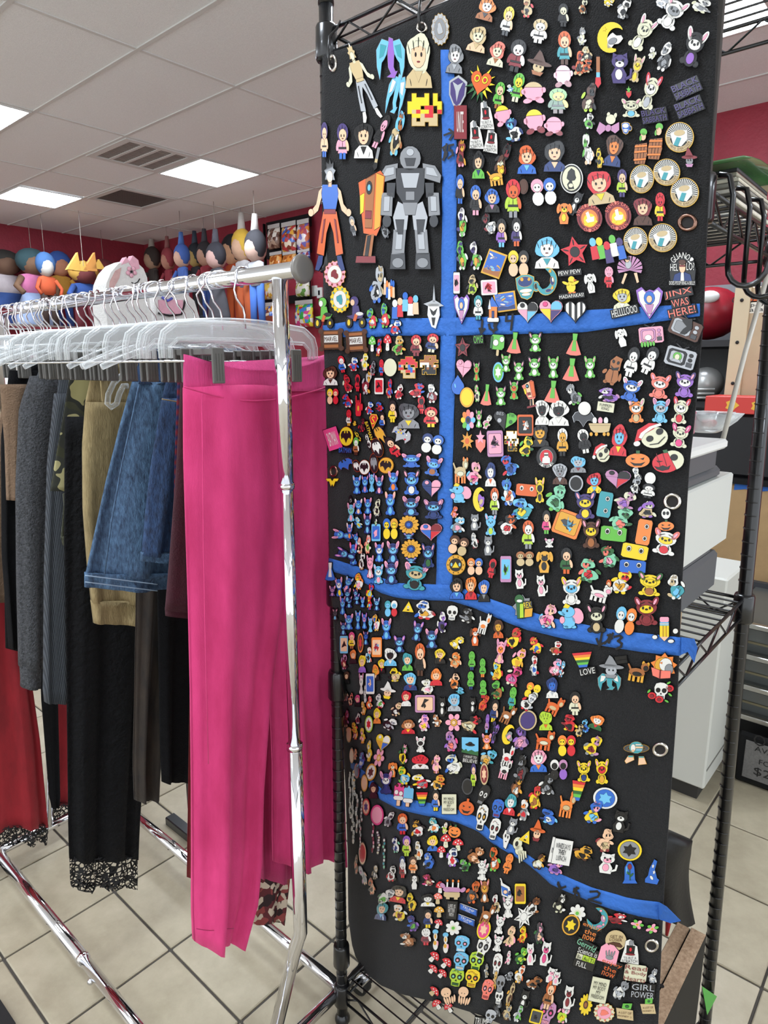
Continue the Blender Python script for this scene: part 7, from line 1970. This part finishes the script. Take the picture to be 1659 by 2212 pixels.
((720, 1560, 6.381), '''
245 165 70 190 0 oval Yf
330 120 80 220 0 bl yrp
430 170 90 220 0 bl yop
530 380 90 300 -5 bl yYw
715 260 200 270 -12 heart ywYb ; yellow edged oval shield with blond figure
655 480 140 250 -12 flower Yfpp 6
280 450 60 200 0 oval of
330 430 60 150 0 bl fo
420 510 110 230 -10 bl bVlw
545 680 140 240 -12 oval YwU
845 640 150 220 0 dog oco ; orange spaniel sitting
990 430 130 280 0 bl yNpk
1230 290 150 220 0 crit wwkw
1220 530 250 200 0 bust rrwU ; red box headed figure
1440 560 150 260 0 bl puf
1010 720 180 260 0 bl lync
760 820 200 310 0 crit BpwB
1240 800 270 200 0 bl rwyg ; red open car with two riders
1460 810 210 210 0 bl YwOk ; golden candlestick
1000 990 290 310 -5 icecream Pl ; two ice lollies joined, pink and blue
1250 1050 160 200 0 lovebar r ; small rainbow striped cup on the lowest tape
1430 1060 150 290 0 fig kfby
350 660 70 200 0 oval rV
310 830 80 330 0 beads Yws
460 830 90 230 0 oval Yf
580 930 120 210 0 bust kfkk
480 1160 100 230 0 oval rfV
635 1270 180 280 0 oval Pp
800 1320 140 220 -20 bl gwd
980 1390 200 290 0 fig Ofbr
1190 1450 220 230 0 bl wkYr
1410 1400 190 210 0 bl wtco
1560 1440 90 160 0 bl Lwf
1640 1460 60 150 0 pumpkin oN
890 1680 120 220 0 bl wzB
1040 1690 160 280 0 fig vfLL
1210 1750 130 260 0 bl wceo
1390 1650 160 220 0 bust yfbk
980 1950 110 240 0 fig BwRr
1130 1950 160 230 0 fig Ufof
1340 1890 190 230 0 bl bBsk
1570 1620 150 180 0 mush rw
1510 1770 120 160 0 mush rw
430 1800 100 300 0 oval fr
300 930 40 500 0 beads sws
250 1000 50 600 0 beads wsg
350 1250 60 500 0 beads swR
420 1150 50 400 0 beads wsw
300 1400 70 500 0 beads sgw
570 1550 50 450 0 beads pwR
650 1650 70 300 0 beads wsc
730 1800 60 400 0 beads wtz
400 1550 40 400 0 beads wsp
340 1950 60 260 0 bl Ouk
'''),
((960, 1560, 6.144), '''
110 240 210 270 0 bl mPva ; mauve hooded shape with pink nose
360 350 240 340 -5 ufo l ; blue flying saucer picture with white words
590 240 150 210 0 crit oppf ; orange mouse head with pink ears
870 150 160 270 -15 moon ygp ; yellow crescent with grey figure
1050 190 240 330 -15 bl mVvp ; purple striped cat in cap
1350 220 270 270 -8 beast OcO ; orange fawn lying down
700 130 70 280 -15 bl Vvk
140 540 270 270 0 bl wcbw ; white curled cat with blue patches
600 450 220 250 -30 bl eltY ; pale leaping fish
410 680 100 300 0 fig VfLL ; purple haired figure in lime dress with long legs
555 670 110 290 0 oval eRf ; cream oval egg with red figure
325 840 150 220 0 oval dk ; dark outlined oval
860 430 160 300 -15 beast wrw
830 600 160 280 -15 beast wkp
1060 590 190 350 -15 bl dkgR ; grey dog head with red scarf
1270 490 240 310 0 bust pwbo ; white duck with pink bow
1540 600 260 290 0 duo wkmv ; pair of gloved figures in red and purple
990 830 180 310 -10 bl uUYw ; brown clock with golden face
540 950 150 280 -25 skull kw
1230 980 200 320 -10 bl yrYu ; yellow bear in red shirt with small brown bear
1390 800 250 290 -10 bl kwg ; black and white skunk
85 1070 190 260 0 cardtext ck MY MIND|MY BODY|MY|FREEDOM ; square cream card with four lines, higher
320 1110 210 230 -10 pumpkin OO ; orange cracked disc with bone hands
515 1250 160 350 -12 skull wkYk ; decorated white skull with flowers
730 1130 170 250 -12 skull bkbR ; blue skull with red drips
690 1400 150 290 -15 skull wkRk ; dark eyed skull with flame letters
905 1070 170 290 -10 bust twrw ; green haired white faced figure
1080 1150 170 290 -10 bl gwor ; red haired clown in a grey bucket
1420 1240 270 190 -20 bl blBw ; blue round eyed head
920 1360 190 230 -15 cat gwp
1115 1500 150 180 -25 tri y ; yellow triangle with one eye, lower
1260 1420 210 290 -12 hat OfR ; straw hatted figure with pitchfork
840 1540 110 250 -8 coffin w ; white skull coffin
1020 1680 230 350 -12 handskel c ; cream skull with long bony fingers
160 1430 170 180 -10 pumpkin oN ; small orange pumpkin on the tape
40 1560 130 180 0 mush rc
200 1610 150 160 0 mush rc
130 1770 190 260 0 bl wvBr ; white figure in striped robe
430 1740 210 240 -20 bl uUf
690 1800 170 340 -10 bl OnNw ; orange and green surfing figure
870 1860 150 270 -15 fig oooo
520 1900 140 200 0 crit wwww
300 1880 170 160 0 bl Nngk
1280 1830 180 210 -20 bl cUYw ; white sandwich with golden letters
1530 1690 210 340 -12 cardtext wd LADIES|IN PLAIN|SIGHT ; white cat with crowded lettering
1500 1900 240 200 -15 bl vmpV ; purple striped grinning cat
'''),
((1200, 1560, 5.925), '''
165 270 260 290 0 duo oyrr ; lion split in gold and red
490 280 240 280 -20 bl ygmR ; yellow bear in grey hat with tiny friend
1050 370 320 310 0 planet t ; ringed planet with two bare feet
380 610 210 270 0 crit yyyB ; yellow bear with honey pot
610 610 200 320 0 crit yyrY ; yellow bear in red shirt with box
165 1030 220 350 -10 beast oeo ; orange lioness standing
300 870 170 270 -8 lovebar r ; rainbow bow over white face
650 950 310 270 -12 oval wblrn ; round badge of five coloured faces
500 1130 260 290 -10 bl ybpl ; yellow fish with blue fins and pink flower
830 1250 300 290 -10 cat kww ; black and white cat lying with yarn
640 1490 250 300 0 bl fRfe ; striped peach and maroon cat
960 1610 310 270 -8 oval ygku ; yellow disc with cat and mouse
110 1640 230 320 -10 cardtext wd WHO SAYS|THEY|LUNCH ; white animal with lettering block
370 1650 300 190 -20 bl YUk ; gold metal lizard
660 1780 330 270 -8 cat wpw ; white reclining cat with pink bow
960 1890 190 290 0 dome b ; blue bell jar with a red rose
1260 1880 190 310 -10 wizhat bw ; blue pointed hat with white stars
'''),
((720, 1860, 6.285), '''
430 180 90 270 15 bl sfmg
550 330 100 230 0 bl fOk
590 140 90 190 0 bl kew
740 460 200 260 -30 bl wNgn
810 160 150 220 0 bl wrkR
970 100 120 230 0 fig wwRr
920 430 240 240 -10 bust kfry
690 660 170 250 -10 bust tfBl ; teal spiky haired head
930 690 220 220 -10 bl ywfR
1090 540 150 250 0 bl yYk
1310 510 210 170 0 bust kwwy ; crowned pale queen with white collar
1130 270 140 200 0 dog wwk
1310 240 180 160 0 bl RwPe
1110 830 180 220 0 bl Vvbn
1310 760 170 250 0 fig kfBy
1050 1050 240 190 0 bl uUwf
1280 1010 180 230 0 fig wwRr
1440 490 130 150 0 mush ae
1460 670 140 150 0 mush Ye
1450 830 120 130 -20 mush rw
1470 340 120 160 0 mush rw
1410 1050 130 290 0 chicken w
1550 1090 130 290 0 chicken w
1390 1280 150 150 -45 mush rw
1550 1370 150 150 -45 mush rw
1370 1450 150 120 -45 mush rw
1500 1510 140 120 -45 mush rw
1390 1750 160 120 -50 mush re
1430 1930 130 140 30 mush rw
1590 1970 120 140 30 mush rw
'''),
((920, 1860, 5.53), '''
340 320 300 240 -3 cake m ; mauve birthday cake with three candles
580 350 170 280 -5 bl dOuo ; cassette with brown boots and camel neck
720 340 130 280 0 crit uuYw
700 110 140 210 -8 crit wwww
980 310 190 220 -10 milk w ; blue and white milk carton
1150 370 130 240 0 rect yuk
860 490 110 230 0 bl ewRk
1000 530 150 260 0 crit wgww
1310 510 160 220 -15 bl wUuk
530 560 230 170 -12 flag B ; navy lettered flag, higher of two
500 690 220 170 -12 flag B ; navy lettered flag, lower of two
330 570 120 210 -5 cardtext kw LIFE IS|BETTER|WITH ; black card with thin white script
750 610 160 260 -20 beast uwu
1190 640 220 290 -20 star ww 6 ; white smiling ghost splash
900 740 130 230 -10 crit wwww
710 800 160 240 -15 oval yPf
350 780 180 170 0 flower cnww 7 ; white flowers with banknote, left
1180 850 120 210 -10 bl yrO
1370 840 140 260 0 bl dNpf
1040 880 150 260 -20 bl fpe
450 970 195 200 -10 skull lkpw ; light blue sugar skull, higher
440 1175 195 220 -10 skull lkpw ; light blue sugar skull, lower
620 1180 185 230 -10 skull LkzN ; lime sugar skull, right
385 1370 190 220 -10 skull LkzN ; lime sugar skull, left
575 1380 190 220 -10 skull ykoY ; yellow sugar skull
755 1510 150 250 -15 skull akpR ; pink sugar skull
700 1010 170 290 -20 skull wkgk ; large eyed white sugar skull with flowers
870 1210 120 260 -10 skull wkRg
880 960 130 200 -10 crit wwww
1010 1130 80 170 -10 bl wkp
1150 1110 150 210 -10 bl NnL
1260 1090 150 270 0 cat wpw ; white sitting cat with pink collar
1440 1080 190 300 -10 cat wPw ; white cat with raised tail
1140 1320 130 230 -15 bl wYOe
740 1290 60 170 0 bl gwe
1010 1350 110 110 0 bl gsd
840 1400 70 230 -10 bl eUY
910 1440 110 200 -10 skull gk
1300 1420 190 170 -25 bl uwk
1510 1340 200 190 -15 cat wpv
1490 1570 170 350 -15 fig Ofuf
1030 1560 90 300 -15 bl eYU
1180 1630 170 240 -15 cat kwg
890 1600 100 180 -10 skull wk
290 1590 170 210 15 octo f ; peach octopus, left of two
480 1590 170 220 -10 octo f ; peach octopus, right of two
870 1740 110 210 -10 bl dkg
990 1780 130 200 -10 bl eUg
790 1830 140 160 -20 skull sk
1120 1790 110 210 -15 bl swn
1460 1790 210 300 -15 skull mkPp ; mauve skull between pink flowers
690 1890 170 100 -8 text w TRUMP
1330 1830 140 170 -15 rect ydk
'''),
((1190, 1860, 5.53), '''
120 480 170 230 -5 bl kcwc ; black and cream book stack
330 600 190 200 -15 flower cnww 7 ; white flowers with banknote, right
255 740 210 250 -20 oval Yky ; golden oval with black cat shape
490 820 240 210 -18 text o enjoy|the|now ; orange rounded words, higher of two
570 660 250 260 -10 crescent tpm ; teal crescent with lilac crystals
800 660 270 130 -8 bl RrwR ; red crowded lettering
1040 730 150 110 -10 flower pYnp 6 ; tiny flower glasses, left
1220 780 150 110 15 flower pYnp 6 ; tiny flower glasses, right
445 970 250 90 -28 text z Gerrrld ; pale green script word
430 1140 250 250 -18 element w ; white words with element squares
785 920 250 240 -10 loser e ; round tan badge with a car
700 1080 240 240 -10 tomb pg ; pink slab with grey skeleton hand
960 1050 220 290 -5 knight w ; armless knight pin beside the lowest eyelet
720 1260 260 200 -20 text O enjoy|the|now ; orange rounded words, lower of two
1020 1310 270 200 -8 text Rc Read|& Body|Hearts ; maroon words on a cream cloud plate
1230 1340 120 180 -8 bl sgw
590 1510 210 290 -12 cardtext ck MY MIND|MY BODY|MY|FREEDOM ; square cream card with four lines, lower
840 1510 180 240 -20 bl wgs ; white cracked hourglass
1110 1520 280 180 -5 text s GIRL|POWER ; silver rounded words
1170 1700 180 190 3 envelope e ; tan envelope with green note, right
900 1760 220 200 -6 envelope e ; tan envelope with green note, left
430 1690 150 250 -8 flower Uuyy 12 ; sunflower in a pale mug
650 1780 250 230 -12 badge cpa ; floral wreath badge
220 1600 190 290 -8 cat wRw ; white kitten with dark red bow
80 1370 140 170 -10 cat wpv
160 1800 160 230 -15 bl Lpwy
1180 1910 230 200 0 dog ocO ; orange dog head at banner bottom
690 1910 190 80 -5 bl en
'''),
]
class PinPlane:
    def __init__(s, px, py, lift):
        s.c = cloth_pt(px, py); s.n = cloth_n(px, py); s.lift = lift
    def at(s, x, y, h):
        r = ray(x, y); t = (s.c - CAM).dot(s.n) / r.dot(s.n)
        return CAM + r*t + s.n*(s.lift + h)
pins = []
for (ox, oy, sc), txt in TILES:
    for ln in txt.strip().splitlines():
        head, _, desc = ln.partition(';'); f = head.split(None, 7)
        x, y, w_, h_ = (float(v)/sc for v in f[:4]); x += ox; y += oy
        arg = f[7].strip() if len(f) > 7 else None
        if f[5] in ('text', 'cardtext') and arg: arg = arg.split('|')
        elif f[5] in ('flower', 'star') and arg: arg = int(arg)
        pins.append(dict(x=x, y=y, w=w_, h=h_, rot=math.radians(float(f[4])), t=f[5], c=list(f[6]), arg=arg, desc=desc.strip()))
pins = [p for p in pins if 0 < p['y'] < 2205]
order = sorted(range(len(pins)), key=lambda i: -(pins[i]['w']*pins[i]['h'] + (400 if pins[i]['desc'] else 0)))
MAIN = set(order[:300])
NOUN = {'fig': 'figure', 'bust': 'portrait head', 'crit': 'animal', 'bl': 'irregular shape', 'duo': 'pair of heads', 'group': 'group of people', 'oval': 'oval', 'rect': 'small card', 'dress': 'caped figure', 'cat': 'cat', 'dog': 'dog',
        'beast': 'four legged animal', 'bat': 'bat oval', 'mush': 'mushroom', 'skull': 'skull', 'mug': 'teapot', 'pix': 'pixel figure', 'text': 'lettering', 'moon': 'crescent figure', 'flower': 'flower', 'rod': 'rod', 'puff': 'puff', 'beads': 'bead string',
        'chicken': 'chef hen', 'pumpkin': 'pumpkin'}
land = [p for p in pins if p['desc']]
def wordy(p):
    if p['desc']: return p['desc']
    a, b = PAL[p['c'][0]][1], PAL[p['c'][1 % len(p['c'])]][1]
    return ('%s and %s %s' % (a, b, NOUN.get(p['t'], 'shape'))) if a != b else '%s %s' % (a, NOUN.get(p['t'], 'shape'))
def where(p, L):
    dx, dy = p['x']-L['x'], p['y']-L['y']
    if abs(dx) > 2*abs(dy): return 'right of' if dx > 0 else 'left of'
    if abs(dy) > 2*abs(dx): return 'below' if dy > 0 else 'above'
    return ('lower ' if dy > 0 else 'upper ') + ('right of' if dx > 0 else 'left of')
used = {}
def pin_label(p):
    w_ = wordy(p)
    if p['desc']:
        named = 'pin' in w_.replace(',', ' ').split()
        s = w_ if named else (w_.replace(',', ' pin,', 1) if ',' in w_ else w_ + ' pin')
        if len(s.split()) < 4: s = 'enamel pin of ' + w_
        if s not in used: used[s] = 1; return s
    for L in sorted(land, key=lambda q: (q['x']-p['x'])**2 + (q['y']-p['y'])**2)[:14]:
        if L is p or ' alike' in L['desc']: continue
        s = '%s pin %s the %s' % (w_, where(p, L), L['desc'].replace(',', ''))
        if len(s.split()) <= 16 and s not in used: used[s] = 1; return s
    return w_ + ' enamel pin'
def grow(P, e):
    cx = sum(p[0] for p in P)/len(P); cy = sum(p[1] for p in P)/len(P)
    hx = max(abs(p[0]-cx) for p in P) + .01; hy = max(abs(p[1]-cy) for p in P) + .01
    return [(cx + (p[0]-cx)*(hx+e)/hx, cy + (p[1]-cy)*(hy+e)/hy) for p in P]
SLOT = {}; SLOTM = []
def slot(m):
    if m.name not in SLOT: SLOT[m.name] = len(SLOTM); SLOTM.append(m)
    return SLOT[m.name]
stuff = MB()
RIMS = {'news': 'Y', 'plaque': 'U', 'bat': 'Y', 'badge': 'Y', 'wing': 's', 'horn': 's', 'swirl': 'Y', 'mug': 'Y', 'crescent': 'Y', 'lava': 'k', 'shield': 's', 'winged': 'Y', 'triring': 'Y', 'beads': 's', 'planet': 'Y', 'armor': 'k', 'batshape': 's', 'pix': 'Y'}
for i, p in enumerate(pins):
    rg = random.Random(i*7+3); pl = PinPlane(p['x'], p['y'], .0030 + .0012*(i % 4)/3 + (.0012 if p['w']*p['h'] > 4000 else 0))
    C_, S_ = math.cos(p['rot']), math.sin(p['rot'])
    def M(q, h):
        X, Y = q[0]*p['w'], q[1]*p['h']
        # turn inside the pin's own outline
        return pl.at(p['x'] + X*C_ - Y*S_, p['y'] - (X*S_ + Y*C_), h)
    D = design(p['t'], p['c'], rg, p['arg'])
    size = (p['w']*p['h'])**.5
    rim = RIMM[RIMS.get(p['t'], 'k')]
    base = MB(); fields = {}
    small = i not in MAIN
    def prism(mb, P, h0, h1, mi=0):
        n = len(P); mb.add([M(q, h0) for q in P] + [M(q, h1) for q in P], [tuple(range(n-1, -1, -1)), tuple(range(n, 2*n))] + [(k, (k+1) % n, n+(k+1) % n, n+k) for k in range(n)], mi)
    for (nm, P, col, ly) in D:
        if isinstance(P, tuple):
            _, s, tx_, ty_, tw, th, tr_ = P; vs, fs = text_geo(s); h = .0016 + .00032*ly + .0002
            a = math.radians(tr_); ca, sa = math.cos(a), math.sin(a); asp = p['w']/p['h']
            pts = []
            for (x, y) in vs:
                X, Y = x*tw, y*th
                pts.append(M((tx_ + X*ca - Y*sa/asp, ty_ + X*sa*asp + Y*ca), h))
            tgt = (nm, col)
            if small: stuff.add(pts, fs, slot(enamel(col)))
            else: fields.setdefault(tgt, MB()).add(pts, fs)
            continue
        if len(P) < 3: continue
        top = .0016 + .00032*ly; e = (1.15 if ly <= 0 else .65)/max(8., size)
        if ly <= 0:
            if small: prism(stuff, grow(P, e), .0, .0014 + .0002*ly, slot(rim))
            else: prism(base, grow(P, e), .0, .0014 + .0002*ly)
        elif p['t'] not in ('news', 'lava') and not small:
            prism(base, grow(P, e), top-.0003, top-.00013)
        if small: prism(stuff, P, top-.0003, top, slot(enamel(col)))
        else: prism(fields.setdefault((nm, col) if nm in ('line', 'ray', 'pixel', 'dot', 'spot', 'mark', 'eye', 'bead', 'mosaic', 'glyph', 'tooth') or min(max(q[0] for q in P)-min(q[0] for q in P), 9)*p['w'] < 9 or (max(q[1] for q in P)-min(q[1] for q in P))*p['h'] < 9 else (nm, col, len(fields)), MB()), P, top-.0003, top)
    if small: continue
    o = base.build('enamel_pin', rim, label=pin_label(p), category='pin', group='enamel pins on the black banner')
    for ky, mb in fields.items():
        mb.build(ky[0], enamel(ky[1]), o)
# paper backing ring keychain
so = stuff.build('small_enamel_pins', SLOTM, label='many smaller enamel pins crowded on the black banner', category='pins', kind='stuff')
